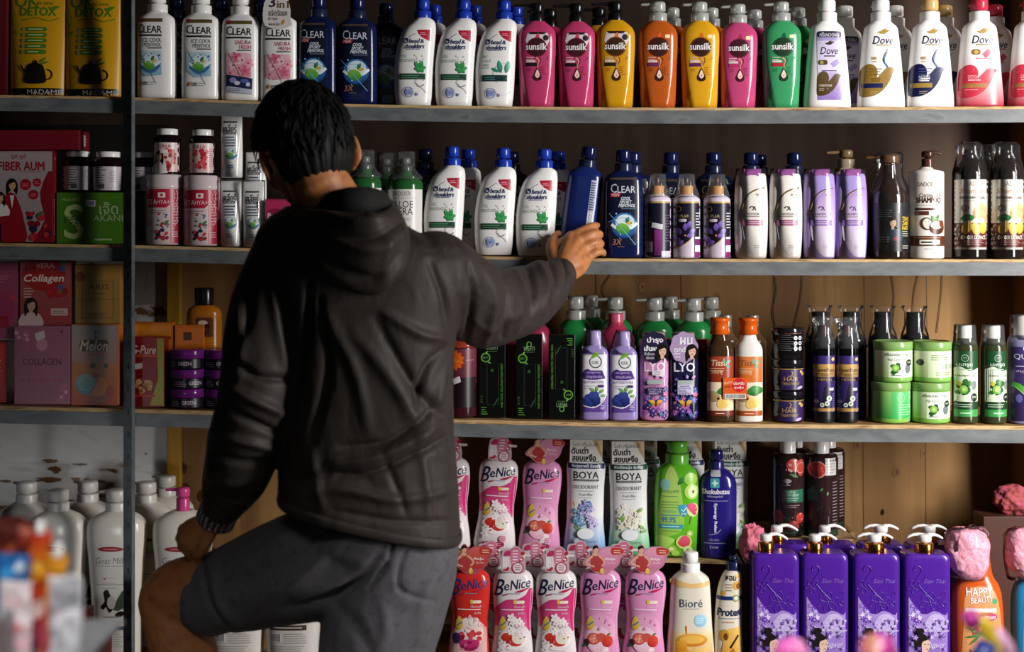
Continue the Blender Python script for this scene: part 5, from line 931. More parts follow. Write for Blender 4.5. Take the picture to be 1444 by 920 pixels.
a.e(18, 112, 10, 9, '8cc83c', 'b4dc64'); a.e(20, 94, 11, 11, '9ccc4c', 'c0e070'); a.e(21, 94, 7, 8.4, 'd8e8b0'); a.e(22, 94, 1.6, 2.4, '4c3c1c'); a.leaf(0, 104, 14, 7, 50, '1c6c2c', '3c9440'); a.e(22, 68, 9, 10, 'c8d88c'); a.p([(13, 74), (22, 78), (29, 70), (26, 60), (20, 64)], 'c83058', 'd85478', 3); a.l([(20, 60), (18, 48)], 1.4, '6c5c2c', 0); a.e(18, 34, 5, 5, 'a0c050'); a.e(18, 34, 2, 2, 'e0ecb8')
a.e(10, 22, 12, 10, 'b8d868'); a.p([(1, 22), (10, 32), (19, 26), (16, 16), (6, 16)], 'c83450', 'd85870', 3); a.e(-8, 12, 8, 5, '90bc3c'); a.e(-8, 12, 4, 2.4, 'd4e4a0'); a.e(16, 10, 7, 7, 'c4dc88'); a.e(16, 10, 3, 3, '6c9c3c'); a.e(-2, 6, 6, 4, 'a8cc58'); a.p([(-28, 30), (-4, 26), (-14, 14), (-27, 12)], '9ccc50', 'b0d868', 3)
K('apple', 'pump_bottle', 'bottle', ('bottle', b.mesh('bottle', plas('5cb024', .25))), ('label', a.mesh('label', b)), pump(0, 131, 16.6, 15, 15, 17, 18, 175, plas('5cae34', .3), plas('64b43c', .3)))
# violet-blue pump bottle
b = Body([(0, 25, 18), (4, 26, 19), (100, 27, 19.4), (112, 25, 18), (120, 19, 16), (126, 12, 12)], 2.6); a = Art()
a.rr(-13, 101, 0, 115, 2, '3c9c9c'); a.p([(-12, 108), (-8, 110), (-7, 114), (-5, 110), (-1, 108), (-5, 106), (-7, 102), (-8, 106)], 'c0e0dc', None, 0); a.rr(-12, 117, 2, 126, 1, 'c0bcc8'); a.t('Shokubutsu', -5, 96, 38, 7, 'd8d4e4', bold=.3); a.t('Hinopdol', -6, 88.6, 22, 4.4, 'b8b4d0'); a.lines(-22, 14, 82.6, 1, 2, .7, '9c98c0', .05)
a.t('Synergy Relax', -6, 58, 42, 5, 'd8d4e4', rot=-90, bold=.25); a.l([(-14, 34), (-4, 36), (2, 42)], 1.2, '8c88b0'); a.t('เข้มข้น', -8, 27, 14, 3.4, 'a8a4c8'); a.lines(-22, 10, 22, 1, 2, 1.2, '9c98c0', .05); a.t('ชีวภาพ', -8, 16.4, 12, 4, 'c8c4dc')
K('violet', 'pump_bottle', 'bottle', ('bottle', b.mesh('bottle', plas('241c70', .25))), ('label', a.mesh('label', b)), pump(-2, 125, 11, 13, 9.6, 14, 20, 90, plas('201c60', .25), plas('2c2870', .3)))
# dark red pomegranate bottles
REF[0] = .22
b = Body([(0, 21, 21), (2, 22, 22), (106, 22, 22), (111, 20, 20), (113, 12, 12), (116, 10, 10)], 2.0)
def pom(key, turned):
    a = Art()
    if turned:
        a.e(-9, 94, 11, 12, 'a01c20', 'c03830'); a.ring(-9, 94, 11, 1.6, 'd89880'); a.scatter(-16, 86, -2, 100, 8, 1.2, 2, ['d85c50'], 3); a.r(1, 86, 18, 110, 'd0ccc8'); a.lines(3, 16, 106, 5, 4, 1, '8c8884'); a.leaf(-6, 64, 6, 3, 50, '4c8c4c'); a.leaf(4, 58, 6, 3, 80, '4c8c4c'); a.r(-21, 50, -8, 66, '1c5440'); a.r(-16, 18, -4, 44, '5c1414'); a.leaf(-10, 36, 7, 3, 70, '4c7c3c'); a.lines(12, 20, 76, 14, 4.4, 1.3, '8c8484', .2, 4)
    else:
        a.e(4, 100, 10, 9, 'b02420', 'cc4434'); a.e(15, 96, 6, 12, 'b8302c', 'd05848'); a.ring(15, 96, 7, 1.4, 'd89c88'); a.leaf(-2, 88, 14, 4, -20, '3c7444'); a.scatter(-14, 88, 4, 104, 9, 1, 2.2, ['c8a0a0', 'b82c2c'], 6); a.e(-5, 78, 6, 3, '9c9494'); a.r(-6, 72, -4, 80, '9c9494'); a.lines(-12, 2, 72.4, 1, 2, 1.2, '9c9494'); a.r(-11, 48, 19, 66, '1c5c44', '24684c'); a.t('GLUTA', -2, 62.6, 16, 3.4, 'b8ccc0'); a.t('GLOW SERUM', 1, 58.4, 22, 3.2, 'b8ccc0'); a.lines(-9, 12, 54, 2, 3, .9, '8cb09c'); a.lines(-10, 14, 44, 2, 2.6, .8, '9c8c8c')
        a.e(-16, 28, 6, 9, '9c3038', 'b85058'); a.e(14, 26, 6.6, 7.4, 'a82424', 'c83c34'); a.e(3, 16, 9, 7, 'b02824', 'c84840'); a.scatter(-4, 10, 12, 22, 10, 1.4, 2.2, ['d86058', 'b82020'], 7); a.leaf(-8, 22, 10, 5, 40, '2c6434'); a.scatter(-16, 12, 18, 40, 8, .6, 1.2, ['d0b8b4'], 3)
    a.r(-21.4, 2, 21.4, 10, '1c4c3c'); a.lines(-14, 14, 6, 1, 2, 1, '8cb09c')
    K(key, 'pump_bottle', 'bottle', ('bottle', b.mesh('bottle', mat('dark_cherry_plastic', '28060a', .12))), ('label', a.mesh('label', b)), ('cap', cap_mesh('cap', cyl(11, 114, 132, 1.4), WHITE)), tube_film('sleeve', [(23.4, 1), (23.4, 108), (21, 113)], FILM))
pom('pom', 0); pom('pom_turned', 1)
# tall purple pump bottles with raised flower relief
REF[0] = .0
def purple():
    w, h, d = 33.5, 163, 21; PUR = plas('4a1f90', .3)
    b = Body([(0, w - 1, d - 1), (3, w, d), (150, w, d), (158, w - .6, d - .4), (162, w - 2.4, d - 1.6), (163.4, w - 5, d - 3)], 7.0, 64)
    a = Art(); a.clip = (-28.5, 2, 29, 160)
    edge = [(-27, 104), (-22, 96), (-14, 84), (-8, 80), (0, 80), (8, 84), (16, 82), (24, 78), (28, 82)]
    a.p(spline(edge, False, 4) + [(28, 3), (-27, 3)], '8c6cb8', 'a088cc'); a.e(12, 64, 15, 16, 'b4a0d8', 'c0b0dc')
    fl = lambda s, x, z, r, c, rn: s.flower(x, z, r, c, 'd8c8e8', 5, rn.uniform(0, 70))
    a.scatter(-26, 70, -12, 92, 13, 2.6, 4.2, ['6c3cac', '8c60c4', 'b49cdc', 'd8ccec'], 5, fl); a.scatter(-26, 52, 28, 72, 26, 1.6, 2.8, ['5c2c9c', 'c8b4e0', '8c68bc', 'b4a0d8'], 6, fl); a.scatter(-26, 20, 28, 52, 26, 2, 4, ['7c54b4', '9c80c8', 'c8b8e0', '6c44a8'], 7, fl); a.scatter(-26, 46, 28, 80, 30, .5, 1, ['e4dcf0', '5c2c9c'], 8)
    a.t('Cherry Blossom', 12, 57, 36, 4.4, 'd8d0e8', sh=.3); a.t('Shower', 10, 38, 26, 10, 'c8b8e0', sh=.3); a.lines(-8, 26, 24, 3, 4, 1.2, '5c3c94')
    # printed woman with a hair bun
    sk = 'd8b4a0'; hr = '17100f'
    a.e(-12, 57, 5, 4.6, hr); a.p([(-18, 36), (-17, 50), (-10, 54), (-3, 50), (0, 42), (-3, 36)], hr, None, 3); a.p([(-9, 28), (-10, 40), (-6, 46), (0, 44), (1.6, 36), (-2, 28)], sk, None, 3); a.p([(-14, 40), (-9, 48), (0, 47), (-4, 44), (-9, 42), (-11, 36)], hr, None, 2); a.r(-10, 20, -4, 30, sk); a.p([(-22, 8), (-14, 20), (-4, 22), (6, 16), (10, 3), (-22, 3)], 'c8b0c0', None, 2); a.r(-7, 38, -4.6, 38.8, hr); a.r(-2, 38, 0, 38.8, hr); a.e(-2.6, 31.6, 1.6, .7, 'b04858', n=8); a.flower(-19, 48, 4, '9c7ccc')
    # relief: raised stems and petals in the bottle's own plastic
    ys = -d; R = MB()
    def st(P, r): R.tube([(x, b.front(x, z) + .1, z) for x, z in spline(P, False, 5)], r * 1.5, 8, 0, True, 1.0)
    st([(-20, 142), (-17, 147), (-11, 146), (-9, 140), (-14, 132), (-20, 124)], .75); st([(-20, 142), (-17.6, 140), (-16, 142.6)], .6); st([(-14, 122), (-6, 112), (2, 104), (8, 98)], .75); st([(18, 94), (24, 90), (25, 96), (21, 97)], .6); st([(-8, 128), (-4, 131), (-5, 135)], .5); st([(20, 108), (25, 112), (24, 106)], .5)
    def petal(cx, cz, an, ln, wd):
        ca, sa = math.cos(math.radians(an)), math.sin(math.radians(an))
        P = [(0.15, 0), (.4, .5), (.75, .45), (1, 0), (.75, -.45), (.4, -.5), (.15, 0)]
        st([(cx + u * ln * ca - v * wd * sa, cz + u * ln * sa + v * wd * ca) for u, v in P], .5)
    for q in range(6): petal(3, 96, 20 + q * 60, 15, 8)
    for q in range(5): petal(-19, 118, 50 + q * 72, 10, 6)
    R.lathe([(0.02, 0), (2, .6), (2.4, 1.6)], 3, 0, 10); R.v[-30:] = [(x, ys + .2 - (1.6 - z) * .6, 96 + y) for x, y, z in R.v[-30:]]
    rt = Art(); rt.t('Sian Thai', 10, 126, 30, 6, '7c5cb0', sh=.35)
    CH = mat('gold_metal', 'c88a3a', .18, 1.0); p = pump(-11, 163, 11, 13, 8.6, 10, 31, 3, plas('e4e0de', .25), CH, collar='gold_collar', curve=.14)
    K('purple', 'shower_pump_bottle', 'bottle', ('bottle', b.mesh('bottle', PUR)), ('label', a.mesh('label', b)), ('relief', R.mesh('relief', PUR, KS()), [('script', rt.mesh('script', b))], 'raised flower relief'), p)
    K('purple_mid', 'shower_pump_bottle', 'bottle', *[x for x in KIT['purple'][2][:3]], pump(1, 163, 13.5, 13, 10, 11, 26, 2, plas('e4e0de', .25), CH, collar='gold_collar', curve=.12))
    m = KIT['purple_mid'][2][-1][1]; # second nozzle wing of the closed pump, opposite the first
    mb = MB(); mb.tube([(1 - u * 26, 0, 163 + 13 + 2 + 8 + 26 * (.12 * math.sin(u * 3.14) - .12 * u * u)) for u in (0, .3, .6, .85, 1)], [(4, 2.8), (3.6, 2.6), (3.2, 2.2), (2.8, 2), (2.2, 1.4)], 12, up=(0, 0, 1)); 
    KIT['purple_mid'][2][-1][2].append(('pump_wing', mb.mesh('pump_wing', plas('e4e0de', .25), KS())))
purple()
# scrub bottles wearing a pink bath puff
def happy(key, col, lab):
    b = Body([(0, 35, 20), (4, 37, 21), (60, 36.6, 20), (96, 35, 19), (112, 31, 17), (126, 23, 14), (150, 20, 13), (176, 20, 13), (180, 18, 11)], 2.6); a = Art()
    a.p([(-24, 4), (-25, 60), (-22, 98), (-12, 112), (12, 112), (24, 98), (29, 60), (28, 4)], lab, lab, 3)
    for dx, dz, c, bo in ((0, 0, 'a8483c', .9), (0, 0, 'e8dcd4', .25)): a.t('HAPPY', -1, 106, 37, 12, c, bold=bo, rot=-2); a.t('BEAUTY', 2, 95, 32, 8.4, c, bold=bo, rot=3)
    a.e(20, 92, 4, 4, '3c9c6c'); a.p([(-22, 84), (22, 82), (22, 77), (-22, 78)], 'e4dcd8', None, 0); a.e(9, 70, 14, 6, 'b83070'); a.t('แอปริคอต', 9, 70, 22, 5, 'ecdce4', bold=.2)
    a.l([(-12, 60), (-6, 62), (-2, 58)], 1.2, '4c2c1c'); a.e(-8, 50, 6, 8, 'a02c4c', 'c04c6c'); a.e(6, 50, 6, 7, 'a83450')
    for an in (150, 190, 220, 20, -20, 60): a.leaf(-2, 46, 22, 4, an, '3c6c34', '5c8c48')
    a.t('Body scrub', -2, 22, 34, 7, '7c3c1c', sh=.3); a.scatter(-22, 6, 24, 88, 34, .6, 1.4, ['f0d0b0', 'e8b890'], 3)
    # crumpled netting puff pulled over the cap, hanging down one side
    bm = bmesh.new(); bmesh.ops.create_icosphere(bm, subdivisions=5, radius=1.0)
    for v in bm.verts:
        p = v.co.copy(); n1 = noise.noise((p.x * 1.6, p.y * 1.6 + len(key), p.z * 1.6)); rg = noise.noise((p.x * 7, p.y * 7, p.z * 2.5 + 4)) + .5 * noise.noise((p.x * 16, p.y * 16, p.z * 6))
        fold = 1 - abs(noise.noise((p.x * 2.6 + p.z * 2.2, p.y * 2.6, p.z * 1.0 + len(key)))) * 2
        sq = 1 / (abs(p.x) ** 3 + abs(p.y) ** 3 + abs(p.z) ** 3) ** (1 / 3)
        f = sq * (1 + .13 * n1 + .012 * rg + .05 * fold); z = p.z * f
        v.co = Vector((-12 + 3 * z + p.x * f * (28 + 3 * z), p.y * f * 23, 158 + z * 34 + (-6 * p.x if z > 0 else -9 * p.x)))
    bm.verts.index_update(); PM = noisy('pink_netting', ['e08aa4', 'eaa8ba', 'd87894'], (1, 1, 1), 90, 6, .5, .4)
    mb = MB(); mb.add([v.co[:] for v in bm.verts], [[v.index for v in f.verts] for f in bm.faces]); bm.free()
    K(key, 'scrub_bottle', 'bottle', ('bottle', b.mesh('bottle', plas(col, .25))), ('label', a.mesh('label', b)), ('puff', mb.mesh('puff', PM, KS()), [tube_film('film_wrap', [(28, 122), (31, 135), (33, 160), (30, 186), (22, 194), (0.02, 196)], FILM, -12, 0, 32, 7, 3)], 'pink crumpled bath puff'))
happy('happy_orange', 'c8541c', 'd8945c'); happy('happy_blue', '2c84b8', '4c98c4')
for q in ('happy_orange', 'happy_blue'): KIT[q][2][2][2][0][1].transform(Matrix.Diagonal((1, .72, 1, 1)))
# cream pump bottle with honey print
REF[0] = .05
b = Body([(0, 33, 20), (4, 34, 21), (60, 30, 19), (110, 27.4, 18), (120, 26, 17), (126, 20, 15), (130, 14, 13)], 2.6); a = Art()
a.r(-30, 4, 30, 50, 'd89430', 'e8d4a8'); a.p([(-26, 122), (0, 116), (22, 119), (25, 113), (0, 110), (-27, 113)], 'e0b878', None, 3); a.t('Bioré', -1, 89, 32, 11, '4c5468', bold=.1); a.lines(-12, 12, 81.4, 1, 2, 1, '9c9c9c', .1); a.e(12, 65, 9, 9, '8cc0dc', 'a8d4e8'); a.lines(6, 18, 68, 3, 3, .9, 'd8ecf4')
a.l([(-8, 58), (-8, 46)], 2, 'c87c1c', 0); a.e(0, 38, 22, 9, 'c8781c', 'e0a038'); a.e(0, 39, 17, 6, 'e8b450'); a.p([(-22, 36), (-8, 38), (-6, 20), (-22, 18)], 'c87818', 'e8a838', 0); a.p([(-20, 22), (-4, 24), (-3, 8), (-20, 6)], 'b86814', 'dc9830', 0); a.e(12, 20, 12, 8, 'e8c070')
K('honey', 'pump_bottle', 'bottle', ('bottle', b.mesh('bottle', plas('e0d8c8', .27))), ('label', a.mesh('label', b)), pump(0, 129, 13, 13, 11, 14, 24, 90, WHITE, WHITE))
b = Body([(0, -20, 20, 16), (3, -21, 21, 17), (60, -19.5, 19, 15), (100, -16, 19, 14), (124, -9, 18.5, 13), (131, -4, 17, 11), (133, 0, 14, 9)], 2.4); a = Art()
a.t('หอม', 2, 123, 14, 6.6, '3c3428', bold=.3); a.lines(-6, 4, 114, 3, 4, 1.6, '8c7c5c'); a.e(11, 113, 7, 6, 'd8a040', rot=30); a.e(12, 112, 3, 4, '7c4414'); a.e(12, 126, 4, 3, 'd8a440'); a.e(-9, 102, 4, 3.4, 'd8a440'); a.r(-17, 92.5, 18, 98, '1c2c6c'); a.e(9, 95.3, 5, 5, '8c9c5c'); a.e(9, 95.3, 3, 3, 'd8d8c8'); a.t('Protex', 0, 76, 33, 10.5, '1c2450', bold=.35, sh=.1); a.l([(8, 72), (17, 82)], 1.6, '1c2450', 0); a.r(-16, 66.6, 16, 67.6, '7c88a8'); a.lines(-10, 8, 62, 1, 2, 1.6, 'c8986c')
a.p([(-12, 20), (-6, 52), (17, 56), (14, 20)], 'd8a040', 'e0b860', 0); a.e(-8, 44, 7, 8, 'c88c38'); a.e(-6, 42, 3, 5, '6c3c14'); a.l([(0, 26), (12, 44)], 3, '2c1c10', 0); a.scatter(-10, 8, 14, 26, 8, 3, 5, ['d8a040', 'e8c880', 'a86c1c'], 5)
K('almond', 'pump_bottle', 'bottle', ('bottle', b.mesh('bottle', plas('dcd4c4', .27))), ('label', a.mesh('label', b)), pump(7, 132, 9.4, 12, 6, 6, 24, 90, plas('141c44', .3), plas('1c2450', .3)))
# large goat-milk bottles
REF[0] = .12
def goat(key, wing):
    b = Body([(0, 33, 24), (4, 34, 25), (60, 34, 25), (130, 38, 26), (172, 41.6, 26), (186, 40, 25), (196, 31, 22), (202, 18, 16), (204, 14, 13)], 2.6); a = Art()
    a.r(-29, 6, 29, 162, 'c8c4be', 'cfcbc4'); a.e(-2, 154, 18, 3.6, '8c1420'); a.lines(-12, 8, 154, 1, 2, 1, 'c87c80'); a.t('Goat Milk', -2, 138, 42, 9, '6a6864', sh=.15); a.lines(-24, 22, 130.6, 1, 2, .8, '7c7a74', .05); a.lines(-14, 10, 114, 3, 7, .9, 'a89c94', .5); a.e(-10, 113, 1.4, 1.4, 'b06060'); a.lines(-22, 20, 105, 1, 2, .9, '7c7a74', .05)
    a.p([(-16, 74), (-10, 82), (-12, 94), (-6, 98), (-2, 90), (4, 84), (2, 72), (-4, 66), (-8, 74), (-12, 70)], '1c1a18', None, 3); a.e(-1, 80, 6, 9, 'b8b4ac'); a.p([(2, 70), (14, 96), (20, 90), (16, 72)], '3c4c3c', None, 2); a.p([(4, 62), (10, 68), (18, 66), (12, 60)], '1c1a18', None, 2); a.lines(-12, 10, 60, 1, 2, 1.6, '6a6864'); a.lines(-24, -6, 53, 1, 3, 1.2, '7c7a74'); a.r(-24, 42, 26, 47, '1c3c64'); a.lines(-22, 18, 36, 6, 3.4, .8, '9c9890')
    K(key, 'lotion_bottle', 'bottle', ('bottle', b.mesh('bottle', plas('d8d2c6', .3))), ('label', a.mesh('label', b)), pump(0, 203, 15, 12, 14.5, 16, 26, wing, plas('cac6c0', .35), plas('cfcac4', .35)))
goat('goat', 180); goat('goat_b', 150)
KIT['goat_pink'] = KIT['goat'][:2] + (KIT['goat'][2][:2] + (pump(0, 203, 9, 18, 9.6, 13, 24, 180, plas('cc4484', .25), plas('c44080', .3)),),) + KIT['goat'][3:]
a = Art(); b = Body([(0, 33, 24), (4, 34, 25), (30, 36, 25), (70, 38, 25), (110, 36, 25), (140, 30, 22), (150, 14, 12)], 2.6)
def back(key, bc):
    a = Art(); a.r(-28, 62, 24, 66, '8c8a86'); a.r(-28, 52, 22, 59, bc); a.lines(-24, 18, 55.5, 1, 2, 1.2, 'c8ccd4', .05); a.bar(-28, 36, -12, 48); a.lines(-8, 24, 47, 5, 3, .8, '8c8a86'); a.lines(-28, 24, 30, 8, 3, .8, '9c9a96')
    a.p([(-10, 72), (-2, 88), (8, 90), (18, 80), (14, 70), (2, 68)], 'b89c4c' if bc != '1c4c94' else '8cb0d0', None, 3); a.e(0, 80, 8, 9, '1c1a18' if bc != '1c4c94' else '5c7c9c'); a.e(2, 79, 5, 6, 'c8c4b8')
    K(key, 'lotion_bottle', 'bottle', ('bottle', b.mesh('bottle', plas('d4d0ca', .3))), ('back_label', a.mesh('back_label', b)), ('cap', cap_mesh('cap', cyl(12, 150, 168), WHITE)))
back('back_blue', '1c4c94'); back('back_brown', '4c3820')
# plain jugs of pink netting (bath puffs in bags)
def puff(key, sx, sy, sz, col, seed):
    bm = bmesh.new(); bmesh.ops.create_icosphere(bm, subdivisions=5, radius=1.0)
    for v in bm.verts:
        p = v.co.copy(); f = 1 + .22 * noise.fractal((p.x * 2 + seed, p.y * 2, p.z * 2), 1, 2, 5) - .06 * abs(noise.noise((p.x * 6, p.y * 6 + seed, p.z * 6)))
        v.co = Vector((p.x * f * sx, p.y * f * sy, max(0, sz + p.z * f * sz)))
    bm.verts.index_update(); mb = MB(); mb.add([v.co[:] for v in bm.verts], [[v.index for v in f.verts] for f in bm.faces]); bm.free()
    K(key, 'bath_puff', 'bath puff', ('netting', mb.mesh('netting', noisy('netting_' + col, [col, col, 'b04868'], (1, 1, 1), 50, 6, .75, .3), KS())))
puff('puff', 20, 17, 26, 'd06c80', 2); puff('puff_dark', 30, 20, 22, 'a04848', 5)

# ------------------------------------------------------------------ top shelf
B0 = .052
card('dark_red_box', '5c1418', 40, 150, 30, Art().r(-17, 3, 17, 146, '541014', '641820').lines(-12, 12, 90, 6, 6, 2, '8c4040'))
put('dark_red_box', -6, SH0, .06, 'dark red carton at the end of the top board beside a yellow pouch')
put('pouch', 54, SH0, .05, 'yellow tea pouch with black teapot next to the dark red carton', 'yellow pouches')
put('pouch', 132, SH0, .05, 'yellow tea pouch with black teapot next to the steel post', 'yellow pouches')
g = 'white pump bottles on the top board'
put('clear_ice_turned', 222, SH0, B0, 'white pump bottle with ice blue label, turned so the label sits off centre', g)
put('clear_ice', 284, SH0, B0, 'white pump bottle with ice blue globe label facing straight out', g)
put('clear_sakura_sticker', 340, SH0, B0, 'white pump bottle with pink blossom label and dark picture sticker', g)
put('clear_sakura_tag', 395, SH0, B0, 'white pump bottle with pink blossom label and paper hang tag', g)
g = 'dark blue pump bottles on the top board'
put('men_turned', 449, SH0, B0, 'dark blue pump bottle above the hair, next to the pink blossom bottles', g)
put('men', 504, SH0, B0, 'dark blue pump bottle on the top board, second from the pink blossom bottles', g)
put('men', 545, SH0, .125, 'dark blue pump bottle standing back in shadow on the top board', g)
for px, nb in ((250, 'between the two ice blue label bottles'), (312, 'between ice blue and pink blossom bottles'), (368, 'between the two pink blossom bottles')):
    put('men', px, SH0, .135, 'dark pump bottle in shadow behind the gap ' + nb, 'dark bottles behind the white ones')
g = 'white bottles with slanted shoulders on the top board'
put('hs_mint', 583.5, SH0, B0, 'white slant-shouldered bottle with mint leaf beside the dark blue bottles on top board', g)
put('hs_mint', 641, SH0, B0, 'white slant-shouldered bottle with mint leaf, middle of the three on top board', g)
put('hs_dry', 698, SH0, B0, 'white slant-shouldered bottle with tall teal leaves beside the pink bottle', g)
for px, nb in ((600, 'first'), (657, 'middle'), (716, 'teal leaf')): put('hs_mint', px, SH0, .13, 'white blue-capped bottle in shadow behind the %s mint bottle of the top board' % nb, 'second row of white slanted bottles')
g = 'coloured pump bottles with round dark emblem'
for key, px, t in (('sun_pink_b', 757.5, 'pink black-capped bottle with round emblem beside the white slanted bottles'), ('sun_pink_b', 813, 'pink black-capped bottle with round emblem beside the yellow one'),
                   ('sun_yellow_b', 868, 'yellow bottle with black cap and round dark emblem'), ('sun_orange', 928, 'orange brown bottle with frosted pump and round emblem'),
                   ('sun_yellow', 987, 'yellow bottle with frosted pump and round dark emblem'), ('sun_pink', 1041, 'pink bottle with frosted pump and round dark emblem'), ('sun_green', 1102, 'green bottle with frosted pump and round dark emblem')):
    put(key, px, SH0, B0, t, g)
for key, px, t in (('sun_pink_b', 776, 'pink black-capped bottle standing behind the first pink pair'), ('sun_yellow_b', 845, 'yellow black-capped bottle behind the gap beside the front yellow one'), ('sun_orange', 948, 'orange bottle with frosted pump in the second row behind the orange one'),
                   ('sun_orange', 1003, 'orange bottle with frosted pump in the second row behind yellow and pink'), ('sun_pink', 1064, 'pink bottle with frosted pump in the second row beside green'), ('sun_green', 1125, 'green bottle with frosted pump behind the front green one')):
    put(key, px, SH0, .135, t, 'second row of coloured pump bottles')
g = 'white tapering pump bottles with bird emblem'
for key, px, t in (('dove_micellar', 1166, 'white tapering bottle with lilac label strip and brown bird shape'), ('dove_gold', 1242, 'white tapering bottle with large gold bird shape'),
                   ('dove_navy', 1311, 'white tapering bottle with large navy bird shape and gold pump'), ('dove_red', 1381, 'white to red tapering bottle with red bird shape, whole in view'), ('dove_red', 1455, 'white to red tapering bottle cut off at the picture edge')):
    put(key, px, SH0, B0, t, g)
for key, px, t in (('dove_micellar', 1191, 'white tapering bottle in shadow behind the lilac label bottle'), ('dove_gold', 1262, 'white tapering bottle in shadow behind the gold bird bottle'), ('dove_navy', 1331, 'white tapering bottle in shadow behind the navy bird bottle'), ('dove_red', 1402, 'white to red tapering bottle in shadow behind the red bird bottle')):
    put(key, px, SH0, .14, t, 'second row of white tapering bottles')

# ------------------------------------------------------------------ second shelf
B1 = .05
put('fiber', 35, SH1, .045, 'red and grey carton with a printed couple and berries')
x = PX(54, .06); put('flatbox', 54, SH1, .06, 'dark red flat carton lying on top of the printed couple carton', dz=130 * S(.05) + .0006)
gb = put('green_box', 142, SH1, .075, 'green carton with large letter behind the steel post')
zt = 72 * S(.05) + .0006
for key, px, t in (('pill_plain', 110, 'white-capped dark pill bottle on green carton beside the couple carton'), ('pill_plain2', 153, 'white-capped dark pill bottle on green carton just before the steel post'), ('pill_plain', 203, 'white-capped dark pill bottle on green carton, past the steel post')):
    put(key, px, SH1, .075, t, 'plain pill bottles', dz=zt, rot=.2 if px == 110 else 0)
ht = 98.5 * S(.05) + .0012
put('can', 232, SH1, B1, 'pink and red supplement can nearer the green carton', 'supplement cans'); put('can', 285, SH1, B1, 'pink and red supplement can nearer the white tubes', 'supplement cans')
put('pill_berry', 236, SH1, B1, 'dark pill bottle with woman and berries on label, on a pink can', 'berry label pill bottles', dz=ht); put('pill_berry2', 286, SH1, B1, 'dark pill bottle with only berries on label, on a pink can', 'berry label pill bottles', dz=ht)
put('tube', 326, SH1, .045, 'white tube in clear sleeve standing beside the pink can', 'white tubes'); put('tube', 358, SH1, .045, 'white tube in clear sleeve standing nearest the neck', 'white tubes')
ht = 96.5 * S(.05)
put('tube_tall', 327, SH1, .045, 'white tube in clear sleeve stacked upright on another tube', 'white tubes', dz=ht); put('tube_tall', 361, SH1, .10, 'white tube in clear sleeve behind, half hidden by the hair', 'white tubes', dz=42 * S(.05))
card('tube_stand', '3a2c28', 36, 40, 20); put('tube_stand', 361, SH1, .10, 'small dark carton hidden under the rear white tube')
put('bubar', 392, SH1, .03, 'magenta packet beside the neck, partly hidden by the hood')
put('aloe', 515, SH1, B1, 'green aloe bottle with white label close to the ear', 'aloe bottles'); put('aloe', 572, SH1, B1, 'green aloe bottle with white label beside the mint bottles', 'aloe bottles')
put('aloe', 545, SH1, .14, 'green aloe bottle in the second row between the two front ones', 'aloe bottles')
g = 'white bottles with slanted shoulders on the second board'
for px, t in ((625, 'white slant-shouldered mint bottle beside the aloe bottles'), (697, 'white slant-shouldered mint bottle, middle of three on second board'), (755, 'white slant-shouldered mint bottle behind the reaching hand')): put('hs_mint', px, SH1, B1, t, g)
for px, t in ((648, 'white mint bottle in second row behind the one beside the aloe bottles'), (775, 'white mint bottle in second row behind the reaching hand')): put('hs_mint', px, SH1, .13, t, 'second row of slanted bottles on the second board')
for px, t in ((600, 'dark blue pump bottle in second row between aloe and mint bottles'), (722, 'dark blue pump bottle in second row between two mint bottles')): put('men', px, SH1, .20, t, 'rear dark blue pump bottles')
put('men_held', 812, SH1, .065, 'dark blue bottle tilted by the hand, back print showing', tilt=.13, dz=.003)
put('men', 879, SH1, B1, 'dark blue pump bottle with globe label beside the hand')
for px, t in ((893, 'beside the hand'), (946, 'above the first two wooden collars'), (1006, 'above the last wooden collar'), (1059, 'above the first white oval bottle'), (1071, 'close behind the first white oval bottle'), (1120, 'above the second white oval bottle')):
    put('men', px, SH1, .135 if px != 1071 else .215, 'dark blue pump bottle in the second row ' + t, 'rear dark blue pump bottles')
g = 'dark bottles with wooden collars'
put('wood_turned', 927, SH1, B1, 'dark purple bottle with wooden collar, turned with white price tag', g); put('wood', 968, SH1, B1, 'dark purple flower bottle with wooden collar, middle of the three', g); put('wood', 1011, SH1, B1, 'dark purple flower bottle with wooden collar beside white oval bottle', g)
g = 'oval bottles in clear sleeves'
for key, px, t in (('oval_white', 1059, 'white oval bottle beside the wooden collared bottles'), ('oval_white', 1107.5, 'white oval bottle beside the lilac ones'), ('oval_lilac', 1155, 'lilac oval bottle beside the white oval ones'), ('oval_lilac', 1199, 'lilac oval bottle beside the amber bottle')): put(key, px, SH1, B1 - .01, t, g)
b = Body([(0, 24, 16), (3, 25, 17), (112, 24, 16), (122, 14, 13), (126, 13, 12)], 2.6); REF[0] = .13
K('beige_pump', 'pump_bottle', 'bottle', ('bottle', b.mesh('bottle', plas('b8a48c', .3))), pump(0, 125, 11.5, 14, 9.5, 11, 28, 178, plas('7c6448', .3), plas('a8947c', .3)))
put('beige_pump', 1193, SH1, .12, 'beige bottle with brown pump behind the lilac oval bottles')
put('amber', 1254, SH1, B1, 'dark amber bottle with wide brown pump in crumpled film')
put('coconut', 1306, SH1, B1, 'white coconut shampoo bottle with dark brown pump')
put('ginger', 1367, SH1, B1, 'dark bottle with ginger label beside the white coconut bottle', 'ginger bottles'); put('ginger', 1418.5, SH1, B1, 'dark bottle with ginger label at the end of the second board', 'ginger bottles')
put('ginger', 1392, SH1, .14, 'dark ginger bottle in second row between the front two', 'ginger bottles')

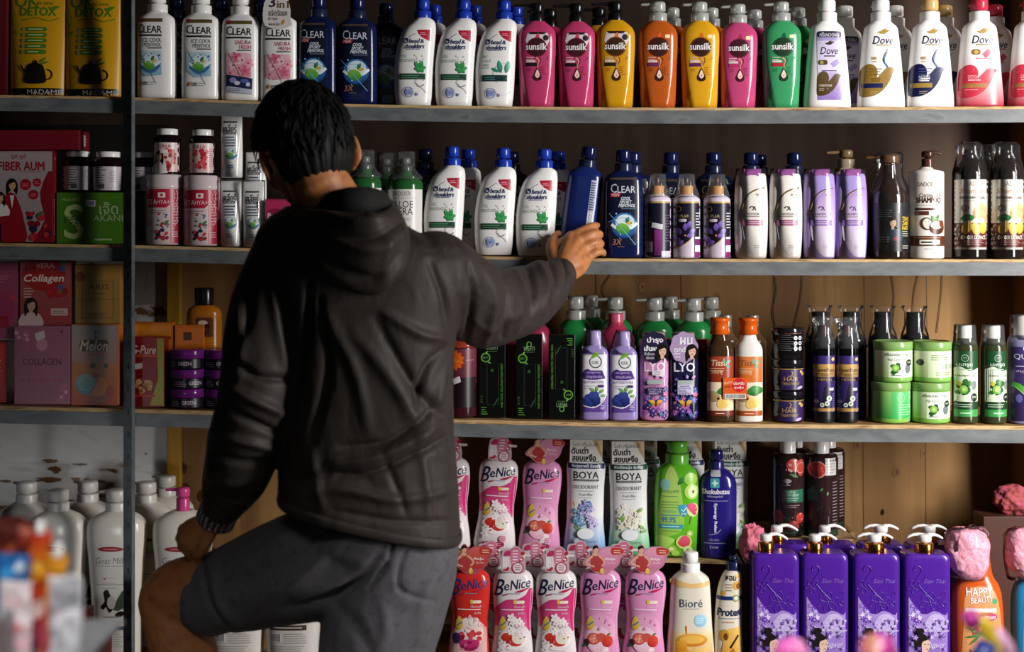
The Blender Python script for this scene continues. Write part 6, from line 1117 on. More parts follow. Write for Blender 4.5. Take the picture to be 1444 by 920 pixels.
# ------------------------------------------------------------------ third shelf
put('pink_box', 0, SH2, .06, 'pink carton with red ball standing on the bright red carton', dz=90 * S(.05)); put('red_box', -1, SH2, .06, 'bright red carton at the far end of the third board')
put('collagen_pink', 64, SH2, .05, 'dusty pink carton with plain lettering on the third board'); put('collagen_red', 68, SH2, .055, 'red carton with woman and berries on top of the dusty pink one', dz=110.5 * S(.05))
put('melon', 137, SH2, .05, 'orange carton with blue melon print beside the steel post'); put('gold_box', 141, SH2, .055, 'matt gold carton on top of the melon carton', dz=114.5 * S(.05))
put('gpure', 212, SH2, .045, 'dark red carton with nuts printed, just past the steel post'); put('orange_flat', 204, SH2, .09, 'orange carton behind the dark red nut carton'); put('orange_pack', 268, SH2, .085, 'orange packet behind the purple jar stack')
jz = 27.3 * S(.05)
for i in range(3):
    put('purple_jar', 265, SH2, .045, 'purple and black jar, %s of the stack beside the nut carton' % ('bottom', 'middle', 'topmost')[i], 'purple jars', dz=jz * i, rot=(0, .4, -.25)[i])
    put('purple_jar', 313, SH2, .06, 'purple and black jar, %s of the stack behind the sleeve' % ('bottom', 'middle', 'topmost')[i], 'purple jars', dz=jz * i)
card('low_stack', '5a3014', 60, 76, 34); put('low_stack', 290, SH2, .12, 'brown carton carrying the orange black-capped bottle'); put('orange_black_cap', 288, SH2, .12, 'orange bottle with black cap behind the jar stacks', dz=76.3 * S(.05))
REF[0] = .38; mb = MB().prism([(-15, 0), (15, 2), (14, 68), (-14, 66)], -.5, .2)
K('paper', 'paper_notice', 'paper', ('paper', mb.mesh('paper', plas('8c8884', .7), KS()), [('creases', Art().l([(-2, 20), (3, 50)], .5, '6c6864', 0).l([(0, 30), (6, 34)], .5, '6c6864', 0).mesh('creases', Flat(.5)))]))
put('paper', 206, None, .398, 'grey paper sheet fixed on the back panel above the nut carton', z=PZ(432, .4))
REF[0] = .05
put('dark_red', 649, SH2, .05, 'dark red bottle with orange burst sticker under the raised arm')
g = 'black cartons with green print'
put('qbox', 694, SH2, .045, 'black carton with green print beside the dark red bottle', g); put('qbox', 746, SH2, .045, 'black carton with green print, middle of the three', g); put('qbox_flip', 792, SH2, .045, 'black carton standing upside down beside the lavender bottles', g)
put('rose_bottle', 722, SH2, .13, 'rose red bottle behind the gap between black cartons', 'rose bottles'); put('rose_bottle', 752, SH2, .21, 'rose red bottle behind the middle black carton', 'rose bottles'); put('rose_bottle', 868, SH2, .13, 'rose red bottle behind the gap of the lavender pair', 'rose bottles')
g = 'green pump bottles at the back of the third board'
for px, y, t in ((812, .195, 'behind the upside down black carton'), (868, .212, 'behind the lavender pair'), (923, .197, 'behind the pink floral bottle'), (978, .197, 'behind the dark floral bottle'), (833, .292, 'in the last row behind the first lavender bottle'), (945, .285, 'in the last row behind the pink floral bottle'), (1003, .285, 'in the last row near the orange caps')):
    put('green_pump', px, SH2, y, 'green bottle with frosted pump ' + t, g)
put('lavender', 838, SH2, .045, 'lavender bottle with dark fruit label beside the black carton', 'lavender bottles'); put('lavender', 879, SH2, .045, 'lavender bottle with dark fruit label beside the pink floral bottle', 'lavender bottles')
put('lyo_pink', 922, SH2, .05, 'pink floral bottle with round dark hang tag'); put('lyo_dark', 963.5, SH2, .05, 'dark blue floral bottle with round lilac hang tag')
for px, t in ((925, 'pink'), (977, 'dark')): put('dark_red', px, SH2, .117, 'dark red bottle standing close behind the %s floral bottle' % t, 'rear dark red bottles')
put('orange_clear', 1014.5, SH2, .045, 'brown see-through bottle with orange cap and ginger label'); put('orange_white', 1055, SH2, .045, 'white bottle with orange cap and ginger label'); put('pair_sticker', 1034, SH2, .044, 'orange offer sticker joining the two orange-capped bottles', dz=36 * S(.05))
REF[0] = .1; b = Body([(0, 19, 17), (3, 20, 18), (104, 20, 18), (114, 12, 12), (124, 9, 9)], 2.2)
K('silver_cap', 'lotion_bottle', 'bottle', ('bottle', b.mesh('bottle', plas('6c5038', .3))), ('cap', cap_mesh('cap', cyl(9, 124, 142), mat('dull_silver', 'a8a4a0', .35, .6))))
put('silver_cap', 1023, SH2, .19, 'brown bottle with silver cap behind the see-through orange-capped one', 'silver capped bottles'); put('silver_cap', 1061, SH2, .19, 'brown bottle with silver cap behind the white orange-capped one', 'silver capped bottles')
jz = 44.2 * S(.05)
for i in range(3): put('treat_back' if i == 2 else 'treat', 1110.5, SH2, .05, ('black jar with purple label, bottom of the stack of three', 'black jar with purple label, middle of the stack of three', 'black jar with white dots, topmost of the stack of three')[i], 'black treatment jars', dz=jz * i, rot=.1 * i)
put('spray', 1161, SH2, .045, 'slim black spray bottle in film beside the black jar stack', 'slim black sprays'); put('spray', 1194, SH2, .045, 'slim black spray bottle in film nearer the green tubs', 'slim black sprays')
b = Body([(0, 20, 18), (3, 21, 19), (110, 21, 19), (120, 12, 12)], 2.2)
K('black_film', 'lotion_bottle', 'bottle', ('bottle', b.mesh('bottle', plas('141416', .2))), ('cap', cap_mesh('cap', cyl(12, 120, 150), plas('101014', .2))), tube_film('film_wrap', [(22, 100), (19, 118), (14, 132), (15, 150), (18, 158)], FILM, crumple=3))
for px, y, t in ((1156, .13, 'behind the first slim spray'), (1200.5, .13, 'behind the second slim spray'), (1245, .13, 'behind the first green tub stack'), (1290, .13, 'behind the gap of the green tub stacks')): put('black_film', px, SH2, y, 'black capped bottle in crumpled film ' + t, 'black film wrapped bottles')
jz = 57.3 * S(.05)
put('tub_side', 1256, SH2, .055, 'green tub with plain green side showing, bottom of its stack', 'green tubs'); put('tub_front', 1312, SH2, .055, 'green tub with fruit label, bottom of the stack by the green bottles', 'green tubs')
put('tub_front', 1259, SH2, .055, 'green tub with fruit label, on top of the plain green one', 'green tubs', dz=jz); put('tub_code', 1314, SH2, .055, 'green tub with bar code, on top of a fruit label tub', 'green tubs', dz=jz)
put('gbot', 1360.5, SH2, .045, 'dark green bottle with white cap beside the green tubs', 'dark green bottles'); put('gbot_b', 1400.5, SH2, .045, 'dark green bottle with white cap beside the purple label bottle', 'dark green bottles')
put('queen', 1443, SH2, .05, 'grey lilac bottle with purple label at the end of the third board')

# ------------------------------------------------------------------ lowest bay
put('bn_mag_up', 634, SH3, .19, 'white and magenta hourglass bottle peeking out beside the jacket hem', 'upper hourglass bottles', tilt=.01)
put('bn_mag_up', 697, SH3, .19, 'white and magenta hourglass bottle with blossoms on the raised inner board', 'upper hourglass bottles', tilt=.06, dz=.002)
put('bn_pink_up', 760, SH3, .19, 'pink hourglass bottle with fruit print on the raised inner board', 'upper hourglass bottles', tilt=.045, dz=.0015)
put('boya_blue', 824, SH3, .19, 'white to blue bottle with card sleeve and blue flowers', 'card sleeved bottles', tilt=.02); put('boya_green', 887, SH3, .19, 'white to green bottle with card sleeve and white flowers', 'card sleeved bottles', tilt=-.01)
put('boya_blue', 842, SH3, .285, 'card sleeved bottle in the row behind the blue flower one', 'rear card sleeved bottles'); put('boya_green', 904, SH3, .285, 'card sleeved bottle in the row behind the white flower one', 'rear card sleeved bottles'); put('boya_green', 1029, SH3, .285, 'card sleeved bottle in the row behind the violet bottle', 'rear card sleeved bottles'); put('boya_blue', 966.5, SH3, .285, 'card sleeved bottle in the row behind the apple green bottle', 'rear card sleeved bottles')
put('apple', 952, SH3, .19, 'apple green pump bottle with printed fruit', tilt=.02); put('violet', 1012, SH3, .19, 'violet blue pump bottle with upright white lettering')
g = 'lower hourglass bottles'
put('bn_red', 661, SH4, .05, 'red hourglass bottle with berry print, nearest the shorts', g, tilt=.02)
for key, px, t in (('bn_mag', 722.5, 'magenta hourglass bottle with blossoms beside the red one'), ('bn_mag', 783.5, 'magenta hourglass bottle with blossoms beside the pink ones'), ('bn_pink', 843.5, 'pink hourglass bottle beside the magenta one in the lowest row'), ('bn_pink', 907, 'pink hourglass bottle beside the honey bottle')): put(key, px, SH4, .05, t, g, tilt=.03 if key == 'bn_pink' else .01)
for i, px in enumerate((690, 752, 815, 876)): put('bn_mag', px, SH4, .112, 'hourglass bottle in the second lowest row behind the gap %s' % ('after the red one', 'between the two magenta ones', 'between magenta and pink ones', 'between the two pink ones')[i], 'rear lower hourglass bottles')
put('honey', 973.5, SH4, .05, 'cream pump bottle with honey print'); put('almond', 1027, SH4, .05, 'cream slant-shouldered bottle with navy band and almond print')
put('pom', 1111, SHP, .21, 'dark cherry bottle with pomegranate label facing out', 'cherry bottles'); put('pom_turned', 1158, SHP, .21, 'dark cherry bottle turned, with white price sticker', 'cherry bottles')
put('pom', 1121, SHP, .30, 'dark cherry bottle behind the label-out one', 'cherry bottles'); put('pom_turned', 1168, SHP, .30, 'dark cherry bottle behind the turned one', 'cherry bottles')
g = 'purple pump bottles with raised flowers'
for key, px, t in (('purple', 1091, 'purple relief bottle beside the cream almond bottle, nozzle pointing sideways'), ('purple', 1160, 'purple relief bottle second along from the almond bottle'), ('purple_mid', 1232, 'purple relief bottle with two-winged pump, third along from the almond bottle'), ('purple_mid', 1302.5, 'purple relief bottle with two-winged pump beside the pink puff bottle')): put(key, px, SH4, .0345, t, g)
for key, px, t in (('purple', 1106, 'first'), ('purple', 1173.5, 'second'), ('purple_mid', 1241, 'third'), ('purple_mid', 1308.5, 'fourth')): put(key, px, SH4, .131, 'purple relief bottle in the second row behind the %s purple bottle' % t, 'rear purple pump bottles')
put('happy_orange', 1380, SH4, .05, 'orange scrub bottle wearing a pink bath puff', tilt=-.03, dz=.0018); put('happy_blue', 1464, SH4, .05, 'blue scrub bottle wearing a pink bath puff', tilt=-.03, dz=.0018)
card('puff_box', '3c2820', 22, 132, 40); put('puff_box', 1060, SH4, .13, 'brown carton under the loose pink bath puff'); put('puff', 1062, SH4, .13, 'loose pink bath puff between violet bottle and cherry bottles', dz=132 * S(.05) + .001)
card('big_box', '4c2c24', 110, 186, 50); put('big_box', 1432, SH4, .25, 'large brown carton at the back behind the pink puff bottles'); put('puff_dark', 1430, SH4, .25, 'dull red netting bundle on the large brown carton', dz=186 * S(.05) + .001)
g = 'large white lotion bottles in the lowest bay'
put('goat', 82, SH4, .10, 'large white lotion bottle beside the blurred packets', g); put('goat', 165, SH4, .10, 'large white lotion bottle cut by the steel post', g); put('goat_pink', 258, SH4, .10, 'large white lotion bottle with pink pump by the fist', g)
for px, y, t in ((38, .20, 'behind the blurred packets'), (124, .21, 'behind the gap before the steel post'), (206, .20, 'just past the steel post'), (234, .29, 'in the last row near the ochre stud')): put('goat_b', px, SH4, y, 'large white lotion bottle in the rear ' + t, 'rear white lotion bottles')
put('back_blue', 335, SH4, .04, 'white bottle showing back label with blue bar under the raised thigh'); put('back_brown', 413, SH4, .04, 'white bottle showing back label with brown bar between the legs')

# ------------------------------------------------------------------ the shopper, seen from behind
def W(px, py, y): return Vector((PX(px, y), y, PZ(py, y)))
def remesh(mb, name, voxel, smooth=6, m=None, fac=0.5):
    me = mb.mesh(name + '_raw', [m]) if m else mb.mesh(name + '_raw', [])
    o = bpy.data.objects.new(name, me); COL.objects.link(o)
    r = o.modifiers.new('r', 'REMESH'); r.mode = 'VOXEL'; r.voxel_size = voxel; r.use_smooth_shade = True
    if smooth: s = o.modifiers.new('s', 'SMOOTH'); s.factor = fac; s.iterations = smooth
    bpy.context.view_layer.update(); dg = bpy.context.evaluated_depsgraph_get()
    out = bpy.data.meshes.new_from_object(o.evaluated_get(dg)); out.name = name
    bpy.data.objects.remove(o); bpy.data.meshes.remove(me)
    if m and not out.materials: out.materials.append(m)
    out.polygons.foreach_set('use_smooth', [True] * len(out.polygons)); return out
def getco(me):
    n = len(me.vertices); c = np.empty(n * 3, np.float32); me.vertices.foreach_get('co', c)
    nn = np.empty(n * 3, np.float32); me.vertices.foreach_get('normal', nn); return c.reshape(-1, 3).astype(float), nn.reshape(-1, 3).astype(float)
def setco(me, c): me.vertices.foreach_set('co', c.astype(np.float32).ravel()); me.update()
def polydist(q, pts):
    best = np.full(len(q), 1e9); tt = np.zeros(len(q)); L = [0]
    for a, b in zip(pts[:-1], pts[1:]): L.append(L[-1] + math.dist(a, b))
    for i, (a, b) in enumerate(zip(pts[:-1], pts[1:])):
        a = np.array(a, float); d = np.array(b, float) - a; l2 = d @ d
        t = np.clip(((q - a) @ d) / l2, 0, 1); dist = np.linalg.norm(q - a - t[:, None] * d, axis=1); k = dist < best
        best[k] = dist[k]; tt[k] = (L[i] + t[k] * math.sqrt(l2)) / L[-1]
    return best, tt
def folds(me, lst, noise_amp=0.0, nscale=(6, 6, 6), seed=0):       # cloth creases pressed into the surface
    c, n = getco(me); s = (CD + c[:, 1]) / F; q = np.stack([HX + c[:, 0] / s, HY + (CZ - c[:, 2]) / s], 1)
    face = np.clip((0.35 - n[:, 1]) / 0.6, 0, 1); disp = np.zeros(len(c))
    for pts, amp, w in lst:
        d, t = polydist(q, spline(pts, False, 5) if len(pts) > 2 else pts)
        disp += amp * np.exp(-(d / w) ** 2) * np.sin(np.pi * np.clip(t * .86 + .07, 0, 1)) ** .6 * face
    if noise_amp:
        nz = np.array([noise.fractal((x * nscale[0] + seed, y * nscale[1], z * nscale[2]), 1.0, 2.0, 3) for x, y, z in c])
        rd = np.array([1 - 2 * abs(noise.noise((x * nscale[0] * .8 + z * 3, y * nscale[1] * .8 + seed, z * nscale[2] * .8 + x * 5))) for x, y, z in c])
        disp += noise_amp * (nz * .7 + rd * .6)
    setco(me, c + n * disp[:, None])
SKIN = noisy('skin', ['a8683c', 'b87848', '9c5c34'], (1, 1, 1), 30, 4, .5); SKIN.node_tree.nodes['Principled BSDF'].inputs['Subsurface Weight'].default_value = .08
JACK = noisy('dark_nylon', ['302926', '36302c', '2a2421'], (1, 1, .45), 26, 5, .58, .22, .8); JACK.node_tree.nodes['Principled BSDF'].inputs['Specular IOR Level'].default_value = .32
LINING = mat('black_lining', '0b0a0a', .8)
SHORT = noisy('charcoal_twill', ['525055', '5a585d', '4a484d'], (1, 1, 1), 60, 5, .75)
def chain(mb, pts, rad, seg=14, k=5):
    P = spline([tuple(p) for p in pts], False, k); n = len(P); R = []
    for i in range(n):
        u = i / (n - 1) * (len(rad) - 1); a = int(min(u, len(rad) - 2)); f = u - a
        ra, rb = rad[a], rad[a + 1]; ra = ra if isinstance(ra, tuple) else (ra, ra); rb = rb if isinstance(rb, tuple) else (rb, rb)
        R.append((ra[0] + (rb[0] - ra[0]) * f, ra[1] + (rb[1] - ra[1]) * f))
    mb.tube(P, R, seg)
    for e, r in ((P[0], R[0]), (P[-1], R[-1])): ball(mb, e, (min(r), min(r), min(r)))
def ball(mb, c, r, rot=None, seg=14):
    vs = []; fs = []; nr = 9
    for i in range(nr):
        ph = math.pi * (i + .5) / nr
        for k in range(seg):
            a = 2 * math.pi * k / seg; v = Vector((r[0] * math.sin(ph) * math.cos(a), r[1] * math.sin(ph) * math.sin(a), r[2] * math.cos(ph)))
            if rot: v = rot @ v
            vs.append(v + Vector(c))
    for i in range(nr - 1):
        for k in range(seg): k2 = (k + 1) % seg; fs.append((i * seg + k, (i + 1) * seg + k, (i + 1) * seg + k2, i * seg + k2))
    fs.append(tuple(range(seg))); fs.append(tuple((nr - 1) * seg + k for k in range(seg - 1, -1, -1)))
    mb.add(vs, fs)
HR = Matrix.Rotation(math.radians(27), 3, 'Z') @ Matrix.Rotation(math.radians(-10), 3, 'X')
HR = Matrix.Rotation(math.radians(-11), 3, 'Y') @ HR
HC = W(436, 226, -.52)
def hp(x, y, z): return HC + HR @ Vector((x, y, z))
bm_ = MB()
# head, neck and ears
ball(bm_, hp(0, 0, .042), (.074, .092, .090), HR, 28); ball(bm_, hp(0, .036, -.012), (.060, .058, .072), HR, 24); ball(bm_, hp(0, .055, -.062), (.036, .034, .030), HR, 20)
ball(bm_, hp(0, .092, -.004), (.011, .016, .022), HR); ball(bm_, hp(0, .103, -.015), (.013, .011, .009), HR); ball(bm_, hp(0, .084, .032), (.048, .012, .010), HR)
ball(bm_, hp(0, .086, -.040), (.022, .010, .006), HR); ball(bm_, hp(0, .084, -.049), (.018, .010, .006), HR)
for sx in (-1, 1):
    ball(bm_, hp(sx * .030, .080, .012), (.013, .010, .009), HR); ball(bm_, hp(sx * .046, .060, -.018), (.020, .022, .018), HR)
    ER = HR @ Matrix.Rotation(sx * .45, 3, 'Z')
    ball(bm_, hp(sx * .085, -.004, .002), (.007, .018, .031), ER); ball(bm_, hp(sx * .082, .004, -.022), (.006, .009, .011), ER); ball(bm_, hp(sx * .093, -.014, .006), (.005, .008, .026), ER)
chain(bm_, [hp(0, -.012, .0), hp(0, -.02, -.05), W(468, 290, -.52), W(488, 330, -.53)], [.056, .056, .058, .066], 24)
# trunk, kept inside the clothes
chain(bm_, [W(490, 362, -.53), W(505, 410, -.53), W(515, 520, -.53), W(522, 640, -.53), W(540, 760, -.53)], [(.09, .06), (.135, .085), (.125, .085), (.115, .085), (.115, .09)], 28)
# reaching arm
chain(bm_, [W(612, 388, -.53), W(665, 415, -.41), W(692, 440, -.29), W(735, 420, -.2), W(771, 400, -.115), W(792, 382, -.077)], [.055, .048, .043, .042, .034, (.029, .021)], 20)
# resting arm
chain(bm_, [W(398, 368, -.53), W(372, 450, -.57), W(358, 555, -.60), W(342, 640, -.55), W(316, 705, -.49), W(303, 736, -.465)], [.055, .048, .042, .040, .031, (.028, .024)], 20)
# legs
chain(bm_, [W(505, 785, -.52), W(420, 805, -.475), W(330, 828, -.43), W(262, 836, -.40), W(240, 848, -.392)], [.088, .086, .075, .068, .062], 24)
chain(bm_, [W(252, 836, -.40), W(246, 858, -.392), W(262, 930, -.40), W(292, 1010, -.41), W(322, 1090, -.415), W(332, 1125, -.415)], [.060, .064, .063, .054, .038, .036], 22)
chain(bm_, [W(572, 790, -.53), W(552, 900, -.53), W(536, 1050, -.52), W(533, 1100, -.52), W(530, 1200, -.53), W(525, 1380, -.53)], [.088, .080, .058, .056, .058, .036], 22)
# right hand closing on the bottle
def finger(pts, r, seg=12): chain(bm_, [W(*p) for p in pts], r, seg, 4)
wr = (791, 383, -.078)
for m, r in (((805, 334, -.020), .0135), ((814, 339, -.027), .0140), ((822, 350, -.033), .0135), ((829, 363, -.036), .0120)):
    finger([wr, ((wr[0] + m[0]) / 2 + 1, (wr[1] + m[1]) / 2, (wr[2] + m[2]) / 2 - .005), m], [.021, .0185, r])
finger([(800, 388, -.072), (816, 380, -.052), (828, 365, -.036)], [.017, .016, .012])
finger([(804, 335, -.02), (823, 325, -.014), (836, 319, .002), (842, 318, .022)], [.0122, .0106, .0094, .0076])
finger([(814, 340, -.028), (834, 331, -.022), (844, 330, -.005), (846.5, 332, .016)], [.0126, .0108, .0096, .0078])
finger([(822, 351, -.034), (838, 343, -.028), (846.5, 343, -.010), (847.5, 346, .010)], [.0120, .0104, .0092, .0074])
finger([(828, 363, -.036), (842, 356, -.033), (850, 356, -.018), (851, 359, -.002)], [.0108, .0094, .0082, .0066])
finger([(787, 374, -.062), (779, 354, -.036), (780, 340, -.012), (787, 330, .012)], [.019, .0160, .0125, .0088])
finger([(783, 356, -.036), (794, 344, -.026), (806, 338, -.022)], [.016, .015, .013])
# left hand, a loose fist on the thigh
wl = (303, 737, -.465)
for m, r in (((268, 741, -.455), .0125), ((262, 750, -.462), .0125), ((262, 761, -.468), .0120), ((268, 771, -.472), .0110)):
    finger([wl, ((wl[0] + m[0]) / 2, (wl[1] + m[1]) / 2 - 1, -.468), m], [.02, .018, r])
for a, b, c2, d in (((267, 742), (257, 748, -.43), (266, 757, -.415), (276, 756, -.42)), ((262, 751), (254, 760, -.437), (264, 768, -.42), (274, 765, -.425)), ((262, 762), (257, 771, -.445), (267, 777, -.43), (276, 773, -.432)), ((268, 772), (265, 779, -.455), (273, 784, -.44), (281, 779, -.44))):
    finger([(a[0], a[1], -.46), b, c2, d], [.0112, .0102, .0094, .0076])
finger([(298, 744, -.475), (290, 764, -.478), (284, 777, -.47), (279, 784, -.458)], [.016, .0135, .0115, .009])
body = remesh(bm_, 'body', .0036, 3, SKIN)
per = bpy.data.objects.new('person', None); COL.objects.link(per); per.location = (0, 0, 0)
tag(per, 'person in dark hooded jacket and charcoal shorts reaching for a blue bottle', 'person')
link('body', body, per)

# hair: a thick cap that ends at the hairline, broken up into strands
def hair():
    bm = bmesh.new(); bmesh.ops.create_icosphere(bm, subdivisions=6, radius=1.0)
    for v in bm.verts:
        d = v.co.normalized(); p = Vector((d.x * .078, d.y * .094, .034 + d.z * .104))
        az = math.atan2(d.x, d.y); f = math.cos(az); sd = abs(math.sin(az))
        hl = -.062 if f < -.45 else (-.062 + (f + .45) / .45 * .088 if f < 0 else .026 + .02 * f)      # hairline height, nape to brow
        if -.35 < f < .45: hl = max(hl, .030)
        st = noise.noise((az * 9, p.z * 6, 3)) * .6 + noise.noise((az * 22, p.z * 10, 7)) * .4
        top = max(0, d.z); st2 = noise.noise((d.x * 9 + d.z * 2, d.y * 3, d.z * 4)) * .6 + noise.noise((d.x * 24 + d.z * 5, d.y * 7, 1)) * .4
        s = st * (1 - top) + st2 * top
        e = (p.z - hl + s * .012) / .012; e = max(0.0, min(1.0, e)); e = e * e * (3 - 2 * e)
        thick = (.011 + .004 * top + .007 * max(0, f) + .0050 * s)
        h = -.016 + (thick + .016) * e
        p += Vector((d.x, d.y, d.z * .9)).normalized() * h
        v.co = hp(p.x, p.y, p.z)
    bm.verts.index_update(); mb = MB(); mb.add([v.co[:] for v in bm.verts], [[v.index for v in f.verts] for f in bm.faces]); bm.free()
    rn = random.Random(5)
    for i in range(700):                    # loose locks lying along the cap
        az = rn.uniform(-math.pi, math.pi); el = rn.uniform(-.25, 1.35); ln = rn.uniform(.018, .036); f = math.cos(az)
        if el < .42 and -.6 < f < .6: el += .5
        P = []
        sw = rn.uniform(-.35, .35) + (.25 if el > .6 else 0); lift = rn.uniform(.001, .009)
        for k in range(4):
            u = k / 3; e2 = el - u * ln / .1; a2 = az + sw * u * .5 / max(.35, math.cos(e2)); d = Vector((math.sin(a2) * math.cos(e2), math.cos(a2) * math.cos(e2), math.sin(e2)))
            r = 1 + (.17 if f > .3 else .13); P.append(hp(*(Vector((d.x * .078 * r, d.y * .094 * r, .034 + d.z * .104 * (1.10 + .02 * max(0, d.z)))) + d * (lift * u * .7 + .001))))
        w = rn.uniform(.0014, .0028); mb.tube(P, [w, w * 1.1, w * .8, .0002], 5, 0, True, .6)
    return mb
HAIR = mat('black_hair', '0a0808', .62, spec=.3)
link('hair', hair().mesh('hair', HAIR), per)

# jacket: body and both sleeves in one piece
jb = MB()
rings = [((478, 296), 56, -8, .066, -.515), ((492, 313), 98, -9, .088, -.525), ((504, 332), 128, -10, .104, -.53), ((507, 354), 145, -10, .116, -.53), ((506, 386), 150, -10, .126, -.53), ((508, 432), 140, -10, .13, -.53),
         ((512, 500), 129, -10, .127, -.53), ((515, 570), 126, -10, .125, -.53), ((519, 640), 127, -11, .128, -.53), ((521, 698), 129, -12, .132, -.53), ((522, 728), 130, -12.5, .134, -.53), ((522, 735), 127, -12.5, .131, -.53)]
T = np.arange(len(rings)); Q = np.linspace(0, len(rings) - 1, 56)
A = [pchip(T, [f(r) for r in rings], Q) for f in (lambda r: r[0][0], lambda r: r[0][1], lambda r: r[1], lambda r: r[2], lambda r: r[3], lambda r: r[4])]
vs_ = []; fs_ = []; sg = 44
for i in range(56):
    cx, cy, w, ti, dp, yy = [a[i] for a in A]; c = W(cx, cy, yy); s = S(yy); ca, sa = math.cos(math.radians(ti)), math.sin(math.radians(ti))
    for k in range(sg):
        a = 2 * math.pi * k / sg; ex = 2 / 2.4; u = math.copysign(abs(math.cos(a)) ** ex, math.cos(a)) * w * s; v = math.copysign(abs(math.sin(a)) ** ex, math.sin(a)) * dp
        vs_.append(c + Vector((u * ca, v, u * sa)))
for i in range(55):
    for k in range(sg): k2 = (k + 1) % sg; fs_.append((i * sg + k, i * sg + k2, (i + 1) * sg + k2, (i + 1) * sg + k))
fs_.append(tuple(range(sg))); fs_.append(tuple(55 * sg + k for k in range(sg - 1, -1, -1)))
jb.add(vs_, fs_)
chain(jb, [W(612, 388, -.53), W(655, 418, -.43), W(690, 433, -.31), W(728, 426, -.225), W(762, 407, -.145), W(781, 395, -.105), W(788, 388, -.090)], [.080, .080, .080, .071, .058, .044, .037], 26)
chain(jb, [W(408, 372, -.53), W(376, 452, -.565), W(362, 550, -.59), W(346, 630, -.555), W(328, 680, -.512), W(317, 708, -.488)], [.074, .070, .066, .066, .057, .042], 26)
jack = remesh(jb, 'jacket', .0040, 10, JACK)
JF = [([(436, 400), (432, 480), (412, 580), (392, 660)], -.014, 7), ([(450, 420), (462, 520), (440, 620)], -.006, 9), ([(470, 655), (540, 643), (625, 596)], .008, 9), ([(478, 672), (545, 660), (640, 612)], -.008, 7), ([(480, 630), (548, 622), (615, 575)], -.007, 7),
      ([(500, 470), (555, 540), (610, 640)], .006, 14), ([(530, 450), (580, 540), (632, 600)], -.006, 10), ([(628, 478), (590, 470), (540, 440)], .006, 9), ([(630, 490), (600, 520), (585, 575)], -.007, 8), ([(636, 505), (622, 545), (606, 600)], .005, 8),
      ([(606, 372), (625, 420), (634, 478)], -.006, 8), ([(420, 700), (480, 690), (560, 705), (640, 690)], .006, 9), ([(400, 680), (470, 668), (520, 676)], -.006, 7), ([(470, 720), (560, 735), (640, 735)], -.004, 6), ([(540, 640), (560, 690), (575, 730)], -.004, 8), ([(590, 620), (600, 680), (604, 735)], .004, 9),
      ([(440, 640), (450, 690), (455, 715)], .005, 9), ([(456, 440), (500, 520), (520, 610)], .005, 12),
      # reaching sleeve
      ([(660, 372), (668, 420), (655, 482)], -.009, 6), ([(682, 376), (694, 420), (684, 484)], .007, 7), ([(706, 378), (718, 420), (708, 474)], -.010, 6), ([(724, 378), (735, 418), (728, 464)], .007, 7), ([(742, 374), (754, 410), (748, 452)], -.009, 6), ([(757, 368), (770, 402), (764, 440)], .006, 6), ([(772, 366), (783, 392), (780, 425)], -.006, 5),
      ([(668, 452), (692, 464), (730, 442)], .004, 7), ([(790, 364), (799, 384), (796, 408)], -.005, 3.4),
      # resting sleeve
      ([(322, 500), (360, 530), (404, 535)], -.009, 7), ([(318, 545), (350, 560), (400, 585)], .009, 9), ([(312, 570), (345, 590), (396, 612)], -.010, 7), ([(305, 615), (345, 622), (390, 635)], .008, 8), ([(300, 640), (340, 652), (384, 650)], -.009, 7), ([(296, 672), (330, 680), (372, 670)], .006, 7), ([(292, 694), (325, 702), (362, 694)], -.006, 5), ([(352, 400), (350, 450), (330, 500)], -.006, 9), ([(385, 400), (392, 470), (404, 520)], .006, 10), ([(335, 420), (342, 480), (336, 540)], .005, 9), ([(300, 712), (318, 724), (336, 722)], -.004, 3.4)]
JF = [(p, a * 1.45, w * .75) for p, a, w in JF]
folds(jack, JF, .0034, (5, 5, 3.2), 2); folds(jack, [], .0016, (13, 13, 7), 5)
jo = link('jacket', jack, per)
# hood lying on the back, and its black lining
hb = MB()
chain(hb, [W(404, 312, -.46), W(418, 322, -.56), W(452, 340, -.635), W(495, 352, -.665), W(531, 353, -.668), W(553, 336, -.63), W(556, 314, -.55), W(548, 298, -.47)], [(.016, .030), (.024, .038), (.032, .055), (.036, .068), (.036, .072), (.028, .052), (.020, .036), (.014, .026)], 26)
ball(hb, W(524, 378, -.655), (.055, .026, .042), None, 24)
hood = remesh(hb, 'hood', .0042, 12, JACK)
folds(hood, [([(418, 330), (470, 372), (525, 392), (560, 360)], -.010, 6), ([(440, 318), (490, 344), (535, 350), (566, 330)], .008, 8), ([(430, 320), (480, 336), (530, 334), (560, 316)], -.009, 5), ([(450, 300), (500, 312), (550, 304)], .006, 6), ([(428, 345), (478, 392), (530, 408), (566, 372)], .007, 7), ([(544, 330), (548, 360), (538, 392)], .005, 7)], .0030, (8, 8, 5), 9)
link('hood', hood, jo)
lb = MB(); chain(lb, [W(420, 305, -.45), W(440, 300, -.55), W(485, 288, -.605), W(522, 286, -.595), W(542, 291, -.53), W(536, 290, -.45)], [(.012, .026), (.014, .028), (.016, .030), (.016, .030), (.014, .028), (.012, .024)], 20)
link('lining', remesh(lb, 'lining', .0045, 6, LINING), jo)
hm = MB(); P = []
for k in range(45):
    a = 2 * math.pi * k / 44; ex = 2 / 2.4; s = S(-.53); u = math.copysign(abs(math.cos(a)) ** ex, math.cos(a)) * 130.5 * s; v = math.copysign(abs(math.sin(a)) ** ex, math.sin(a)) * .1345
    t = math.radians(-12.5); P.append(W(522, 729, -.53) + Vector((u * math.cos(t), v, u * math.sin(t))))
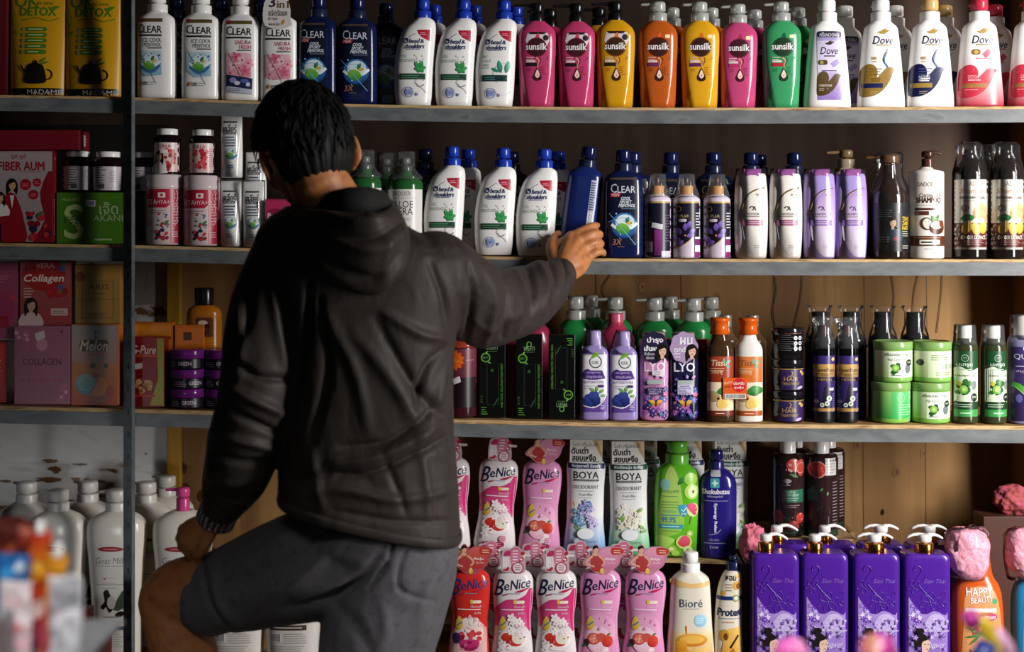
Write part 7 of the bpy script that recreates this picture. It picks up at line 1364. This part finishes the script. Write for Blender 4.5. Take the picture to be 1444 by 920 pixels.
hm.tube(P, [(.0035, .010)] * 45, 8, up=(0, 0, 1)); link('hem_band', hm.mesh('hem_band', JACK), jo)

# shorts
sb = MB()
ball(sb, W(538, 752, -.53), (.138, .118, .105), Matrix.Rotation(math.radians(-12), 3, 'Y').inverted(), 30)
chain(sb, [W(530, 770, -.52), W(460, 790, -.50), W(385, 812, -.455), W(322, 832, -.425), W(300, 840, -.418)], [.112, .108, .096, .082, .076], 30)
chain(sb, [W(562, 760, -.53), W(556, 800, -.53), W(543, 860, -.53), W(530, 920, -.53), W(524, 1000, -.53)], [.112, .114, .110, .103, .102], 30)
sh_ = remesh(sb, 'shorts', .0048, 9, SHORT)
folds(sh_, [([(455, 720), (400, 760), (330, 800)], .006, 9), ([(470, 735), (410, 785), (340, 830)], -.007, 8), ([(500, 745), (430, 810), (360, 850)], .007, 10), ([(540, 800), (470, 838), (400, 858)], -.010, 8), ([(545, 790), (480, 822), (420, 838)], .008, 8), ([(550, 760), (520, 800), (470, 850)], -.006, 7), ([(300, 800), (308, 850), (335, 885)], .005, 7), ([(285, 795), (296, 850), (326, 895)], -.005, 4),
            ([(578, 768), (563, 800), (566, 834), (612, 848)], -.006, 3.2), ([(600, 772), (585, 775), (576, 770)], -.005, 3), ([(620, 800), (600, 840), (590, 900)], .006, 9), ([(470, 850), (500, 880), (520, 915)], -.006, 9), ([(540, 850), (545, 890), (535, 918)], .005, 9), ([(490, 860), (480, 890), (478, 918)], .004, 7), ([(556, 745), (548, 790), (520, 830)], -.006, 3)], .0034, (7, 7, 7), 4)
link('shorts', sh_, per)

# wristwatch: steel links and case around the left wrist
wb = MB(); wc = W(306, 728, -.472); ax = (W(316, 705, -.49) - W(303, 736, -.465)).normalized(); u_ = ax.cross(Vector((0, 1, 0))).normalized(); v_ = ax.cross(u_).normalized()
for row in (-1.5, -.5, .5, 1.5):
    for k in range(18):
        a0, a1 = 2 * math.pi * (k + .08) / 18, 2 * math.pi * (k + .92) / 18; P = []
        for a in (a0, (a0 + a1) / 2, a1): P.append(wc + ax * (row * .0072) + u_ * (.0345 * math.cos(a)) + v_ * (.0305 * math.sin(a)))
        wb.tube(P, .0034, 8)
link('wristwatch', wb.mesh('wristwatch', mat('brushed_steel', '8c8a88', .3, 1.0)), per)
# shoes
def shoe(c, ang, m):
    mb = MB(); d = Matrix.Rotation(ang, 3, 'Z'); g = lambda x, y, z: Vector(c) + d @ Vector((x, y, z))
    chain(mb, [g(0, -.07, .045), g(0, -.02, .05), g(0, .06, .04), g(0, .15, .032), g(0, .18, .028)], [(.036, .042), (.040, .045), (.046, .036), (.046, .028), (.034, .022)], 20); chain(mb, [g(0, -.03, .05), g(0, -.03, .10)], [.042, .044], 18)
    return remesh(mb, 'shoe', .005, 6, m)
SHO = mat('shoe_canvas', '26262a', .7)
fl = W(332, 1125, -.415); link('shoe', shoe((fl.x, -.40, fl.z - .085), .5, SHO), per); fr_ = W(525, 1380, -.53); link('shoe', shoe((fr_.x, -.52, 0.002), .1, SHO), per)

# ------------------------------------------------------------------ things close to the camera, out of focus
D = -1.80; REF[0] = D; sF = S(D)
tz = PZ(935, D)
tr_ = bpy.data.objects.new('display_stand', None); COL.objects.link(tr_); tr_.location = (0, 0, 0)
tag(tr_, 'grey metal display stand with a raised rail, holding blurred packets', 'stand')
GM = mat('grey_sheet_metal', '8a8c90', .4, .3); x0 = PX(-60, D); x1 = PX(112, D)
link('tray', MB().box(x0, x1, D - .12, D + .16, tz - .006, tz - .0005, 0, .001).mesh('tray', GM), tr_)
xr = -732 * S(D - .06)
link('rail', MB().box(xr - .012, xr, D - .13, D + .13, tz, PZ(880, D - .06), 0, .002).mesh('rail', GM), tr_)
link('base', MB().box(x0 + .02, x1 - .02, D - .10, D + .14, 0, tz - .0065, 0, .002).mesh('base', GM), tr_)
def sachet(key, w, h, d, col, art, obj='sachet', cat='packet', extra=None):
    b = Body([(0, w / 2, d * .3), (h * .12, w / 2, d * .8), (h * .5, w / 2 * .97, d), (h * .85, w / 2, d * .7), (h * .97, w / 2, d * .25), (h, w / 2, d * .15)], 1.9, 40)
    parts = [('packet', b.mesh('packet', mat('foil_' + col, col, .3)))]
    if art: parts.append(('print', art.mesh('print', b)))
    for q in parts:                                     # crumpled foil
        for v in q[1].vertices:
            t = v.co / KS(); g = min(1, max(0, t.z / 30)); v.co.x += KS() * 5 * g * noise.noise((t.z * .035, len(key), t.x * .02)); v.co.y += KS() * 4 * g * noise.noise((t.x * .08, t.z * .05, len(key))); v.co.z += KS() * 5 * g * noise.noise((t.x * .05, 3, len(key)))
    if extra: parts.append(extra)
    K(key, obj, cat, *parts)
sachet('brown_bag', 66, 182, 14, '4a1c16', Art().scatter(-26, 90, 26, 176, 14, 5, 11, ['6c2418', '8c4030', '2c1412', '7c2c20'], 3))
sachet('blue_bag', 48, 140, 10, '2060a0', Art().e(-6, 112, 12, 10, '3c8cc8').e(10, 124, 7, 8, 'c8d4dc').e(0, 98, 18, 8, '184c84'))
sachet('pink_bag', 46, 112, 8, 'd8ccd0', Art().r(-20, 16, 20, 60, 'e0a8b0', 'e4dce0').e(2, 48, 12, 10, 'd88890').lines(-14, 14, 88, 3, 6, 2, 'c8808c'))
tip = lambda h: ('tip', cap_mesh('tip', cyl(5.5, h - 3, h + 16, 2), WHITE), [], 'white tip')
sachet('stick_red', 30, 172, 7, 'a83418', Art().r(-13, 100, 13, 168, 'c88018', 'b02818').e(0, 120, 8, 9, 'd8b048').e(2, 60, 9, 14, 'd8b8b0').r(-13, 4, 13, 40, 'b03060'), 'stick_pack', 'packet', tip(170))
sachet('stick_orange', 28, 150, 7, 'd08a18', Art().r(-12, 90, 12, 146, 'd8a428', 'c07818').e(0, 110, 7, 9, 'c86818').r(-12, 10, 12, 80, 'b8385c', 'c8602c'), 'stick_pack', 'packet', tip(148))
sachet('white_bag', 46, 130, 9, 'd4d4da', Art().r(-20, 84, 20, 126, '9c9ca4').lines(-14, 14, 60, 5, 8, 2.4, 'c0c0ca'))
zt_ = tz + .0005
for key, px, y, t, ti in (('brown_bag', 16, D + .07, 'blurred brown and red packet at the back of the display stand', 0), ('blue_bag', 12, D + .035, 'blurred blue packet on the display stand', .05), ('pink_bag', 20, D + .004, 'blurred white packet with pink print, front of the display stand', .02),
                          ('stick_red', 52, D + .04, 'blurred red stick pack with white tip on the display stand', .03), ('stick_orange', 67, D + .005, 'blurred orange stick pack with white tip on the display stand', .10), ('white_bag', 90, D - .03, 'blurred silvery white packet at the near edge of the display stand', .03)):
    put(key, px, None, y, t, 'blurred packets on the stand', tilt=ti, z=zt_)
# red crate with a carton, standing before the lotion bottles
cr = bpy.data.objects.new('crate', None); COL.objects.link(cr); yc = -.22; cx = PX(100, yc); zt2 = PZ(893, yc); cr.location = (cx, yc, 0)
tag(cr, 'red plastic crate in front of the large white lotion bottles', 'crate')
RED = plas('8c1818', .4); w2 = .062
wl_ = MB(); 
for a0, b0, c0, d0 in ((-w2, w2, -.08, -.074), (-w2, w2, .074, .08), (-w2, -w2 + .006, -.074, .074), (w2 - .006, w2, -.074, .074)): wl_.box(a0, b0, c0, d0, 0, zt2)
link('wall', wl_.mesh('wall', RED), cr); link('rim', MB().box(-w2 - .008, w2 + .008, -.088, -.0805, zt2 - .02, zt2 + .002, 0, .002).box(w2 + .0005, w2 + .008, -.0805, .088, zt2 - .02, zt2 + .002, 0, .002).mesh('rim', RED), cr); link('deck', MB().box(-w2 + .0065, w2 - .0065, -.0735, .0735, zt2 - .05, zt2 - .045).mesh('deck', RED), cr)
REF[0] = yc; card('crate_box', 'a01c20', 34, 66, 24, Art().r(-15, 30, 15, 64, '8c1418', 'a82428').scatter(-12, 32, 12, 60, 8, 2, 4, ['c04040', '701014'], 3))
put('crate_box', 112, None, yc, 'small red carton standing in the red crate', z=zt2 - .0444)
# wrapped sweets on sticks at the near counter
REF[0] = -1.7
def sweet(key, cols, w):
    bm = bmesh.new(); bmesh.ops.create_icosphere(bm, subdivisions=4, radius=1.0)
    for v in bm.verts:
        p = v.co.copy(); f = 1 + .12 * noise.fractal((p.x * 2 + len(cols[0]) + w, p.y * 2, p.z * 2), 1, 2, 4); v.co = Vector((p.x * f * w, p.y * f * w * .8, 60 + p.z * f * w * 1.1))
    bm.verts.index_update(); mb = MB(); mb.add([v.co[:] for v in bm.verts], [[v.index for v in f.verts] for f in bm.faces]); bm.free()
    m = noisy('wrapper_' + key, cols, (1, .2, .4), 26, 2, .3, 0, .6)
    K(key, 'wrapped_sweet', 'sweet', ('wrapper', mb.mesh('wrapper', m, KS())), ('stick', MB().lathe([(3, -90), (3, 40)]).mesh('stick', WHITE, KS())))
sweet('sweet_pink', ['d850a8', 'e070b8', 'e8c8d8'], 25); sweet('sweet_mix', ['d8b020', 'c83c98', 'd850a8'], 27)
for key, px, py, t in (('sweet_pink', 1117, 988, 'blurred pink wrapped sweet before the first two purple bottles'), ('sweet_mix', 1238, 985, 'blurred pink and yellow wrapped sweet before the third purple bottle')): put(key, px, None, -1.7, t, z=PZ(py, -1.7))
mb = MB(); pts = [(0, 0), (-8, 18), (-20, 34)]
bt = MB(); bt.tube([(-30, 0, 46), (-20, 0, 50), (-12, 0, 44)], [12, 15, 11], 14, up=(0, 0, 1))
yl = MB(); yl.tube([(-6, -6, 56), (-2, -8, 40), (10, -10, 18), (14, -10, -30)], [8, 9, 9, 9], 14, flat=.6)
bl = MB(); bl.tube([(-2, -14, 22), (-10, -16, 0), (-16, -16, -40)], [12, 17, 18], 14)
pk = MB(); pk.tube([(14, -2, 34), (26, -2, 14), (38, -2, -30)], [9, 12, 13], 14)
K('twist', 'twisted_balloon', 'balloon', ('magenta_end', bt.mesh('magenta_end', plas('c83ca0', .35), KS())), ('yellow_band', yl.mesh('yellow_band', plas('e0c030', .35), KS())), ('blue_piece', bl.mesh('blue_piece', plas('20388c', .35), KS())), ('pink_piece', pk.mesh('pink_piece', plas('e0a8cc', .35), KS())))
put('twist', 1390, None, -1.7, 'blurred twisted toy in magenta, yellow and blue before the orange scrub bottle', z=PZ(925, -1.7))
